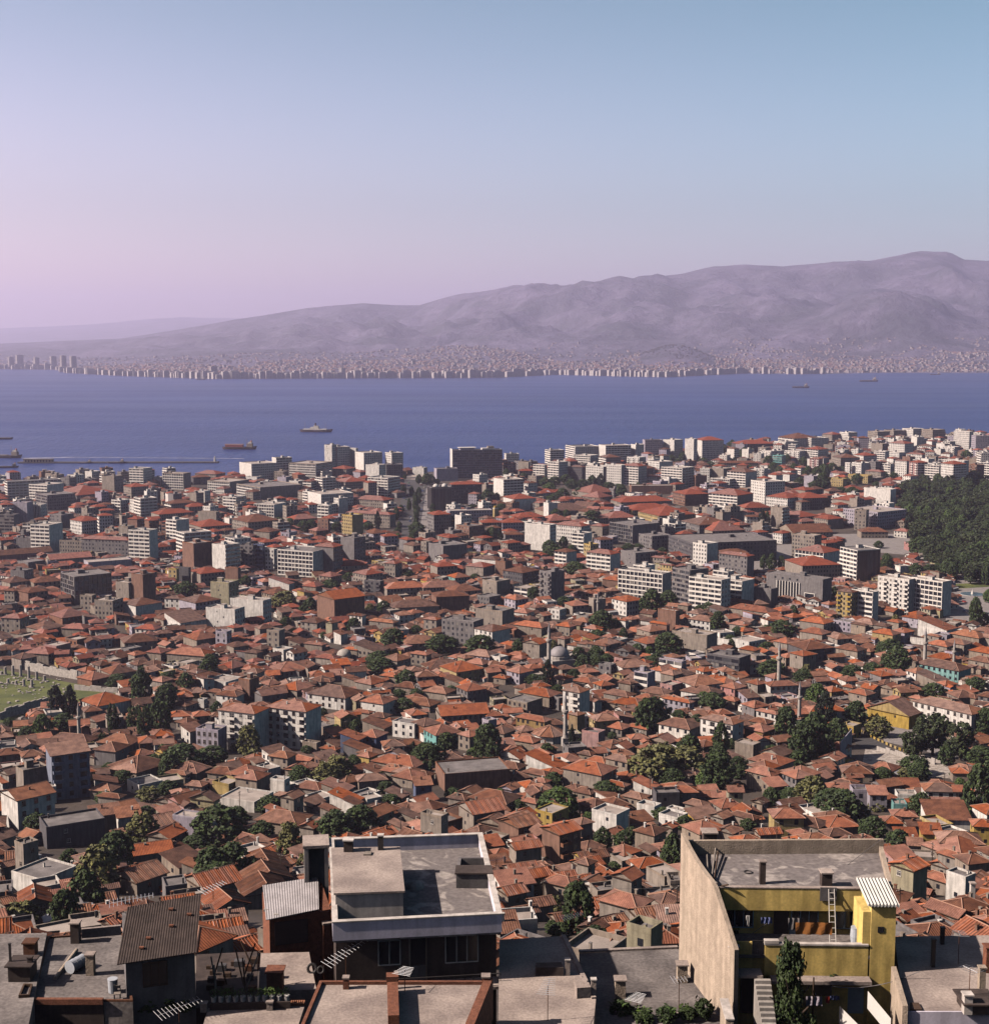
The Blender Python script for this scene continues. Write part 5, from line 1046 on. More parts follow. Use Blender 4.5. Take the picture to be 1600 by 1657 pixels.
# the wooded park: a dense stand of pines and broadleaf trees
park = []
for i in range(1500):
    px, py = gt.uniform(1448, 1625), 776 + 172 * gt.random() ** .75
    if not inpoly(px, py, OPEN['park']): continue
    if abs((px - 1520) - (py - 880) * .62) < 7 and py > 868: continue      # the light path
    p = hit(px, py); r_ = gt.choice((4.0, 5.4, 6.6, 8.0, 9.6)) * gt.uniform(.9, 1.1)
    if any((p.x - q[0].x) ** 2 + (p.y - q[0].y) ** 2 < (.70 * (r_ + q[1] / 2)) ** 2 for q in park): continue
    nz_ = noise.noise(Vector((p.x / 45, p.y / 60, 1.5))); park.append((p, 2 * r_, gt.uniform(9, 14) + 6 * max(0, nz_) + r_ * .3, gt.choice('gbbn') if nz_ > .30 else gt.choice('nnnb') if nz_ < -.05 else gt.choice('nbbnn'), px, py))
# loose trees in yards and along lanes
loose = []
for i in range(420):
    y = gt.uniform(240, 2350); x = gt.uniform(-.37, .37) * y
    if y > shore(x) - 25: continue
    q = proj(x, y, ground(x, y))
    if is_open(q[0], q[1]) or occ_hit(x, y, 2.0, 1.0): continue
    W_ = gt.uniform(3.0, 6.5) * (1 if y < 900 else 1.25); H_ = W_ * gt.uniform(.8, 1.25)
    bx = (q[0] - W_ * .5 * F / q[2], q[0] + W_ * .5 * F / q[2], q[1] - H_ * F / q[2], q[1]); bad = False
    for X0, X1, Y0, Y1, D_ in RECTS:
        if D_ > q[2]:
            iw = min(X1, bx[1]) - max(X0, bx[0]); ih = min(Y1, bx[3]) - max(Y0, bx[2])
            if iw > 0 and ih > 0 and iw * ih > .3 * (X1-X0) * (Y1-Y0): bad = True; break
    if bad: continue
    loose.append((Vector((x, y, ground(x, y))), W_, H_, gt.choice('bbbgogoc' if y < 1100 else 'bbgg'), q[0], q[1] - 5)); occ_add(x, y, W_ * .35)
def put_tree(p, W_, H_, k, label, group, name=None):
    t_ = thing(name or KIND[k][3], label, 'tree', p, gt.uniform(0, 6.28), group)
    clear = .02 if k in 'cp' else .16 if k == 'n' else .08
    inst('trunk', gt.choice(TRUNKS), t_, (0, 0, 0), 0, (H_ * .9, H_ * .9, H_))
    inst('crown', gt.choice(CROWN[k]), t_, (0, 0, H_ * clear), 0, (W_ * (1.5 if k == 'c' else 1.0), W_ * (1.5 if k == 'c' else 1.0), H_ * (1 - clear)))
nb = {}
for src, lst in (('spec', TL), ('loose', loose)):
    for p, W_, H_, k, px, py in sorted(lst, key=lambda t_: -t_[1] * t_[2] / t_[0].y ** 2):
        nm = KIND[k][3]; nb[nm] = nb.get(nm, 0) + 1
        if nb[nm] <= 300: put_tree(p, W_, H_, k, place_label('tree', px, py, KIND[k][2]), 'trees among the houses')
for p, W_, H_, k, px, py, sx in AVT: put_tree(p, W_, H_, k, place_label('avenue tree', px, py, ('round tree in the left', 'round tree in the middle', 'round tree in the right')[sx] + ' avenue row'), 'trees along the avenue', 'avenue_tree')
park.sort(key=lambda q_: q_[0].y); rows_ = [park[i_:i_ + 16] for i_ in range(0, len(park), 16)]
for ri, rw in enumerate(rows_):
    for ci, (p, W_, H_, k, px, py) in enumerate(sorted(rw, key=lambda q_: q_[4])):
        nm_ = {'n': 'dark pine', 'b': 'dark leafy tree', 'g': 'brighter green tree'}[k]
        put_tree(p, W_, H_, k, f'{nm_} in the wooded park, {ordw(ci)} from left in {ordw(ri)} row from front', 'trees of the wooded park', 'park_tree' if k != 'n' else None)
print('TREES', nb, len(park))
# ------------------------------------------------------------------ minarets and mosques
def minaret(px, ybase, ytop, label, mt='stone_pale', dist=None, rad=None):
    H0 = 6.0
    p = hit(px, ybase, H0) if dist is None else aty(px, ybase, dist)
    dep = proj(*p)[2]; z0 = p.z - H0; H = (ybase - ytop) / F * dep + H0
    r_ = rad or max(.75, H * .040)
    t_ = thing('minaret', label, 'minaret', (p.x, p.y, z0), .2, 'minarets of the old town')
    m_ = MB(); m_.box(-r_*1.5, r_*1.5, -r_*1.5, r_*1.5, -3, H*.16, mt); m_.build('base', t_)
    m_ = MB(); m_.lathe([(r_*1.35, H*.16), (r_, H*.21), (r_*.92, H*.60)], mt, 10); m_.build('shaft', t_)
    m_ = MB(); m_.lathe([(r_*.95, H*.60), (r_*1.55, H*.64), (r_*1.55, H*.675), (r_*1.35, H*.676)], mt, 12); m_.build('balcony', t_)
    m_ = MB(); m_.lathe([(r_*.74, H*.676), (r_*.70, H*.82)], mt, 10); m_.build('upper_shaft', t_)
    m_ = MB(); m_.lathe([(r_*.88, H*.82), (r_*.45, H*.90), (.05, H)], 'lead_dome', 10); m_.build('cone_cap', t_)
    return p
minaret(888, 1072, 1006, 'tall white minaret beside the grey-domed mosque')
minaret(914.5, 1185, 1119, 'slender white minaret behind the octagonal tiled mosque roof')
minaret(1260, 1098, 1036, 'lone grey minaret above the big tiled house', 'stone_ruin')
minaret(1293, 1155, 1101, 'white minaret beside the dark cypresses')
minaret(1496, 1070, 1014, 'left minaret of the pair near the mint green house')
minaret(1543, 1074, 1034, 'right minaret of the pair near the mint green house')
minaret(128, 1185, 1135, 'grey minaret in front of the ruined columns', 'stone_ruin')
minaret(967, 990, 957, 'stubby white minaret tower in front of the striped office', 'stone_pale')
# grey-domed mosque
p = hit(905, 1078, 0); dep = proj(*p)[2]; k = dep / F
t_ = thing('mosque', 'grey mosque with one large lead dome and small side domes', 'mosque', p, R(20))
W_ = 36 * k
m_ = MB(); m_.box(-W_*.55, W_*.55, -W_*.5, W_*.5, -3, W_*.36, 'stone_pale'); m_.build('prayer_hall', t_)
m_ = MB(); m_.lathe([(W_*.47, W_*.36), (W_*.47, W_*.50), (W_*.44, W_*.505)], 'stone_pale', 16); m_.build('drum', t_)
m_ = MB(); m_.lathe([(W_*.44*math.cos(a*math.pi/20), W_*.506 + W_*.40*math.sin(a*math.pi/20)) for a in range(10)], 'lead_dome', 24); m_.build('dome', t_, smooth=True)
m_ = MB(); m_.box(-W_*1.05, -W_*.56, -W_*.45, W_*.35, -3, W_*.24, 'stone_pale'); m_.build('porch', t_)
for y in (-.25, .15):
    m_ = MB(); m_.lathe([(W_*.19*math.cos(a*math.pi/16), W_*.243 + W_*.17*math.sin(a*math.pi/16)) for a in range(8)], 'lead_dome', 16, (-W_*.8, W_*y, 0)); m_.build('small_dome', t_, smooth=True)
# octagonal mosque with a tiled roof
p = hit(889, 1200, 0); k = proj(*p)[2] / F; r_ = 27 * k
t_ = thing('mosque', 'octagonal mosque with a low pale tiled roof', 'mosque', p, R(10))
m_ = MB(); m_.lathe([(r_*.92, -3), (r_*.92, r_*.55)], 'wall_white', 8); m_.build('wall', t_)
m_ = MB()
for i in range(8):
    a, b = i*math.pi/4, (i+1)*math.pi/4
    pts = [(r_*1.1*math.cos(a), r_*1.1*math.sin(a), r_*.55), (r_*1.1*math.cos(b), r_*1.1*math.sin(b), r_*.55), (0, 0, r_*1.0)]
    m_.poly(pts, 'tile_pale', [(0, 0), (r_*.84, 0), (r_*.42, r_*1.1)])
m_.build('roof', t_)
m_ = MB()
for i in range(8):
    a = i*math.pi/4; m_.bar((r_*1.1*math.cos(a), r_*1.1*math.sin(a), r_*.57), (0, 0, r_*1.02), .13, 'ridge_mortar')
m_.build('ridge_cap', t_)
# small white domes: the mosque by the park, the bath house domes
for px, py, wpx, lab in ((1281, 772, 16, 'small white dome above the trees left of the yellow villas'), (557, 1068, 22, 'low stone bath house dome left of the white gable'), (532, 1082, 12, 'smaller stone dome beside the bath house dome')):
    p = hit(px, py + 3, 0); k = proj(*p)[2] / F; r_ = wpx * k * .55
    t_ = thing('domed_building', lab, 'domed building', p)
    m_ = MB(); m_.lathe([(r_*1.15, -3), (r_*1.15, r_*.9)], 'wall_cream', 8); m_.build('wall', t_)
    m_ = MB(); m_.lathe([(r_*math.cos(a*math.pi/16), r_*.9 + r_*.85*math.sin(a*math.pi/16)) for a in range(8)], 'wall_white' if py < 900 else 'stone_ruin', 18); m_.build('dome', t_, smooth=True)

# ------------------------------------------------------------------ the waterfront hotel
xl, xm, xr = rx('A4', 415), rx('A4', 482), rx('A4', 1022)
sp = add_spec(xl, xm, xr, ry('A4', 262), ry('A4', 600), 12, 'few', 'grid', 'F', 'W', 901); BL.pop(); sp['par'] = 1.0
sp['col'] = 'H'; root = emit(sp, 'hotel', 'tall slab hotel on the waterfront with white end wall and blue-grey gridded front', 'hotel')  # slate colour holds the shade on the front as well as its blue glass
b, a, H = sp['b'], sp['a'], sp['H']
m_ = MB(); m_.box(-b/2-.5, -b/2-.02, -a/2-.4, a/2+.4, -2, H+2.2, 'wall_white'); m_.build('end_wall', root)
m_ = MB(); m_.box(-b*.34, -b*.05, -a*.42, a*.3, H+.05, H+3.4, 'wall_lavender'); m_.box(-b*.37, -b*.02, -a*.46, a*.36, H+3.402, H+3.9, 'trim_white'); m_.build('roof_restaurant', root)
m_ = MB(); m_.box(b*.1, b*.36, -a*.4, a*.3, H+.05, H+2.6, 'wall_white'); m_.build('plant_room', root)
m_ = MB(); m_.box(b*.22, b*.34, -a*.3, a*.2, H+2.605, H+5.0, 'wall_cream'); m_.build('lift_house', root)
# scalloped tower with two white domes
sp = add_spec(rx('A4', 212), rx('A4', 252), rx('A4', 470), ry('A4', 665), ry('A4', 890), 8, 'fins', 'fins', 'F', 'G', 902); BL.pop()
root = emit(sp, 'office_building', 'pale ribbed tower with two white roof domes beside the avenue', 'office building')
for x in (-.2, .22):
    r_ = sp['b'] * .15; m_ = MB(); m_.lathe([(r_*math.cos(q*math.pi/16), sp['H'] + .6 + r_*math.sin(q*math.pi/16)) for q in range(8)], 'wall_white', 16, (sp['b']*x, -sp['a']*.1, 0)); m_.build('roof_dome', root, smooth=True)
# square yellow clock-like tower
p = hit(rx('A4', 945), ry('A4', 870), 14); t_ = thing('tower', 'slim yellow square tower at the end of the lavender hall', 'tower', (p.x, p.y, p.z-14), R(25))
m_ = MB(); m_.box(-2.1, 2.1, -2.1, 2.1, -2, 12.6, 'wall_yellow'); m_.build('shaft', t_)
m_ = MB(); m_.box(-2.5, 2.5, -2.5, 2.5, 12.6, 13.1, 'trim_white'); m_.box(-1.6, 1.6, -1.6, 1.6, 13.103, 15.2, 'wall_yellow'); m_.build('belfry', t_)

# ------------------------------------------------------------------ stone bank with fins
sp = add_spec(rx('B6', 430), rx('B6', 1100), rx('B6', 1195), ry('B6', 575), ry('B6', 870), 6, 'blank', 'blank', 'F', 'G', 903); BL.pop()
root = emit(sp, 'bank_building', 'blank stone bank with tall window fins and one square window', 'bank building')
b, a, H = sp['b'], sp['a'], sp['H']
def lf(mb, u0, u1, n0, n1, z0, z1, mt):   # on the left face, u measured from the far (left) end
    mb.box(-b/2-n1, -b/2-n0, a/2-u1*a, a/2-u0*a, z0, z1, mt)
m_ = MB(); lf(m_, .20, .60, .0, .03, H*.10, H*.78, 'glass_dark'); m_.build('glazing', root)
for i in range(9):
    u = .20 + .40 * i / 8; m_ = MB(); lf(m_, u-.006, u+.006, .031, .7, H*.08, H*.80, 'trim_white'); m_.build('fin', root)
m_ = MB(); lf(m_, .70, .86, .0, .03, H*.10, H*.46, 'glass_dark'); m_.build('window', root)
m_ = MB()
for q in ((.69, .70, .09, .48), (.86, .87, .09, .48), (.70, .86, .46, .48), (.70, .86, .09, .10)): lf(m_, q[0], q[1], .031, .5, H*q[2], H*q[3], 'trim_white')
m_.build('window_frame', root)
for i in range(4):
    u = .15 + .13 * i; m_ = MB(); lf(m_, u, u+.03, .0, .04, H*.86, H*.93, 'glass_dark'); m_.build('roof_vent', root)

# ------------------------------------------------------------------ cinema screen wall, ruined yard, lane
p0, p1 = hit(1359.5, 1238), hit(1377.5, 1222)
m_ = MB(); d_ = (p1 - p0).normalized(); nn = Vector((-d_.y, d_.x, 0)).normalized() * .35; h_ = 38 / F * proj(*p0)[2]
q = [p0, p1, p1 + nn, p0 + nn]; m_.hexa([v - Vector((0, 0, 2)) for v in (q[0], q[3], q[2], q[1])][::-1], [Vector((v.x, v.y, p0.z + h_)) for v in (q[0], q[3], q[2], q[1])][::-1], 'wall_lavender')
tag(m_.build('screen_wall'), 'blank pale cinema screen wall standing beside the dark grove', 'screen wall')
def sheet(name, pts, mt, dz, label, kind='structure', cat=None):
    m_ = MB(); N = 6
    A, B_, C_, D_ = [Vector((v[0], v[1], 0)) for v in pts]
    g_ = [[None] * (N + 1) for _ in range(N + 1)]
    for i in range(N + 1):
        for j in range(N + 1):
            s_, q_ = i / N, j / N; v = (A * (1-s_) + B_ * s_) * (1-q_) + (D_ * (1-s_) + C_ * s_) * q_
            g_[i][j] = (v.x, v.y, ground(v.x, v.y) + dz)
    for i in range(N):
        for j in range(N): m_.poly([g_[i][j], g_[i+1][j], g_[i+1][j+1], g_[i][j+1]], mt)
    return tag(m_.build(name), label, cat, kind=kind)
def gp(px, py): v = hit(px, py); return (v.x, v.y)
mat('rubble', (0.50, 0.44, 0.39), var=0.5, scale=0.5, col2=(0.25, 0.21, 0.18), fine=1.5)
mat('grass', (0.125, 0.135, 0.038), var=0.35, scale=0.12, col2=(0.07, 0.085, 0.026), fine=1.5)
sheet('ruin_yard', [gp(1392, 1250), gp(1560, 1262), gp(1520, 1225), gp(1400, 1212)], 'rubble', .08, 'pale rubble yard beside the curved lane')
sheet('lane', [gp(1384, 1205), gp(1445, 1222), gp(1432, 1205), gp(1370, 1168)], 'asphalt', .12, 'curved asphalt lane below the school')
sheet('school_yard', [gp(1430, 1200), gp(1560, 1232), gp(1530, 1190), gp(1425, 1168)], 'pavement', .05, 'school yard under the pines')
for i, (a_, b_) in enumerate((((1418, 1215), (1470, 1228)), ((1470, 1228), (1512, 1238)), ((1373, 1172), (1400, 1190)), ((1400, 1190), (1446, 1211)), ((1446, 1211), (1500, 1230)))):
    p0, p1 = hit(*a_), hit(*b_); d_ = (p1 - p0); nn = Vector((-d_.y, d_.x, 0)).normalized() * .4; h_ = 2.6 if i < 2 else 1.1
    mt = 'stone_pale' if i < 2 else 'wall_yellow'
    m_ = MB(); n_ = 7
    for j in range(n_):
        s0, s1 = p0 + d_ * (j / n_), p0 + d_ * ((j + 1) / n_ - (.0 if i < 2 else .5 / n_)); hh = h_ * (rnd.uniform(.6, 1.1) if i < 2 else 1)
        z_ = min(s0.z, s1.z); q = [s0, s1, s1 + nn, s0 + nn]
        m_.hexa([(v.x, v.y, z_ - 1.5) for v in q], [(v.x, v.y, z_ + hh) for v in q], mt)
    tag(m_.build('yard_wall'), ['broken pale stone wall along the rubble yard, left stretch', 'broken pale stone wall along the rubble yard, right stretch', 'yellow pier wall at the top of the curved lane', 'yellow pier wall at the middle of the curved lane', 'yellow pier wall at the foot of the school pines'][i], 'wall')
# open paved places
sheet('sports_court', [gp(1352, 888), gp(1488, 900), gp(1474, 864), gp(1348, 864)], 'pavement', .06, 'grey paved court beside the park')
sheet('plaza', [gp(1530, 1012), gp(1690, 1015), gp(1680, 930), gp(1530, 932)], 'pavement', .05, 'paved plaza with a curved pool at the right edge')
sheet('market_street', [gp(1190, 938), gp(1290, 930), gp(1290, 880), gp(1215, 884)], 'pavement', .05, 'paved market street')
sheet('park_path', [gp(1548, 936), gp(1560, 936), gp(1516, 876), gp(1509, 876)], 'deck_pale', .12, 'pale straight path along the park edge')
mat('paint_pale_blue_water', (.10, .15, .19), rough=.2)
p = hit(1573, 962); m_ = MB(); k = proj(*p)[2] / F
m_.lathe([(20*k, 0), (20*k, .35), (19*k, .36)], 'stone_pale', 28); t_ = thing('fountain_pool', 'curved shallow fountain pool on the plaza', 'fountain', (p.x, p.y, p.z+.06)); m_.build('rim', t_)
m_ = MB(); m_.lathe([(18.8*k, .37), (18.7*k, .375)], 'paint_pale_blue_water', 28); m_.build('water', t_)
m_ = MB(); m_.lathe([(1.2, .3), (.5, 2.4), (.05, 4.2)], 'wall_white', 8); m_.build('spout', t_)
for q, lab in (((1545, 955, 1600, 948), 'lawn'),):
    sheet('lawn', [gp(1542, 953), gp(1600, 950), gp(1600, 943), gp(1542, 945)], 'grass', .1, 'strip of lawn beside the plaza pool', 'structure')

# ------------------------------------------------------------------ agora ruins
sheet('agora_field', [gp(-60, 1188), gp(96, 1142), gp(205, 1122), gp(-40, 1074)], 'grass', .1, 'green field of the ancient ruins')
gc = random.Random(77)
COLS = [(50, 185, 75), (122, 195, 100), (193, 205, 115), (268, 222, 120), (340, 235, 85), (412, 245, 55), (75, 265, 45), (150, 275, 40), (222, 292, 70), (295, 305, 78), (16, 185, 35), (118, 268, 22)]
for i, (x, yb, h) in enumerate(COLS):
    p = hit(rx('C1', x), ry('C1', yb)); k = proj(*p)[2] / F; H = h / 5.714 * k; r_ = 2.4 * k
    t_ = thing('column', f'broken grey column standing in the ruins, {ordw(i)} of the group', 'column', (p.x, p.y, p.z), 0, 'columns of the ruins')
    m_ = MB(); m_.box(-r_*1.3, r_*1.3, -r_*1.3, r_*1.3, -.5, .5, 'stone_ruin'); m_.build('plinth', t_)
    m_ = MB(); m_.lathe([(r_, .5), (r_*.9, H)], 'stone_ruin', 10); m_.build('shaft', t_)
rb = MB()
for i in range(260):
    px, py = gc.uniform(-10, 110), gc.uniform(1092, 1165)
    if not inpoly(px, py, OPEN['agora']): continue
    if gc.random() > (.9 if (1098 < py < 1118 or abs(py - (1112 + px * .18)) < 5 or abs(py - (1160 - px * .32)) < 7) else .12): continue
    p = hit(px, py); s_ = gc.uniform(.3, .9); m2 = MB(); m2.box(-s_, s_, -s_*.7, s_*.7, -.3, s_*.9, 'stone_pale'); rb.add(m2, loc=p, rz=gc.uniform(0, 3))
tag(rb.build('fallen_stones'), 'pale fallen stones scattered over the ruins', 'stones', kind='stuff')
for i, (a_, b_, h_) in enumerate((((0, 1166), (78, 1141), 4.5), ((38, 1084), (125, 1100), 5.0), ((120, 1117), (190, 1122), 3.0))):
    p0, p1 = hit(*a_), hit(*b_); d_ = p1 - p0; nn = Vector((-d_.y, d_.x, 0)).normalized() * .8; m_ = MB()
    for j in range(8):
        s0, s1 = p0 + d_ * (j / 8), p0 + d_ * ((j + 1) / 8); hh = h_ * gc.uniform(.75, 1.05); q = [s0, s1, s1 + nn, s0 + nn]
        m_.hexa([(v.x, v.y, s0.z - 2) for v in q], [(v.x, v.y, s0.z + hh) for v in q], 'stone_ruin')
    tag(m_.build('ruin_wall'), ['long dark stone wall bounding the ruins at the front', 'long stone wall behind the row of ruined columns', 'rough stone wall right of the ruins'][i], 'wall')

# ------------------------------------------------------------------ avenue with cars
sheet('avenue', [gp(640, 884), gp(700, 878), gp(716, 772), gp(652, 772)], 'asphalt', .06, 'wide avenue running down to the waterfront')
sheet('side_lane', [gp(676, 876), gp(692, 876), gp(702, 790), gp(690, 790)], 'pavement', .10, 'pale carriageway on the right of the avenue')
sheet('sea_plaza', [gp(648, 776), gp(724, 776), gp(718, 767), gp(650, 767)], 'deck_pale', .12, 'pale waterfront square at the end of the avenue')
CARC = {'red': (.35, .05, .04), 'white': (.62, .60, .58), 'blue': (.06, .10, .25), 'cream': (.5, .44, .34), 'green': (.07, .16, .09), 'grey': (.22, .22, .23)}
for c_, v in CARC.items(): mat('paint_' + c_, v, rough=.35, var=.05, spec=.5)
def car_meshes(c_):
    B_ = MB(); pm = 'paint_' + c_
    pr = [(-2.1, .35), (2.1, .35), (2.1, .75), (1.2, .88), (-1.9, .9), (-2.1, .8)]
    B_.hexa([(x, -.8, z) for x, z in pr], [(x, .8, z) for x, z in pr], pm)
    G_ = MB(); G_.hexa([(-1.7, -.72, .89), (1.0, -.72, .89), (1.0, .72, .89), (-1.7, .72, .89)], [(-1.3, -.6, 1.36), (.45, -.6, 1.36), (.45, .6, 1.36), (-1.3, .6, 1.36)], 'glass_dark')
    T_ = MB(); T_.box(-1.25, .4, -.58, .58, 1.363, 1.42, pm)
    W2 = MB(); W2.bar((0, -.09, 0), (0, .09, 0), .31, 'metal_dark', 10)
    return B_.mesh('body'), G_.mesh('cabin'), T_.mesh('roof'), W2.mesh('wheel')
CM = {c_: car_meshes(c_) for c_ in CARC}
gcar = random.Random(3); spots = []
for i in range(160):
    px, py = gcar.uniform(642, 706), 779 + 100 * gcar.random()
    if not inpoly(px, py, OPEN['avenue']): continue
    p = hit(px, py)
    if any((p - q).length < 7 for q in spots): continue
    spots.append(p)
for p in spots[:70]:
    c_ = gcar.choice(list(CARC)); q = proj(*p)
    r_ = thing('parked_car', place_label('car', q[0], q[1], f'small {c_} car'), 'car', (p.x, p.y, p.z + .11), R(gcar.choice((78, 82, 258))) if gcar.random() < .7 else R(gcar.uniform(0, 180)), 'cars on the avenue')
    for nm, me in zip(('body', 'cabin', 'roof'), CM[c_]): inst(nm, me, r_)
    for x in (-1.3, 1.3):
        for y in (-.72, .72): inst('wheel', CM[c_][3], r_, (x, y, .31))
for i, (px, py) in enumerate(((1553, 936), (1586, 935), (1560, 990), (1430, 905), (1453, 906), (1478, 908), (1575, 940), (1560, 975))):
    p = hit(px, py); c_ = ['red', 'cream', 'blue', 'red', 'white', 'grey', 'white', 'red'][i]
    r_ = thing('parked_car', place_label('car', px, py, f'small {c_} car'), 'car', (p.x, p.y, p.z + .1), R(40 * i), 'cars near the plaza')
    for nm, me in zip(('body', 'cabin', 'roof'), CM[c_]): inst(nm, me, r_)
    for x in (-1.3, 1.3):
        for y in (-.72, .72): inst('wheel', CM[c_][3], r_, (x, y, .31))

# ------------------------------------------------------------------ jetty, lighthouse, ships
p0, p1 = atz(28, 750, 0), atz(352, 749.5, 0)
m_ = MB(); m_.hexa([(p0.x, p0.y, -2), (p1.x, p1.y, -2), (p1.x, p1.y + 14, -2), (p0.x, p0.y + 14, -2)], [(p0.x, p0.y, 2.0), (p1.x, p1.y, 2.0), (p1.x, p1.y + 14, 2.0), (p0.x, p0.y + 14, 2.0)], 'wall_dark')
tag(m_.build('jetty'), 'long low stone jetty reaching across the bay at the left', None, kind='structure')
p = atz(346.5, 749, 0); t_ = thing('lighthouse', 'small white lighthouse at the end of the jetty', 'lighthouse', (p.x, p.y + 6, 2))
m_ = MB(); m_.lathe([(1.7, 0), (1.1, 6.0)], 'wall_white', 12); m_.build('tower', t_)
m_ = MB(); m_.lathe([(1.6, 6.0), (1.6, 6.3), (.8, 6.31), (.8, 7.4), (.1, 8.2)], 'wall_white', 12); m_.build('lantern', t_)
t_ = thing('jetty_shed', 'low shed with open bays on the jetty', 'shed', ((p0.x + (p1.x - p0.x) * .10), p0.y + 7, 2))
m_ = MB(); m_.box(-22, 22, -4, 4, 0, 4.2, 'wall_cream'); m_.build('wall', t_); m_ = MB(); m_.box(-23, 23, -5, 5, 4.203, 4.7, 'deck_grey'); m_.build('roof', t_)
for i in range(9): m_ = MB(); m_.box(-20 + i*4.6, -17.4 + i*4.6, -4.06, -4.0, .2, 3.2, 'glass_dark'); m_.build('opening', t_)  # flat dark panels stand in for the shade inside the open bays
def hull(L, W_, H, mt, sheer=.5):
    m_ = MB(); n_ = 12; lo, hi = [], []
    side = []
    for i in range(n_ + 1):
        u = i / n_; x = (u - .5) * L; wf = W_/2 * min(1, (1 - abs(2*u-1) ** (5 if u < .5 else 2.2)) * 1.25 + .04); zz = H * (1 + sheer * abs(2*u-1) ** 2.5 * (1 if u > .5 else .4)); side.append((x, wf, zz))
    poly_t = [(x + (L*.03 if i == n_ else 0), -w_, z) for i, (x, w_, z) in enumerate(side)] + [(x, w_, z) for x, w_, z in reversed(side)]
    poly_b = [(x * .94, -w_ * .8, -1.2) for x, w_, z in side] + [(x * .94, w_ * .8, -1.2) for x, w_, z in reversed(side)]
    m_.hexa(poly_b, poly_t, mt)
    return m_
mat('hull_dark', (.05, .035, .04), var=.2); mat('hull_red', (.22, .06, .05), var=.2); mat('ship_orange', (.5, .2, .1), var=.2)
def ship(px, py, Lpx, style, label, rz=0.0):
    p = atz(px, py, 0); L = Lpx / F * p.y; t_ = thing('cargo_ship' if style != 'liner' else 'passenger_ship', label, 'ship', (p.x, p.y, 0), rz)
    H = L * .065; W_ = L * .16
    hull(L, W_, H, {'cargo': 'hull_dark', 'liner': 'hull_dark', 'red': 'hull_dark', 'low': 'hull_dark'}[style]).build('hull', t_)
    if style == 'liner':
        m_ = MB(); m_.box(-L*.38, L*.34, -W_*.42, W_*.42, H*1.02, H*1.5, 'wall_white'); m_.build('deck_house', t_)
        m_ = MB(); m_.box(-L*.16, L*.10, -W_*.36, W_*.36, H*1.502, H*2.3, 'wall_white'); m_.box(-L*.06, L*.08, -W_*.3, W_*.3, H*2.303, H*2.9, 'wall_white'); m_.build('bridge', t_)
        m_ = MB(); m_.bar((0, 0, H*2.5), (-L*.01, 0, H*4.1), W_*.17, 'hull_dark', 10); m_.build('funnel', t_)
        for x in (-.34, .3): m_ = MB(); m_.bar((L*x, 0, H), (L*x, 0, H*4.6), L*.004, 'wall_cream', 5); m_.build('mast', t_)
    else:
        s_ = 1 if style != 'red' else -1
        m_ = MB(); m_.box(L*.24*s_, L*.40*s_, -W_*.42, W_*.42, H*1.02, H*2.6, 'wall_cream'); m_.box(L*.28*s_, L*.38*s_, -W_*.35, W_*.35, H*2.603, H*3.3, 'wall_white'); m_.build('bridge', t_)
        m_ = MB(); m_.bar((L*.36*s_, 0, H*2.6), (L*.36*s_, 0, H*4.0), W_*.13, 'ship_orange', 8); m_.build('funnel', t_)
        m_ = MB(); m_.bar((L*.22*s_, 0, H), (L*.22*s_, 0, H*5.2), L*.005, 'wall_cream', 5); m_.build('mast', t_)
        m_ = MB(); m_.box(-L*.40*s_, L*.12*s_, -W_*.40, W_*.40, H*1.02, H*(2.1 if style == 'cargo' else 1.4), 'hull_red' if style == 'cargo' else 'deck_grey'); m_.build('cargo', t_)
        if style == 'cargo': m_ = MB(); m_.box(-L*.41, L*.13, -W_*.41, W_*.41, H*2.103, H*2.35, 'wall_pink'); m_.build('hatch_cover', t_)
ship(387, 727, 56, 'cargo', 'dark cargo ship with pink hatch covers in the bay', R(-4)); ship(511, 699, 54, 'liner', 'white passenger ship with funnel in the bay', R(-8))
ship(2, 711, 36, 'red', 'white and orange ship at the left edge of the bay', R(8)); ship(6, 741, 60, 'low', 'low dark ship just above the jetty at the left edge', R(-5))
ship(1295, 627.5, 28, 'low', 'small grey freighter near the far shore at right', R(3)); ship(1405, 617.5, 30, 'low', 'long low freighter close to the far shore at right', R(-3)); ship(1513, 606.5, 18, 'low', 'dark ship moored against the far shore at right', R(5)); ship(325, 614.5, 16, 'low', 'tiny dark ship by the far shore at left', R(0))
ship(12, 757, 34, 'low', 'dark tug beside the jetty shed', R(12)); ship(137, 749.8, 24, 'low', 'dark barge moored at the jetty, left', 0); ship(188, 749.8, 30, 'low', 'dark barge moored at the jetty, right', 0)
mat('foam', (.50, .49, .55), var=.3, scale=.05)
for i, (a_, b_, w_) in enumerate((((36, 741.5), (120, 739.8), 1.0), ((120, 739.8), (395, 742.0), .55))):
    p0, p1 = atz(*a_, .05), atz(*b_, .05); m_ = MB(); n_ = 24; top, bot = [], []
    for j in range(n_ + 1):
        v = p0 + (p1 - p0) * (j / n_); e_ = w_ * 5 * (1 + .7 * noise.noise(Vector((j * .8, i, 0)))); top.append((v.x, v.y + e_, .05)); bot.append((v.x, v.y - e_ * .6, .05))
    for j in range(n_): m_.poly([bot[j], bot[j+1], top[j+1], top[j]], 'foam')
    tag(m_.build('ship_wake'), ['bright foam wake behind the low ship', 'faint long wake line beyond the jetty'][i], 'wake')
CAMZ_ = CAMZ; CAMZ = 150.0; BEFORE = set(bpy.data.objects)   # the near terraces are laid out from a level 37 m below, then lifted into place
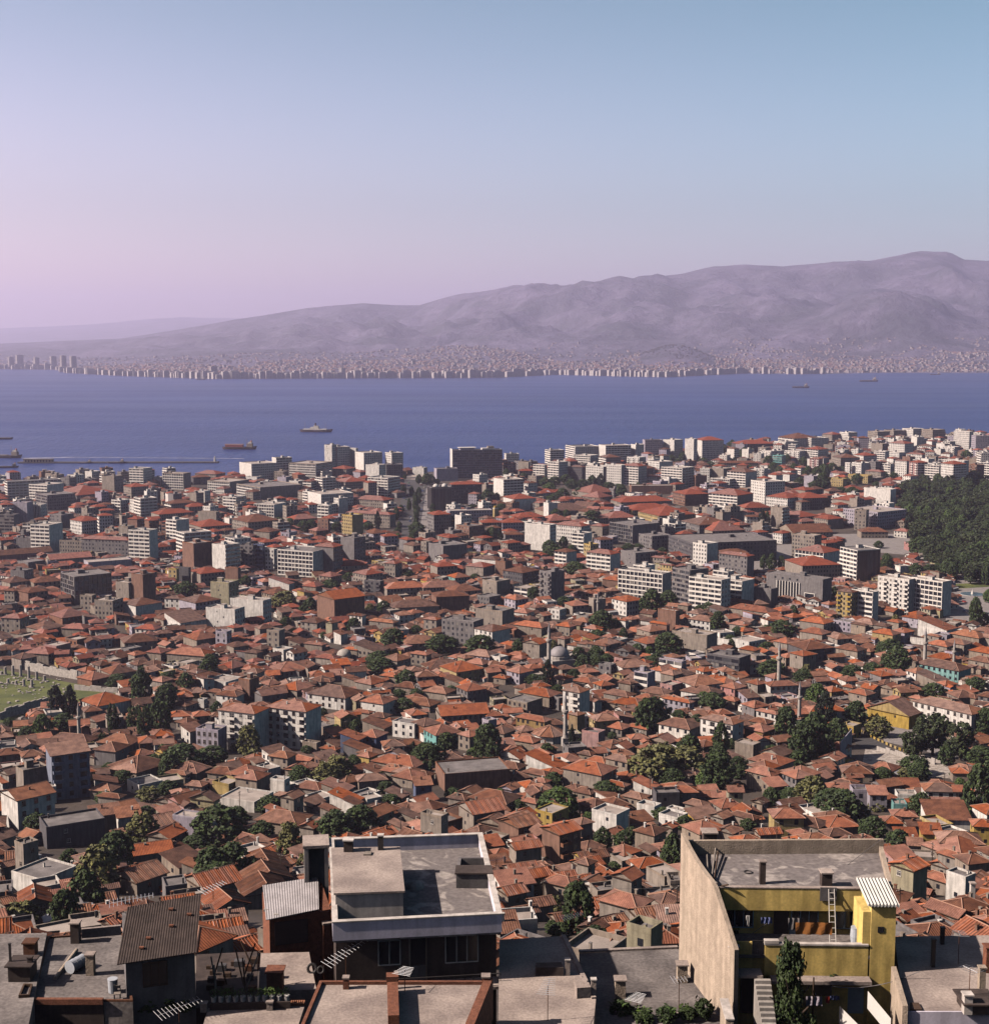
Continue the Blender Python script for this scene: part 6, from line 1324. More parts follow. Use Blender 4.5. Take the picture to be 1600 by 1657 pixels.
# ------------------------------------------------------------------ the near roofs
mat('roof_concrete', (0.40, 0.325, 0.285), var=0.35, scale=0.4, col2=(0.25, 0.20, 0.18), fine=5.0, bump=0.4)
mat('roof_tar', (0.230, 0.200, 0.188), var=0.5, scale=0.35, col2=(0.110, 0.095, 0.092), fine=4.0, bump=0.4)
m = mat('roof_wash', (0.36, 0.315, 0.29), var=0.4, scale=0.33, col2=(0.185, 0.160, 0.155), fine=3.0, bump=0.4)
for nd in m.node_tree.nodes:
    if nd.type == 'VALTORGB': nd.color_ramp.elements[0].position = .53; nd.color_ramp.elements[1].position = .63
    if nd.type == 'TEX_NOISE' and nd.inputs['Scale'].default_value < 1: nd.inputs['Distortion'].default_value = 2.2
mat('plaster_white', (0.62, 0.555, 0.51), var=0.15, scale=0.9, stain=0.3)
mat('plaster_rough', (0.46, 0.365, 0.285), var=0.2, scale=1.5, stain=0.22, fine=9.0, bump=0.8)
mat('plaster_yellow', (0.80, 0.58, 0.19), var=0.2, scale=0.9, stain=0.35)
mat('plaster_lav', (0.74, 0.68, 0.78), var=0.12, scale=0.9, stain=0.2)
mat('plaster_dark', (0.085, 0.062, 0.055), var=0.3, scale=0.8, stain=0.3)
mat('brick_red', (0.225, 0.088, 0.052), var=0.35, scale=3.0, fine=11.0, bump=0.6)
mat('sheet_dark', (0.066, 0.047, 0.041), var=0.25, scale=1.2, stain=0.25)
mat('sheet_pale', (0.40, 0.37, 0.375), var=0.22, scale=1.0, rough=.55)
mat('sheet_white', (0.58, 0.56, 0.52), var=0.12, scale=1.0)
mat('cloth_rust', (0.33, 0.13, 0.035), var=0.15); mat('cloth_white', (0.58, 0.55, 0.52), var=0.08); mat('cloth_red', (0.55, 0.05, 0.04), var=.1); mat('cloth_blue', (0.10, .12, .25), var=.1)
mat('barrel_grey', (0.42, 0.44, 0.48), var=.15, rough=.5); mat('terracotta', (.36, .15, .08), var=.2)
mat('door_dark', (0.05, 0.04, 0.04), var=.2); mat('paint_pale_blue', (.30, .38, .44), var=.15)
def PZ(pts, z): return [atz(x, y, z) for x, y in pts]
def ccw(P):
    a_ = sum(P[i].x * P[(i+1) % len(P)].y - P[(i+1) % len(P)].x * P[i].y for i in range(len(P)))
    return P if a_ > 0 else P[::-1]
def inset(P, t):
    n_ = len(P); out = []
    for i in range(n_):
        a_, b_, c_ = P[i-1], P[i], P[(i+1) % n_]
        d1 = (b_ - a_); d2 = (c_ - b_); n1 = Vector((-d1.y, d1.x, 0)).normalized(); n2 = Vector((-d2.y, d2.x, 0)).normalized()
        bis = (n1 + n2); k_ = t / max(.25, bis.length / 2 * bis.normalized().dot(n1) * 2 if bis.length else 1)
        q = (n1 + n2).normalized(); out.append(b_ + q * (t / max(.3, q.dot(n1))))
    return out
def at_z(P, z): return [Vector((v.x, v.y, z)) for v in P]
def slab(mb, P, z0, z1, mt): P = ccw(P); mb.hexa(at_z(P, z0), at_z(P, z1), mt)
def ring(mb, P, t, z0, z1, mt):
    P = ccw(P); Q = inset(P, t); n_ = len(P)
    for i in range(n_):
        j = (i + 1) % n_; q = [P[i], P[j], Q[j], Q[i]]
        mb.hexa(at_z(q, z0), at_z(q, z1), mt)
def wpart(mb, name, root, kind=None, smooth=False):
    L_ = root.location; mb.v = [(x - L_[0], y - L_[1], z - L_[2]) for x, y, z in mb.v]
    return mb.build(name, root, kind, smooth)
def cen(P, z): return (sum(v.x for v in P) / len(P), sum(v.y for v in P) / len(P), z)
class Frame:
    """vertical working plane: origin o, along e, outward n (towards the viewer)"""
    def __init__(s, A, B_): s.o = Vector((A.x, A.y, 0)); s.e = Vector((B_.x - A.x, B_.y - A.y, 0)); s.L = s.e.length; s.e.normalize(); s.n = Vector((s.e.y, -s.e.x, 0))
    def pt(s, u, n_, z): v = s.o + s.e * u + s.n * n_; return Vector((v.x, v.y, z))
    def px(s, px, py, n_=0.0):
        r_ = ray(px, py); o = s.o + s.n * n_; t_ = o.dot(s.n) / Vector((r_.x, r_.y, 0)).dot(s.n); v = r_ * t_
        return (Vector((v.x, v.y, 0)) - s.o).dot(s.e), CAMZ + v.z
    def box(s, mb, u0, u1, n0, n1, z0, z1, mt):
        q = [s.pt(u0, n1, 0), s.pt(u1, n1, 0), s.pt(u1, n0, 0), s.pt(u0, n0, 0)]
        mb.hexa(at_z(q, z0), at_z(q, z1), mt)
    def win(s, root, u0, u1, z0, z1, nn, fr='trim_white', panes=2, t=.07):
        m_ = MB(); s.box(m_, u0, u1, nn, nn + .02, z0, z1, 'glass_dark'); o = wpart(m_, 'window', root); L_ = root.location
        m_ = MB()
        for a_, b_, c_, d_ in ((u0 - t, u0, z0, z1), (u1, u1 + t, z0, z1), (u0 - t, u1 + t, z1, z1 + t), (u0 - t, u1 + t, z0 - t, z0)): s.box(m_, a_, b_, nn, nn + .07, c_, d_, fr)
        for i in range(1, panes): u = u0 + (u1 - u0) * i / panes; s.box(m_, u - .03, u + .03, nn + .021, nn + .06, z0, z1, fr)
        m_.v = [(x - L_[0], y - L_[1], z - L_[2]) for x, y, z in m_.v]; m_.build('frame', o)
def chimney(root, x, y, z0, h, wd, mt, cap='roof_concrete', name='chimney'):
    m_ = MB(); m_.box(x-wd/2, x+wd/2, y-wd/2, y+wd/2, z0+.01, z0+h, mt); m_.box(x-wd*.62, x+wd*.62, y-wd*.62, y+wd*.62, z0+h+.003, z0+h+.1, cap); wpart(m_, name, root)
def corr(mb, A, B_, C_, D_, n_, amp, mt, thick=.03):
    """corrugated sheet: waves run from edge AB towards DC"""
    top = []; N = n_ * 4
    nr = (B_ - A).cross(D_ - A).normalized()
    if nr.z < 0: nr = -nr
    for i in range(N + 1):
        s_ = i / N; o = nr * amp * math.sin(s_ * n_ * 2 * math.pi); top.append((A.lerp(B_, s_) + o, D_.lerp(C_, s_) + o))
    for i in range(N):
        mb.poly([top[i][0], top[i+1][0], top[i+1][1], top[i][1]], mt)
        dn = Vector((0, 0, -thick - amp * 2)); mb.poly([top[i][0] + dn, top[i][1] + dn, top[i+1][1] + dn, top[i+1][0] + dn], mt)
        mb.poly([top[i][0] + dn, top[i+1][0] + dn, top[i+1][0], top[i][0]], mt)
    mb.poly([top[0][0], top[0][1], top[0][1] + dn, top[0][0] + dn], mt); mb.poly([top[N][1], top[N][0], top[N][0] + dn, top[N][1] + dn], mt)
def antenna(P, h, L_, az, label, n_el=9, tilt=0.0, w_=.55):
    t_ = thing('tv_antenna', label, 'antenna', P)
    m_ = MB(); m_.bar((0, 0, -.2), (0, 0, h), .028, 'metal_rust', 6); m_.build('mast', t_)
    d_ = Vector((math.cos(az), math.sin(az), tilt)).normalized(); s_ = Vector((-d_.y, d_.x, 0)).normalized(); c_ = Vector((0, 0, h - .05))
    m_ = MB(); m_.bar(c_ - d_ * L_ / 2, c_ + d_ * L_ / 2, .022, 'aluminium', 4); m_.build('boom', t_)
    for i in range(n_el):
        q = c_ + d_ * L_ * (i / (n_el - 1) - .5); k_ = w_ * (1.15 - .5 * i / n_el); m_ = MB(); m_.bar(q - s_ * k_, q + s_ * k_, .016, 'aluminium', 4); m_.build('element', t_)
# ---------------------------------------------------------------- white building with roof terrace
zp = 109.0; P = PZ([(538, 1494), (812, 1480), (780, 1349), (533, 1358)], zp); zf = 107.9
t_ = WB = thing('terrace_building', 'white building with a walled flat roof, roof hut and dark recessed front', 'building', cen(P, 96))
FR_ = Frame(P[0], P[1])
low = [FR_.pt(.1, -1.3, 0), FR_.pt(FR_.L - .1, -1.3, 0), P[2], P[3]]
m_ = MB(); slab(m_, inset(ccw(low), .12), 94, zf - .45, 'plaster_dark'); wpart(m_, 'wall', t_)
m_ = MB(); slab(m_, inset(ccw(P), .05), zf - .4, zf, 'roof_wash'); wpart(m_, 'roof', t_)
m_ = MB(); ring(m_, P, .30, zf - .25, zp, 'plaster_lav'); par = wpart(m_, 'parapet', t_)  # lavender tint of the shaded white parapet is painted into its colour
m_ = MB(); ring(m_, [v + (v - Vector(cen(P, zp))).normalized() * .06 for v in P], .42, zp + .003, zp + .09, 'plaster_white'); L_ = t_.location
m_.v = [(x - L_[0], y - L_[1], z - L_[2]) for x, y, z in m_.v]; m_.build('coping', par)
WF = Frame(low[0], low[1])
for (x0, x1, y0, y1, pn) in ((613, 647, 1526, 1562, 2), (722, 773, 1517, 1557, 3)):
    u0, z1 = WF.px(x0, y0, .13); u1, z0 = WF.px(x1, y1, .13); WF.win(t_, u0, u1, z0, z1, -.1, 'trim_white', pn)
u0, z1 = WF.px(664, 1522, .1); u1, z0 = WF.px(689, 1587, .1)
m_ = MB(); WF.box(m_, u0, u1, -.1, -.05, z0, z0 + 1.1, 'wall_grey'); WF.box(m_, u0, u1, -.1, -.06, z0 + 1.101, z1, 'glass_dark'); dr = wpart(m_, 'door', t_)
m_ = MB(); WF.box(m_, u0 - .1, u0, -.1, .0, z0, z1 + .1, 'wall_cream'); WF.box(m_, u1, u1 + .1, -.1, .0, z0, z1 + .1, 'wall_cream'); m_.v = [(x - L_[0], y - L_[1], z - L_[2]) for x, y, z in m_.v]; m_.build('frame', dr)
m_ = MB(); WF.box(m_, -.2, WF.L + .2, -.1, 1.5, z0 - .35, z0 - .1, 'roof_concrete'); wpart(m_, 'balcony', t_)
m_ = MB()
for i in range(19): WF.box(m_, .1 + i * WF.L / 18.2, .14 + i * WF.L / 18.2, 1.38, 1.42, z0 - .1, z0 + .8, 'metal_dark')
WF.box(m_, 0, WF.L, 1.36, 1.44, z0 + .801, z0 + .86, 'metal_dark'); wpart(m_, 'railing', t_)
# hut on the roof
zh = 110.0; Hh = PZ([(536, 1372), (647, 1370), (655, 1442), (540, 1446)], zh)
m_ = MB(); slab(m_, inset(ccw(Hh), .12), zf + .01, zh - .15, 'plaster_white'); hut = wpart(m_, 'roof_hut', t_)
m_ = MB(); slab(m_, Hh, zh - .147, zh, 'roof_concrete'); m_.v = [(x - L_[0], y - L_[1], z - L_[2]) for x, y, z in m_.v]; m_.build('hut_roof', hut)
for x, y, h, wd in ((564, 1377, .9, .7), (616, 1375, 1.15, .42)):
    c_ = atz(x, y, zh); chimney(t_, c_.x, c_.y, zh, h, wd, 'metal_dark' if wd < .5 else 'plaster_dark', 'plaster_white')
c_ = PZ([(588, 1384), (600, 1384), (602, 1379), (591, 1379)], zh + .05); m_ = MB(); slab(m_, c_, zh + .004, zh + .12, 'wall_cream'); wpart(m_, 'hatch', t_)
# low store on the right of the roof
S_ = PZ([(738, 1438), (796, 1438), (790, 1410), (742, 1410)], zf); m_ = MB(); Q_ = ccw(S_)
ring(m_, Q_, .22, zf + .01, zf + 1.15, 'wall_grey'); wpart(m_, 'roof_store', t_)
m_ = MB(); q = at_z(inset(Q_, -.1), 0); slab(m_, [q[0].lerp(q[1], .0), q[0].lerp(q[1], 1.0), q[1].lerp(q[2], .45), q[0].lerp(q[3], .45)], zf + 1.153, zf + 1.26, 'plaster_dark'); wpart(m_, 'store_lid', t_)
m_ = MB(); c_ = atz(672, 1436, zf)
m_.lathe([(.75, 0), (.6, .22), (.3, .42), (.05, .5)], 'stone_pale', 9, (c_.x, c_.y, zf + .01)); hp = MB(); hp.add(m_); hp.build('sand_heap'); tag(bpy.data.objects['sand_heap'], 'heap of pale sand beside the roof hut', 'sand heap')
# white stair turret behind on the left
T_ = PZ([(492, 1374), (531, 1372), (533, 1366), (497, 1366)], 109.0); t2 = thing('stair_turret', 'white walled stair turret with a dark opening beside the roof terrace', 'stair turret', cen(T_, 100))
TF = Frame(T_[0], T_[1]); dep_ = 2.4
m_ = MB(); TF.box(m_, 0, .35, -dep_, 0, 100, 109, 'plaster_white'); TF.box(m_, .351, TF.L, -dep_, -dep_ + .3, 100, 109, 'plaster_white'); TF.box(m_, TF.L - .3, TF.L, -dep_ + .301, 0, 100, 109, 'plaster_white'); wpart(m_, 'wall', t2)
m_ = MB(); TF.box(m_, -.1, TF.L + .1, -dep_ - .1, .1, 109.003, 109.25, 'roof_concrete'); wpart(m_, 'roof', t2)
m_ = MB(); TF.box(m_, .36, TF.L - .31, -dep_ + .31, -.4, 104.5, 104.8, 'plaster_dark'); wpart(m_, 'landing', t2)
# ---------------------------------------------------------------- pink roof in front
z8 = 107.0; P8 = PZ([(480, 1680), (517, 1592), (797, 1592), (762, 1680)], z8); P8[0] = P8[1] + (P8[0] - P8[1]) * 1.9; P8[3] = P8[2] + (P8[3] - P8[2]) * 1.9
t_ = thing('flat_roofed_house', 'pinkish flat roof with brick edging in front of the white terrace building', 'house', cen(P8, 98))
m_ = MB(); slab(m_, inset(ccw(P8), .05), 95, z8, 'roof_concrete'); wpart(m_, 'wall', t_)
m_ = MB(); ring(m_, P8, .22, z8 - .3, z8 + .22, 'brick_red'); wpart(m_, 'parapet', t_)
F8 = Frame(P8[3], P8[2]); m_ = MB(); F8.box(m_, 0, F8.L, -.55, .03, z8 - 2.5, z8 + .42, 'brick_red'); wpart(m_, 'side_wall', t_)
for (x, y, wx, h) in ((560, 1600, .38, .75), (641, 1600, .2, 1.1)):
    c_ = atz(x, y, z8); chimney(t_, c_.x, c_.y, z8, h, wx, 'brick_red')
c_, d_ = atz(635, 1605, z8), atz(637, 1668, z8); m_ = MB(); BF = Frame(c_, d_); BF.box(m_, 0, BF.L, -.35, .35, z8 + .01, z8 + 1.0, 'brick_red'); BF.box(m_, 0, .7, -.4, .4, z8 + 1.003, z8 + 1.35, 'brick_red'); wpart(m_, 'chimney_stack', t_)
c_ = atz(786, 1594, z8); chimney(t_, c_.x, c_.y, z8 + .2, .4, .5, 'brick_red')
# tile-edged roof, bottom left of centre
z7 = 104.4; P7 = PZ([(318, 1690), (336, 1631), (494, 1628), (474, 1690)], z7)
t_ = thing('flat_roofed_house', 'low pink roof with a row of red edging tiles at the bottom', 'house', cen(P7, 96))
m_ = MB(); slab(m_, inset(ccw(P7), .05), 94, z7, 'roof_concrete'); wpart(m_, 'wall', t_)
c_, d_ = atz(346, 1629, z7), atz(494, 1626, z7); EF = Frame(c_, d_); n_ = 44
one = MB(); one.bar((0, -.22, .08), (0, .22, .16), .085, 'terracotta', 6); me = one.mesh('edging_tile')
for i in range(n_):
    v = EF.pt((i + .5) * EF.L / n_, 0, z7); inst('edging_tile', me, t_, (v.x - t_.location[0], v.y - t_.location[1], z7 - 96), math.atan2(EF.e.y, EF.e.x))
for x, y in ((437, 1634), (330, 1637)): c_ = atz(x, y, z7); chimney(t_, c_.x, c_.y, z7, .55, .42, 'roof_concrete')
# ---------------------------------------------------------------- shaded roof with steps, right of the white building
z9 = 104.0; P9 = PZ([(806, 1660), (808, 1521), (914, 1515), (964, 1618), (960, 1660)], z9)
t_ = thing('flat_roofed_house', 'grey flat roof with low steps, half in shade right of the white building', 'house', cen(P9, 95))
m_ = MB(); slab(m_, P9, 93, z9, 'roof_concrete'); wpart(m_, 'wall', t_)
RF = Frame(P9[3], P9[2])
m_ = MB(); RF.box(m_, .1, RF.L, -.28, .04, z9 - .2, z9 + .14, 'roof_concrete'); wpart(m_, 'coping', t_)
for i in range(4): m_ = MB(); RF.box(m_, .3 + i * .8, 1.098 + i * .8, -1.3 + i * .15, -.29, z9 + .004, z9 + .2 + .2 * (3 - i), 'roof_concrete'); wpart(m_, 'step', t_)
for x, y, h in ((918, 1578, 1.15), (960, 1612, 1.2)): c_ = atz(x, y, z9); chimney(t_, c_.x, c_.y, z9, h, .34, 'roof_concrete', 'plaster_white')
m_ = MB(); c_ = PZ([(866, 1580), (912, 1580), (908, 1571), (866, 1572)], z9); slab(m_, c_, z9 + .005, z9 + .65, 'plaster_dark'); wpart(m_, 'low_wall', t_)
# ---------------------------------------------------------------- dark roof in the middle right
z10 = 102.0; P10 = PZ([(960, 1690), (937, 1543), (1097, 1536), (1172, 1640), (1180, 1690)], z10)
t_ = thing('flat_roofed_house', 'dark grey flat roof with two square chimneys left of the yellow building', 'house', cen(P10, 93))
m_ = MB(); slab(m_, P10, 90, z10, 'roof_tar'); wpart(m_, 'wall', t_)
m_ = MB(); BFr = Frame(P10[1], P10[2]); BFr.box(m_, 0, BFr.L, -.35, .0, z10 + .004, z10 + .16, 'roof_concrete'); wpart(m_, 'coping', t_)
for x, y, h, wd in ((1003, 1613, 1.35, .75), (1103, 1588, 1.35, .75), (1141, 1592, .55, .22)): c_ = atz(x, y, z10); chimney(t_, c_.x, c_.y, z10, h, wd, 'plaster_rough')
m_ = MB(); c_ = PZ([(1080, 1657), (1180, 1650), (1178, 1640), (1075, 1646)], z10); slab(m_, c_, z10 + .005, z10 + .3, 'roof_concrete'); wpart(m_, 'kerb', t_)
# ---------------------------------------------------------------- left roofs
z1 = 106.4; P1 = PZ([(-60, 1690), (-40, 1513), (76, 1510), (40, 1690)], z1)
t_ = thing('flat_roofed_house', 'brownish flat roof at the bottom left corner with rusty chimneys', 'house', cen(P1, 97))
m_ = MB(); slab(m_, P1, 95, z1, 'roof_tar'); wpart(m_, 'wall', t_)
for x, y, h, wd, mt in ((18, 1583, 2.4, .14, 'metal_dark'), (50, 1545, .95, .8, 'metal_rust'), (37, 1582, 1.1, 1.5, 'plaster_dark'), (50, 1584, 1.5, .3, 'plaster_dark')): c_ = atz(x, y, z1); chimney(t_, c_.x, c_.y, z1, h, wd, mt, mt)
m_ = MB(); ring(m_, PZ([(30, 1616), (48, 1615), (53, 1597), (38, 1597)], z1), .12, z1 + .003, z1 + .22, 'wood_dark'); wpart(m_, 'hatch', t_)
z2 = 106.0; P2 = PZ([(50, 1621), (77, 1518), (200, 1510), (215, 1622)], z2)
t_ = thing('flat_roofed_house', 'grey tarred terrace with brick rim, water drum and chimneys at bottom left', 'house', cen(P2, 97))
m_ = MB(); slab(m_, P2, 95, z2, 'roof_tar'); wpart(m_, 'wall', t_)
m_ = MB(); ring(m_, P2, .16, z2 + .004, z2 + .13, 'metal_rust'); wpart(m_, 'rim', t_)
L2 = Frame(P2[0], atz(168, 1621, z2)); m_ = MB(); L2.box(m_, 0, L2.L, .0, .3, z2 - .1, z2 + .28, 'brick_red'); L2.box(m_, 0, L2.L, -.0, .12, 96, z2 - .101, 'plaster_dark'); wpart(m_, 'brick_edge', t_)
for x, y, h, wd, mt in ((123, 1525, 1.5, .62, 'plaster_dark'), (147, 1577, 1.45, .55, 'plaster_rough')): c_ = atz(x, y, z2); chimney(t_, c_.x, c_.y, z2, h, wd, mt)
m_ = MB(); c_, d_ = atz(132, 1519, z2), atz(196, 1513, z2); QF = Frame(c_, d_); QF.box(m_, 0, QF.L, -.25, 0, z2 + .004, z2 + .7, 'roof_concrete'); wpart(m_, 'back_wall', t_)
# water drum, pipe, bucket, chair
c_ = atz(124, 1570, z2); t_ = thing('water_drum', 'dented pale grey water drum lying on the tarred terrace', 'drum', (c_.x, c_.y, z2 + .45), R(62))
m_ = MB(); m_.bar((-.65, 0, 0), (.65, 0, 0), .44, 'barrel_grey', 18); m_.build('body', t_)
for x in (-.64, -.2, .2, .64): m_ = MB(); m_.bar((x-.025, 0, 0), (x+.025, 0, 0), .465, 'barrel_grey', 18); m_.build('hoop', t_)
a_, b_ = atz(89, 1584, z2 + .1), atz(124, 1538, z2 + .15); m_ = MB(); m_.bar(a_, b_, .14, 'plaster_rough', 10); tag(m_.build('stove_pipe'), 'long brown pipe lying beside the water drum', 'pipe')
c_ = atz(183, 1606, z2); m_ = MB(); m_.lathe([(.30, 0), (.34, .95), (.36, .96), (.30, .97)], 'barrel_grey', 14, (c_.x, c_.y, z2 + .01)); tag(m_.build('bucket'), 'tall pale bucket beside the hut wall', 'bucket')
c_ = atz(190, 1618, z2); t_ = thing('chair', 'small pale wooden chair against the hut wall', 'chair', (c_.x, c_.y, z2 + .01), R(10))
m_ = MB(); m_.box(-.22, .22, -.22, .22, .42, .46, 'wall_cream'); m_.build('seat', t_)
for x in (-.19, .19):
    for y in (-.19, .19): m_ = MB(); m_.box(x-.025, x+.025, y-.025, y+.025, 0, .419 if y < 0 else .95, 'wall_cream'); m_.build('leg', t_)
m_ = MB(); m_.box(-.165, .165, .17, .21, .7, .9, 'wall_cream'); m_.build('backrest', t_)
# ---------------------------------------------------------------- hut with a dark sloping sheet roof
ze = 108.6; A_, B_ = atz(189, 1561, ze), atz(317, 1541.5, ze + .25)
C_, D_ = atz(325.5, 1447, ze + 2.1), atz(206.5, 1468, ze + 1.9)
t_ = thing('hut', 'grey walled hut with a dark sloping corrugated roof on the left terrace', 'hut', (A_.x, A_.y + 2, 102))
m_ = MB(); corr(m_, A_, B_, C_, D_, 30, .016, 'sheet_dark'); wpart(m_, 'roof', t_)
HF = Frame(A_ + Vector((.45, .5, 0)), B_ + Vector((-.2, .5, 0)))
bk = [HF.pt(0, -5.2, 0), HF.pt(HF.L, -5.2, 0)]
m_ = MB(); q = [HF.pt(0, 0, 0), HF.pt(HF.L, 0, 0), bk[1], bk[0]]
m_.hexa(at_z(q, 99), [Vector((q[0].x, q[0].y, ze - .1)), Vector((q[1].x, q[1].y, ze + .1)), Vector((q[2].x, q[2].y, ze + 1.5)), Vector((q[3].x, q[3].y, ze + 1.3))], 'wall_grey'); wpart(m_, 'wall', t_)
u0, z1_ = HF.px(232, 1560, 0); u1, z0_ = HF.px(270, 1592, 0); HF.win(t_, u0, u1, z0_, z1_, .0, 'wood_dark', 3)
for i in range(5):
    v = A_.lerp(D_, .2 + .15 * i).lerp(B_.lerp(C_, .2 + .15 * i), rnd.uniform(.2, .9)); m_ = MB(); m_.box(v.x-.16, v.x+.16, v.y-.1, v.y+.1, v.z+.04, v.z+.15, 'brick_red'); tag(m_.build('loose_brick'), f'loose brick on the dark hut roof, {ordw(i)} from the eave', 'brick', 'loose bricks on the dark hut roof')
# ---------------------------------------------------------------- sunken court with flower pots
zc = 104.2; Pc = PZ([(316, 1632), (318, 1545), (416, 1540), (417, 1632)], zc)
m_ = MB(); slab(m_, Pc, 90, zc, 'plaster_dark'); t_ = thing('court', 'dark sunken court between the hut and the shack', 'court', cen(Pc, 95)); wpart(m_, 'floor', t_)  # floor and pot wall coloured dark to carry the shade of the hut
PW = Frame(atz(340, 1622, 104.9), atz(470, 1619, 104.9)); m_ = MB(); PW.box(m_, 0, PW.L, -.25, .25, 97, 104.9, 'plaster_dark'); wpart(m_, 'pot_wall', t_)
def leaf_tuft(n_, r_, h_, lf, seed, mt='leaf_green'):
    g = random.Random(seed); m_ = MB()
    for i in range(n_):
        a_, q_ = g.uniform(0, 6.28), r_ * g.random() ** .6; z_ = g.uniform(.05, 1) * h_; c_ = Vector((q_ * math.cos(a_), q_ * math.sin(a_), z_))
        u = Vector((g.gauss(0, 1), g.gauss(0, 1), g.gauss(0, .6))).normalized(); v = u.orthogonal().normalized(); m_.poly([c_ - u * lf, c_ - v * lf * .5, c_ + u * lf, c_ + v * lf * .5], mt)
    return m_
tuft = [leaf_tuft(60, .26, .6, .09, s_).mesh('leaves') for s_ in (1, 2, 3)]
pot = MB(); pot.lathe([(.15, 0), (.19, .36), (.20, .37), (.15, .375)], 'cloth_white', 10); pot = pot.mesh('pot')
for i in range(11):
    v = PW.pt(.25 + i * (PW.L - .5) / 10, 0, 104.9); t2 = thing('potted_plant', f'white pot with green leaves on the court wall, {ordw(i)} from the left', 'potted plant', (v.x, v.y, 104.905), i, 'pots on the court wall')
    inst('pot', pot, t2); inst('leaves', tuft[i % 3], t2, (0, 0, .3))
gj = random.Random(8)
for i in range(16):
    v = atz(gj.uniform(330, 412), gj.uniform(1555, 1612), zc); k_ = gj.uniform(.15, .4); m_ = MB()
    m_.box(v.x-k_, v.x+k_, v.y-k_*.7, v.y+k_*.7, zc+.005, zc+.15+k_*gj.uniform(.5, 1.2), gj.choice(('wood_dark', 'metal_rust', 'plaster_dark', 'wood_dark', 'wall_dark')))  # only dark materials, standing in for the shade of the court
    o = m_.build('crate'); tag(o, f'worn dark crate in the sunken court, {ordw(i)} of the pile', 'crate', 'crates in the sunken court')
for i in range(9):
    v = atz(gj.uniform(335, 412), gj.uniform(1550, 1600), zc + .9); q = v + Vector((gj.uniform(-1, 1), gj.uniform(.2, 1.0), gj.uniform(.8, 2.0))); m_ = MB(); m_.bar(v - Vector((0, 0, .9)), q, .06, gj.choice(('wood_dark', 'wall_cream')), 5)
    tag(m_.build('leaning_plank'), f'long plank leaning in the sunken court, {ordw(i)} of the pile', 'plank', 'planks in the sunken court')
# terrace with brick stack and tyres
zt = 102.9; Pt = PZ([(418, 1604), (422, 1543), (500, 1541), (512, 1602)], zt)
m_ = MB(); slab(m_, Pt, 94, zt, 'roof_concrete'); t_ = thing('terrace', 'small concrete terrace below the metal shack', 'terrace', cen(Pt, 95)); wpart(m_, 'floor', t_)
c_ = atz(446, 1602, zt); chimney(t_, c_.x, c_.y, zt, 1.5, 1.1, 'brick_red', 'brick_red', 'brick_stack')
for x, y, k_ in ((505, 1568, 1), (519, 1570, .7)):
    c_ = atz(x, y, zt + .3); m_ = MB()
    for i in range(16):
        a_, b_ = i * math.pi / 8, (i + 1) * math.pi / 8; m_.bar((c_.x + .32 * k_ * math.cos(a_), c_.y + .1 * math.sin(a_), c_.z + .32 * k_ * math.sin(a_)), (c_.x + .32 * k_ * math.cos(b_), c_.y + .1 * math.sin(b_), c_.z + .32 * k_ * math.sin(b_)), .11 * k_, 'metal_dark', 6)
    tag(m_.build('tyre'), 'old black tyre leaning by the terrace' if k_ == 1 else 'smaller old tyre beside the larger one', 'tyre')
# ---------------------------------------------------------------- shack with a pale corrugated roof
A_, B_ = atz(430.5, 1489, 105.2), atz(516, 1471.5, 105.5); C_, D_ = atz(514.5, 1419, 106.3), atz(425, 1433, 106.0)
t_ = thing('shack', 'dark red shack with a pale corrugated metal roof weighted by stones', 'shack', (A_.x, A_.y + 2, 102))
m_ = MB(); corr(m_, A_, B_, C_, D_, 22, .018, 'sheet_pale'); wpart(m_, 'roof', t_)
SF = Frame(A_ + Vector((.2, .35, 0)), B_ + Vector((.9, .35, 0))); m_ = MB(); q = [SF.pt(0, 0, 0), SF.pt(SF.L, 0, 0), SF.pt(SF.L, -4.2, 0), SF.pt(0, -4.2, 0)]
m_.hexa(at_z(q, 97), [Vector((q[0].x, q[0].y, 105.1)), Vector((q[1].x, q[1].y, 105.35)), Vector((q[2].x, q[2].y, 105.9)), Vector((q[3].x, q[3].y, 105.7))], 'brick_red'); wpart(m_, 'wall', t_)
m_ = MB(); SF.box(m_, .4, 3.0, .0, .06, 102.9, 104.8, 'door_dark'); wpart(m_, 'door', t_)
m_ = MB(); SF.box(m_, SF.L - .7, SF.L + .9, .0, .5, 99, 104.3, 'brick_red'); SF.box(m_, SF.L - .75, SF.L + .95, -.05, .55, 104.303, 104.45, 'roof_concrete'); wpart(m_, 'brick_pier', t_)
for i, (x, y) in enumerate(((436, 1438), (435, 1448), (434, 1458), (433, 1465), (431, 1474), (493, 1465), (508, 1462), (447, 1482), (476, 1480))):
    v = atz(x, y, 105.85 - (y - 1430) * .012); m_ = MB(); m_.box(v.x-.2, v.x+.2, v.y-.1, v.y+.1, v.z-.05, v.z+.13, 'stone_pale'); tag(m_.build('roof_stone'), f'pale stone on the metal shack roof, {ordw(i)} along its edge', 'stone', 'stones on the shack roof')
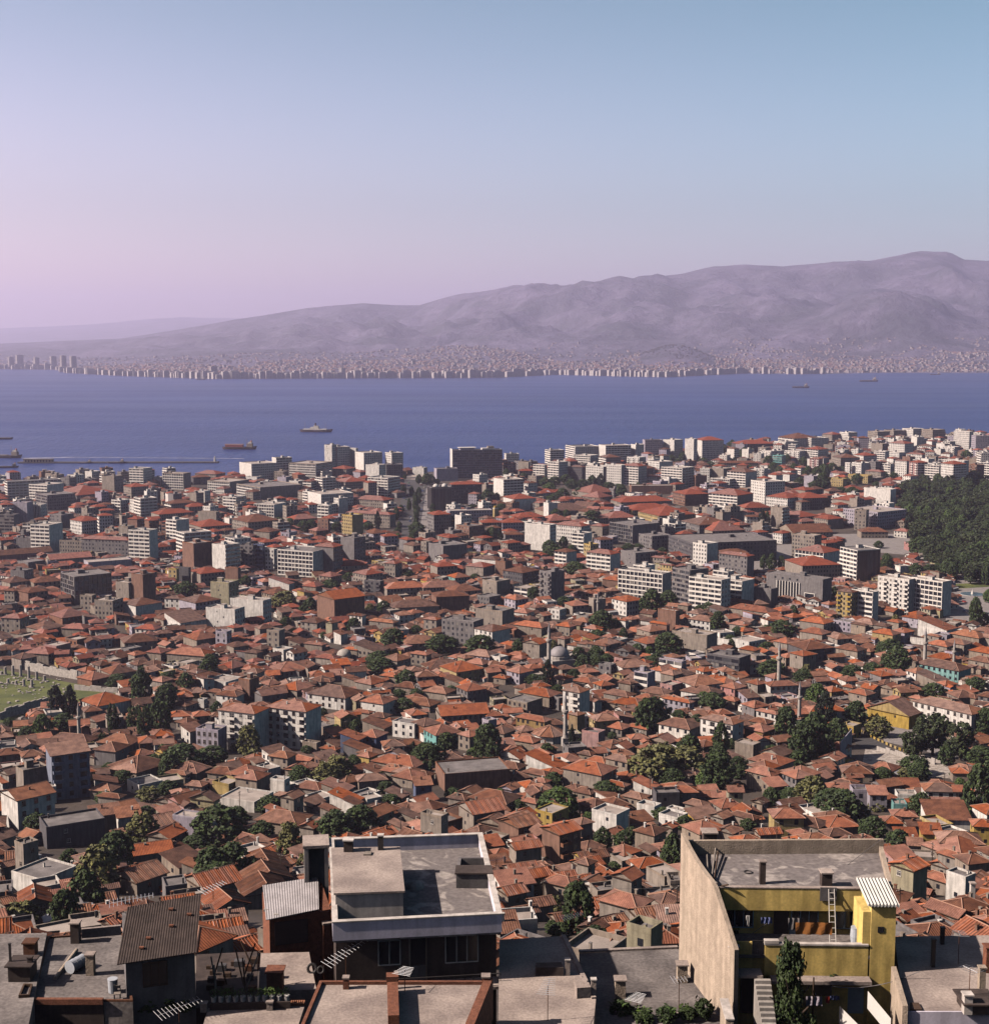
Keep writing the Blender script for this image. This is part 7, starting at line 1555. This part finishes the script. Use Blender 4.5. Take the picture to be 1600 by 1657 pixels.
# ---------------------------------------------------------------- yellow building
zt = 111.0
FL_, FRt = atz(1158, 1435, zt), atz(1444, 1438, zt); Y = Frame(FL_, FRt); W_ = Y.L
t_ = YB = thing('yellow_building', 'yellow house with a walled roof, terrace, stair tower and tall rough side wall', 'building', (FL_.x + 5, FL_.y + 4, 96))
BL_, BR_ = atz(1106, 1350, 112.3), atz(1428, 1358, 111.8)
Q_ = [FL_, FRt, Vector((BR_.x, BR_.y, zt)), Vector((BL_.x, BL_.y, zt))]; zf = 110.75
m_ = MB(); slab(m_, Q_, 109.6, zf, 'roof_wash'); wpart(m_, 'roof', t_)
m_ = MB(); slab(m_, [Y.pt(.15, -.6, 0), Y.pt(W_ - .1, -.6, 0), Q_[2], Q_[3]], 95, 109.595, 'plaster_yellow'); wpart(m_, 'wall', t_)
# parapets: back, right, left (rising in a curve to the back corner), low front
BFm = Frame(BL_, BR_); m_ = MB(); BFm.box(m_, 0, BFm.L, 0.0, .28, zf - .5, 111.85, 'plaster_rough'); wpart(m_, 'back_parapet', t_)
RFm = Frame(FRt, BR_); m_ = MB(); RFm.box(m_, .0, RFm.L, -.28, .02, zf - .5, 111.3, 'plaster_rough'); wpart(m_, 'right_parapet', t_)
m_ = MB(); Y.box(m_, 0, W_, -.25, .02, 109.25, zt - .08, 'plaster_yellow'); Y.box(m_, -.03, W_, -.32, .06, zt - .077, zt - .01, 'roof_concrete'); wpart(m_, 'front_parapet', t_)
LW = Frame(Vector((BL_.x, BL_.y, 0)), Vector((FL_.x, FL_.y, 0))); m_ = MB(); n_ = 14; prof_ = []
ext = 4.6
for i in range(n_ + 1):
    s_ = i / n_ * (LW.L + ext); k_ = min(1, s_ / LW.L)
    z_ = 112.4 - (112.4 - 111.25) * (1 - (1 - k_) ** 2.2)
    if s_ > LW.L: z_ = 111.25 - (s_ - LW.L) / ext * 3.0 if s_ - LW.L > .3 else 111.2
    prof_.append((s_, z_))
for (s0, a0), (s1, a1) in zip(prof_, prof_[1:]):
    q = [LW.pt(s0, .22, 0), LW.pt(s1, .22, 0), LW.pt(s1, -.1, 0), LW.pt(s0, -.1, 0)]
    m_.hexa([Vector((v.x, v.y, 94)) for v in q], [Vector((q[0].x, q[0].y, a0)), Vector((q[1].x, q[1].y, a1)), Vector((q[2].x, q[2].y, a1)), Vector((q[3].x, q[3].y, a0))], 'plaster_rough')
wpart(m_, 'side_wall', t_)
# facade openings on the recessed wall
for (x0, x1, y0, y1) in ((1174, 1217, 1471, 1500), (1281, 1322, 1474, 1500), (1354, 1392, 1475, 1502)):
    u0, z1_ = Y.px(x0, y0, -.6); u1, z0_ = Y.px(x1, y1, -.6); Y.win(t_, u0, u1, z0_, z1_, -.6, 'paint_pale_blue', 3)
u0, z1_ = Y.px(1252, 1474, -.6); u1, z0_ = Y.px(1275, 1519, -.6); m_ = MB(); Y.box(m_, u0, u1, -.6, -.53, z0_, z1_, 'door_dark'); wpart(m_, 'door', t_)
u0, z1_ = Y.px(1277, 1503, -.6); u1, z0_ = Y.px(1321, 1520, -.6); m_ = MB(); Y.box(m_, u0, u1, -.6, -.55, z0_, z1_, 'paint_pale_blue'); wpart(m_, 'blue_panel', t_)
# terrace
def ul(n_):    # where the tall side wall stands at distance n_ in front of the facade
    v = LW.pt(LW.L + n_, -.1, 0) - Y.o; return v.dot(Y.e) + .02
zT = 107.25; TD = 3.0; U0 = max(ul(0), ul(TD)) + .02; u_l, _ = Y.px(1237, 1560, TD); u_r, _ = Y.px(1404, 1560, TD)
m_ = MB(); Y.box(m_, U0, u_r + .5, -.6, TD - .01, zT - .25, zT, 'roof_tar'); wpart(m_, 'terrace', t_)
m_ = MB(); Y.box(m_, u_l, u_r, TD - .25, TD, zT - 1.5, zT + .72, 'plaster_yellow'); Y.box(m_, u_l - .05, u_r, TD - .32, TD + .06, zT + .723, zT + .84, 'plaster_white'); wpart(m_, 'terrace_wall', t_)
m_ = MB(); Y.box(m_, u_l - .05, u_l + .95, TD - .34, TD + .08, zT + .843, zT + 1.05, 'plaster_white'); wpart(m_, 'gate_post', t_)
m_ = MB(); Y.box(m_, u_l + .4, u_r + .1, TD, TD + .9, zT - 1.75, zT - 1.502, 'roof_concrete'); wpart(m_, 'canopy', t_)
m_ = MB(); Y.box(m_, U0, u_l - .9, TD - .2, TD, zT, zT + .9, 'plaster_yellow'); wpart(m_, 'left_wall', t_)
m_ = MB()
for i in range(7): u = u_l - .85 + i * .13; Y.box(m_, u, u + .03, TD - .12, TD - .09, zT, zT + .95, 'metal_dark')
Y.box(m_, u_l - .9, u_l - .06, TD - .13, TD - .08, zT + .951, zT + 1.0, 'metal_dark'); wpart(m_, 'gate', t_)
# lower storey
m_ = MB(); Y.box(m_, U0 + .03, u_r + .4, -.3, TD - .35, 96, zT - .255, 'plaster_yellow'); wpart(m_, 'lower_wall', t_)
for (x0, x1, y0, y1, mt) in ((1198, 1240, 1582, 1640, 'door_dark'), (1318, 1345, 1590, 1612, 'glass_dark'), (1372, 1396, 1598, 1640, 'paint_pale_blue'), (1410, 1424, 1590, 1612, 'glass_dark')):
    u0, z1_ = Y.px(x0, y0, TD - .35); u1, z0_ = Y.px(x1, y1, TD - .35); m_ = MB(); Y.box(m_, u0, u1, TD - .35, TD - .3, z0_, z1_, mt); wpart(m_, 'door' if z1_ - z0_ > 1.6 else 'window', t_)
ul2 = Y.px(1185, 1560, TD)[0]; m_ = MB(); Y.box(m_, max(U0, ul(TD + 1.2)), u_l - .3, TD, TD + 1.2, zT - 1.2, zT - 1.0, 'roof_concrete'); wpart(m_, 'landing', t_)
for i in range(9):
    m_ = MB(); Y.box(m_, u_l - .9 + i * .02, u_l + .2, TD + 1.2 + i * .32, TD + 1.518 + i * .32, zT - 4.6, zT - 1.2 - i * .24, 'stone_pale'); wpart(m_, 'stair_step', t_)
m_ = MB(); Y.box(m_, -.15, .35, TD + 1.6, TD + 4.5, 96, zT - 2.6, 'plaster_rough'); Y.box(m_, -.2, .4, TD + 1.55, TD + 4.55, zT - 2.597, zT - 2.5, 'plaster_white'); wpart(m_, 'yard_wall', t_)
# stair tower with a corrugated lid
u0, _ = Y.px(1399, 1500, .0); u0b, _ = Y.px(1409, 1500, TD); u1, _ = Y.px(1449, 1500, TD)
zc_ = Y.px(1430, 1464, TD)[1]
m_ = MB(); q = [Y.pt(u0b, TD, 0), Y.pt(u1, TD, 0), Y.pt(u1, -.2, 0), Y.pt(u0b, -.2, 0)]; slab(m_, q, 95, zc_, 'plaster_yellow'); tw = wpart(m_, 'stair_tower', t_)
m_ = MB(); Y.box(m_, u0b - .55, u0b - .02, -.1, TD - .1, zT - .2, zc_ - .6, 'plaster_yellow'); wpart(m_, 'tower_buttress', t_)
uw, zw = Y.px(1420, 1500, TD); m_ = MB(); Y.box(m_, uw, uw + .42, TD + .001, TD + .04, zw - .42, zw, 'glass_dark'); wpart(m_, 'tower_window', t_)
m_ = MB(); corr(m_, Y.pt(u0b - .3, TD + .25, zc_ + .08), Y.pt(u1 + .15, TD + .25, zc_ + .08), Y.pt(u1 + .15, -.5, zc_ + .55), Y.pt(u0b - .3, -.5, zc_ + .55), 9, .06, 'sheet_white'); wpart(m_, 'tower_roof', t_)
# roof furniture
for x, y, h, wd, mt in ((1233, 1430, 1.65, .42, 'plaster_dark'), (1336, 1434, 1.05, .75, 'plaster_dark'), (1147, 1372, 1.3, 1.0, 'plaster_dark')): c_ = atz(x, y, zf); chimney(t_, c_.x, c_.y, zf, h, wd, mt, 'roof_concrete')
c_, d_ = atz(1337, 1440, zf), atz(1353, 1440, zf); m_ = MB(); Y.box(m_, Y.px(1326, 1450)[0], Y.px(1353, 1450)[0], .061, .12, zt - .95, zt + .05, 'wall_grey'); wpart(m_, 'patch_panel', t_)
for i, (x0, y0, x1, y1) in enumerate(((1150, 1432, 1158, 1372), (1154, 1434, 1162, 1378), (1146, 1425, 1144, 1384), (1160, 1436, 1178, 1432), (1148, 1420, 1160, 1430))):
    a_, b_ = atz(x0, y0, zf + .1), atz(x1, y1, zf + .5); m_ = MB(); m_.bar(a_, b_, .07, 'wood_dark' if i % 2 else 'wall_cream', 5); tag(m_.build('loose_plank'), f'loose plank piled along the curved wall of the yellow roof, {ordw(i)} of the pile', 'plank', 'planks on the yellow building roof')
c_ = atz(1210, 1412, zf + .03); m_ = MB()
for i in range(16): a_, b_ = i * math.pi / 8, (i + 1) * math.pi / 8; m_.bar((c_.x + .3 * math.cos(a_), c_.y + .3 * math.sin(a_), c_.z + .03), (c_.x + .3 * math.cos(b_), c_.y + .3 * math.sin(b_), c_.z + .03), .04, 'metal_dark', 5)
tag(m_.build('hoop'), 'black hoop lying on the yellow building roof', 'hoop')
# ladder, carpet, laundry, barrel on the terrace
lu, lz0 = Y.px(1345, 1531, .6); t2 = thing('ladder', 'pale wooden ladder leaning from the terrace to the roof edge', 'ladder', Y.pt(lu, 1.1, zT + .01), math.atan2(Y.e.y, Y.e.x))
Lh = zt - zT - .05
for x in (-.22, .22): m_ = MB(); m_.bar((x, 0, 0), (x * .9, 1.0, Lh), .035, 'trim_white', 6); m_.build('rail', t2)
for i in range(9): k_ = (i + .7) / 9.4; m_ = MB(); m_.bar((-.22 * (1 - .1 * k_), k_, Lh * k_), (.22 * (1 - .1 * k_), k_, Lh * k_), .026, 'trim_white', 6); m_.build('rung', t2)
def cloth(u0, u1, z0, z1, n_, mt, label, name='laundry', fold=.05):
    m_ = MB(); N = 10; back = []
    for side, off in ((0, .0), (1, -.02)):
        g_ = [[Y.pt(u0 + (u1 - u0) * i / N, n_ + off + fold * math.sin(i * 1.7 + j * .5), z1 + (z0 - z1) * j / 4 - (.03 * math.sin(i * 2.1) if j == 4 else 0)) for j in range(5)] for i in range(N + 1)]
        for i in range(N):
            for j in range(4):
                q = [g_[i][j+1], g_[i+1][j+1], g_[i+1][j], g_[i][j]]; m_.poly(q if side == 0 else q[::-1], mt)
    return tag(m_.build(name), label, 'laundry' if name == 'laundry' else name)
n_ = TD - .9
u0, z1_ = Y.px(1287, 1493, n_); u1, z0_ = Y.px(1346, 1513, n_); cloth(u0, u1, z0_, z1_, n_, 'cloth_rust', 'rust brown carpet hung over a line on the yellow terrace', 'carpet')
u0, z1_ = Y.px(1275, 1486, n_ - .3); u1, z0_ = Y.px(1297, 1505, n_ - .3); cloth(u0, u1, z0_, z1_, n_ - .3, 'wall_grey', 'grey cloth hanging behind the rust carpet')
u0, z1_ = Y.px(1207, 1482, n_ - .6); u1, z0_ = Y.px(1213, 1499, n_ - .6); cloth(u0, u1, z0_, z1_, n_ - .6, 'cloth_white', 'narrow white shirt hanging at the left terrace window')
u0, z1_ = Y.px(1231, 1485, n_ - .6); u1, z0_ = Y.px(1249, 1495, n_ - .6); cloth(u0, u1, z0_, z1_, n_ - .6, 'cloth_blue', 'dark cloth hanging left of the terrace door')
bu, bz = Y.px(1384, 1529, .9); v = Y.pt(bu, .9, zT); m_ = MB(); m_.lathe([(.34, 0), (.40, .55), (.36, 1.15), (.37, 1.2), (.3, 1.21)], 'barrel_grey', 16, (v.x, v.y, zT + .005)); tag(m_.build('barrel'), 'tall pale barrel on the yellow terrace beside the tower', 'barrel')
v = atz(1187, 1517, 108.6); t2 = thing('small_table', 'little white table at the left end of the yellow terrace', 'table', (v.x, v.y, zT + .01)); m_ = MB(); m_.box(-.4, .4, -.3, .3, .7, .75, 'cloth_white'); m_.build('table_top', t2)
for x in (-.33, .33):
    for y in (-.24, .24): m_ = MB(); m_.box(x-.03, x+.03, y-.03, y+.03, 0, .7, 'wood_dark'); m_.build('leg', t2)
# yard laundry lines
for i, (x0, y0, x1, y1, x2, y2) in enumerate(((1358, 1628, 1362, 1640, 1382, 1660), (1404, 1604, 1410, 1640, 1430, 1660))):
    nn = TD + 2.2 + i; ua, za = Y.px(x0, y0, nn); ub, zb = Y.px(x2, y2, nn); m_ = MB()
    P_ = [Y.pt(ua + (ub - ua) * k_ / 6, nn + k_ * .28, za + (zb - za) * k_ / 6 * .45) for k_ in range(7)]
    for a_, b_ in zip(P_, P_[1:]):
        lo = Vector((0, 0, -1.25)); s_ = Y.n * .03
        m_.poly([a_ + lo, b_ + lo, b_, a_], 'cloth_white'); m_.poly([a_ + s_, b_ + s_, b_ + lo + s_, a_ + lo + s_], 'cloth_white')
    tag(m_.build('bedsheet'), ['white sheet on the yard line, the left of two', 'long white sheet on the yard line, the right of two'][i], 'laundry')
nn = TD + .9
for i, (x0, x1, y0, y1, mt, lab) in enumerate(((1304, 1330, 1613, 1628, 'wall_lavender', 'pale patterned cloth on the yard line behind the tree'), (1336, 1342, 1613, 1624, 'cloth_red', 'small red cloth on the yard line'), (1343, 1358, 1612, 1619, 'cloth_blue', 'small grey cloth on the yard line beside the red one'))):
    u0, z1_ = Y.px(x0, y0, nn); u1, z0_ = Y.px(x1, y1, nn); cloth(u0, u1, z0_, z1_, nn, mt, lab)
m_ = MB(); pu, pz = Y.px(1316, 1600, nn + .2); v = Y.pt(pu, nn + .2, 0); m_.bar((v.x, v.y, 98), (v.x, v.y, pz + .8), .06, 'wood_dark', 6); tag(m_.build('yard_pole'), 'wooden clothes pole in the yard of the yellow house', 'pole')
def cable(A, B_, sag, label, r_=.022, mt='wall_grey'):
    m_ = MB(); pr = None
    for i in range(13):
        k_ = i / 12; v = A.lerp(B_, k_) - Vector((0, 0, sag * 4 * k_ * (1 - k_)))
        if pr is not None: m_.bar(pr, v, r_, mt, 4)
        pr = v
    tag(m_.build('cable'), label, 'cable')
cable(atz(1198, 1524, 107.6), atz(1427, 1357, 112.0), .15, 'slack pale cable running up across the yellow building to its far corner')
cable(Y.pt(Y.px(1345, 1590, nn)[0], nn, 105.4), Y.pt(u1 + 5.5, nn, 106.6), .5, 'sagging cable above the yard laundry', .03)
# ---------------------------------------------------------------- pinkish roof at the right edge
z13 = 106.0; P13 = PZ([(1462, 1637), (1447, 1516), (1660, 1513), (1700, 1637)], z13)
t_ = thing('flat_roofed_house', 'pale pink flat roof at the bottom right, half shaded by the tower', 'house', cen(P13, 95))
m_ = MB(); slab(m_, P13, 92, z13, 'roof_concrete'); wpart(m_, 'wall', t_)
LF = Frame(atz(1447, 1575, z13), atz(1466, 1640, z13)); m_ = MB(); LF.box(m_, 0, LF.L, -.1, .25, z13 - 3, z13 + .5, 'plaster_rough'); wpart(m_, 'side_parapet', t_)
DF = Frame(P13[0], P13[3]); m_ = MB(); DF.box(m_, 0, DF.L, .0, .12, 92, z13 + .02, 'plaster_lav'); wpart(m_, 'front_wall', t_)
for x, y, h, wd, mt in ((1509, 1565, 2.0, .26, 'metal_dark'), (1587, 1612, 2.0, .42, 'plaster_rough'), (1564, 1640, 1.3, .55, 'plaster_white'), (1524, 1528, 1.2, .28, 'metal_dark'), (1578, 1632, .7, 1.9, 'plaster_dark'), (1600, 1572, 1.8, .7, 'brick_red')): c_ = atz(x, y, z13); chimney(t_, c_.x, c_.y, z13, h, wd, mt, mt)
m_ = MB(); c_ = PZ([(1472, 1637), (1492, 1637), (1486, 1626), (1472, 1626)], z13); slab(m_, c_, z13 + .004, z13 + .14, 'wood_dark'); wpart(m_, 'hatch', t_)
z14 = 103.2; P14 = PZ([(1492, 1690), (1494, 1645), (1560, 1643), (1575, 1690)], z14); m_ = MB(); slab(m_, P14, 92, z14, 'roof_concrete'); t2 = thing('flat_roofed_house', 'small lower roof with an orange jar at the bottom right edge', 'house', cen(P14, 92)); wpart(m_, 'wall', t2)
c_ = atz(1498, 1654, z14); m_ = MB(); m_.lathe([(.16, 0), (.24, .3), (.2, .6), (.12, .7), (.14, .75)], 'terracotta', 12, (c_.x, c_.y, z14 + .005)); tag(m_.build('clay_jar'), 'orange clay jar on the small lower roof', 'jar')
# ---------------------------------------------------------------- antennas
antenna(atz(560, 1592, 104.5) + Vector((0, 0, .2)), 2.2, 3.4, R(40), 'big tv antenna in front of the white building windows', 13, .28, .6)
antenna(atz(886, 1650, 104.1), 2.4, 2.0, R(80), 'tv antenna with a tall mast on the stepped roof', 9, .1)
antenna(atz(290, 1650, 104.5), .9, 3.0, R(35), 'wide tv antenna lying low at the bottom left', 12, .12, .7)
antenna(atz(213, 1470, 110.2), .7, 3.0, R(15), 'tv antenna behind the dark hut roof at left', 12, .1, .7)
antenna(atz(345, 1452, 109.5), .8, 1.9, R(40), 'tv antenna right of the dark hut roof', 9, .15)
antenna(atz(655, 1603, 107.05), 1.4, 1.2, R(70), 'small tv antenna on the pink brick-edged roof', 7)
antenna(atz(803, 1400, 107.0), .5, 1.6, R(30), 'tv antenna fixed beyond the white parapet', 9)
antenna(atz(1030, 1650, 102.05), 1.7, 1.4, R(60), 'tv antenna on the dark grey roof', 8)
antenna(atz(1567, 1628, 106.05), 2.6, 1.2, R(120), 'tv antenna on the pink roof at the right', 7)
antenna(atz(1445, 1590, 104.0), 1.2, 2.0, R(25), 'tv antenna at the foot of the yellow stair tower', 10, .1)
antenna(atz(1098, 1640, 102.05), 2.6, 1.0, R(10), 'tall thin antenna mast beside the rough side wall', 5)
antenna(atz(925, 1500, 100.5), 1.0, 1.8, R(20), 'tv antenna among the trees behind the dark roof', 9, .1)
antenna(atz(1550, 1560, 106.05), 2.3, .9, R(80), 'thin antenna in the shaded part of the pink roof', 5)
# ---------------------------------------------------------------- near plants
def sh_loose(t): return max(.1, (.55 + .45 * math.sin(t * 9.0)) * .5 + .5) * (1 - .72 * t ** 1.6)
cn = [crown_mesh('crown', 'leaf_dark', 900 + i, 150, 44, .026, sh_loose) for i in range(1)] + [crown_mesh('crown', 'leaf_dark', 910 + i, 120, 26, .05, sh_round) for i in range(2)]
v = Y.pt(Y.px(1279, 1600, TD + 2.4)[0], TD + 2.4, 101.5); ztop = Y.px(1297, 1531, TD + 2.4)[1]
t2 = thing('leafy_tree', 'slender leafy tree in front of the yellow house', 'tree', v); inst('trunk', TRUNKS[0], t2, (0, 0, 0), 0, (5, 5, ztop - 101.5)); inst('crown', cn[0], t2, (0, 0, .8), 0, (3.3, 3.3, ztop - 102.1))
for i, (x, y, z_, wd, h) in enumerate(((1040, 1652, 102.0, 1.6, .9), (1078, 1650, 102.2, 1.5, 1.0), (1112, 1647, 102.2, 1.3, .9), (1138, 1644, 102.2, 1.4, 1.3), (1005, 1658, 101.0, 2.0, 1.8), (1168, 1650, 101.2, 1.6, 1.2), (1330, 1650, 101.0, 3.0, 1.6), (1300, 1655, 100.5, 2.4, 1.5), (1345, 1576, 105.6, 1.5, .7), (1385, 1568, 105.6, 1.9, .6), (1190, 1540, 105.8, .7, 2.2), (1402, 1520, 106.5, .7, 2.2), (240, 1632, 104.8, 1.6, .8), (275, 1628, 104.8, 1.5, .9), (160, 1636, 104.5, 2.2, .8), (205, 1636, 104.4, 2.0, .9), (120, 1635, 104.5, 1.8, .6), (300, 1632, 104.6, 1.3, .8), (1205, 1655, 100.8, 2.0, 1.4))):
    p = atz(x, y, z_); t2 = thing('shrub', place_label('shrub', x, y, 'leafy green shrub or vine'), 'shrub', p, i, 'shrubs on the near terraces'); inst('leaves', tuft[i % 3], t2, (0, 0, 0), 0, (wd / .6, wd / .6, h / .62)); inst('foliage', cn[1 + i % 2], t2, (0, 0, -.1), i, (wd, wd, h))
CAMZ = CAMZ_
for o in bpy.data.objects:
    if o not in BEFORE and o.parent is None: o.location.z += CAMZ - 150.0
# concrete post beyond
p = hit(1571, 1490); t2 = thing('concrete_post', 'tall concrete chimney post among the houses at the right edge', 'post', p); k_ = proj(*p)[2] / F
m_ = MB(); m_.box(-.45, .45, -.45, .45, -2, 62 * k_, 'plaster_white'); m_.build('shaft', t2); m_ = MB(); m_.box(-.62, .62, -.62, .62, 62 * k_ + .003, 62 * k_ + .3, 'roof_concrete'); m_.build('cap', t2)
# ------------------------------------------------------------------ utility poles and overhead lines in the lanes
gu = random.Random(12); PL = []
pm = MB(); pm.bar((0, 0, -1.5), (0, 0, 8.2), .15, 'bark', 7, .10); pole_me = pm.mesh('shaft')
xm_ = MB(); xm_.box(-.9, .9, -.06, .06, 7.55, 7.68, 'bark'); xm_.box(-.7, .7, -.05, .05, 6.9, 7.0, 'bark'); cross_me = xm_.mesh('crossarm')
ins = MB(); ins.lathe([(.05, 0), (.06, .12), (.03, .16)], 'trim_white', 6); ins_me = ins.mesh('insulator')
for i in range(400):
    y = gu.uniform(235, 760); x = gu.uniform(-.36, .36) * y
    q = proj(x, y, ground(x, y))
    if is_open(q[0], q[1]) or occ_hit(x, y, .5, 1.0) or any((x - a_) ** 2 + (y - b_) ** 2 < 900 for a_, b_ in PL): continue
    PL.append((x, y))
    if len(PL) >= 34: break
PTS = []
for i, (x, y) in enumerate(PL):
    z = ground(x, y); q = proj(x, y, z + 5); t_ = thing('utility_pole', place_label('pole', q[0], q[1], 'dark wooden utility pole'), 'utility pole', (x, y, z), gu.uniform(0, 3), 'utility poles in the lanes')
    inst('shaft', pole_me, t_); inst('crossarm', cross_me, t_)
    for u in (-.8, -.3, .3, .8): inst('insulator', ins_me, t_, (u, 0, 7.685))
    PTS.append(Vector((x, y, z + 7.8)))
used_ = set()
for i, a_ in enumerate(PTS):
    nr = sorted((j for j in range(len(PTS)) if j != i), key=lambda j: (PTS[j] - a_).length)[:1]
    for j in nr:
        if (j, i) in used_ or (PTS[j] - a_).length > 75: continue
        used_.add((i, j)); q = proj(*((a_ + PTS[j]) / 2)); cable(a_, PTS[j], .9, place_label('cable', q[0], q[1], 'thin overhead line between poles'), .025, 'metal_dark')
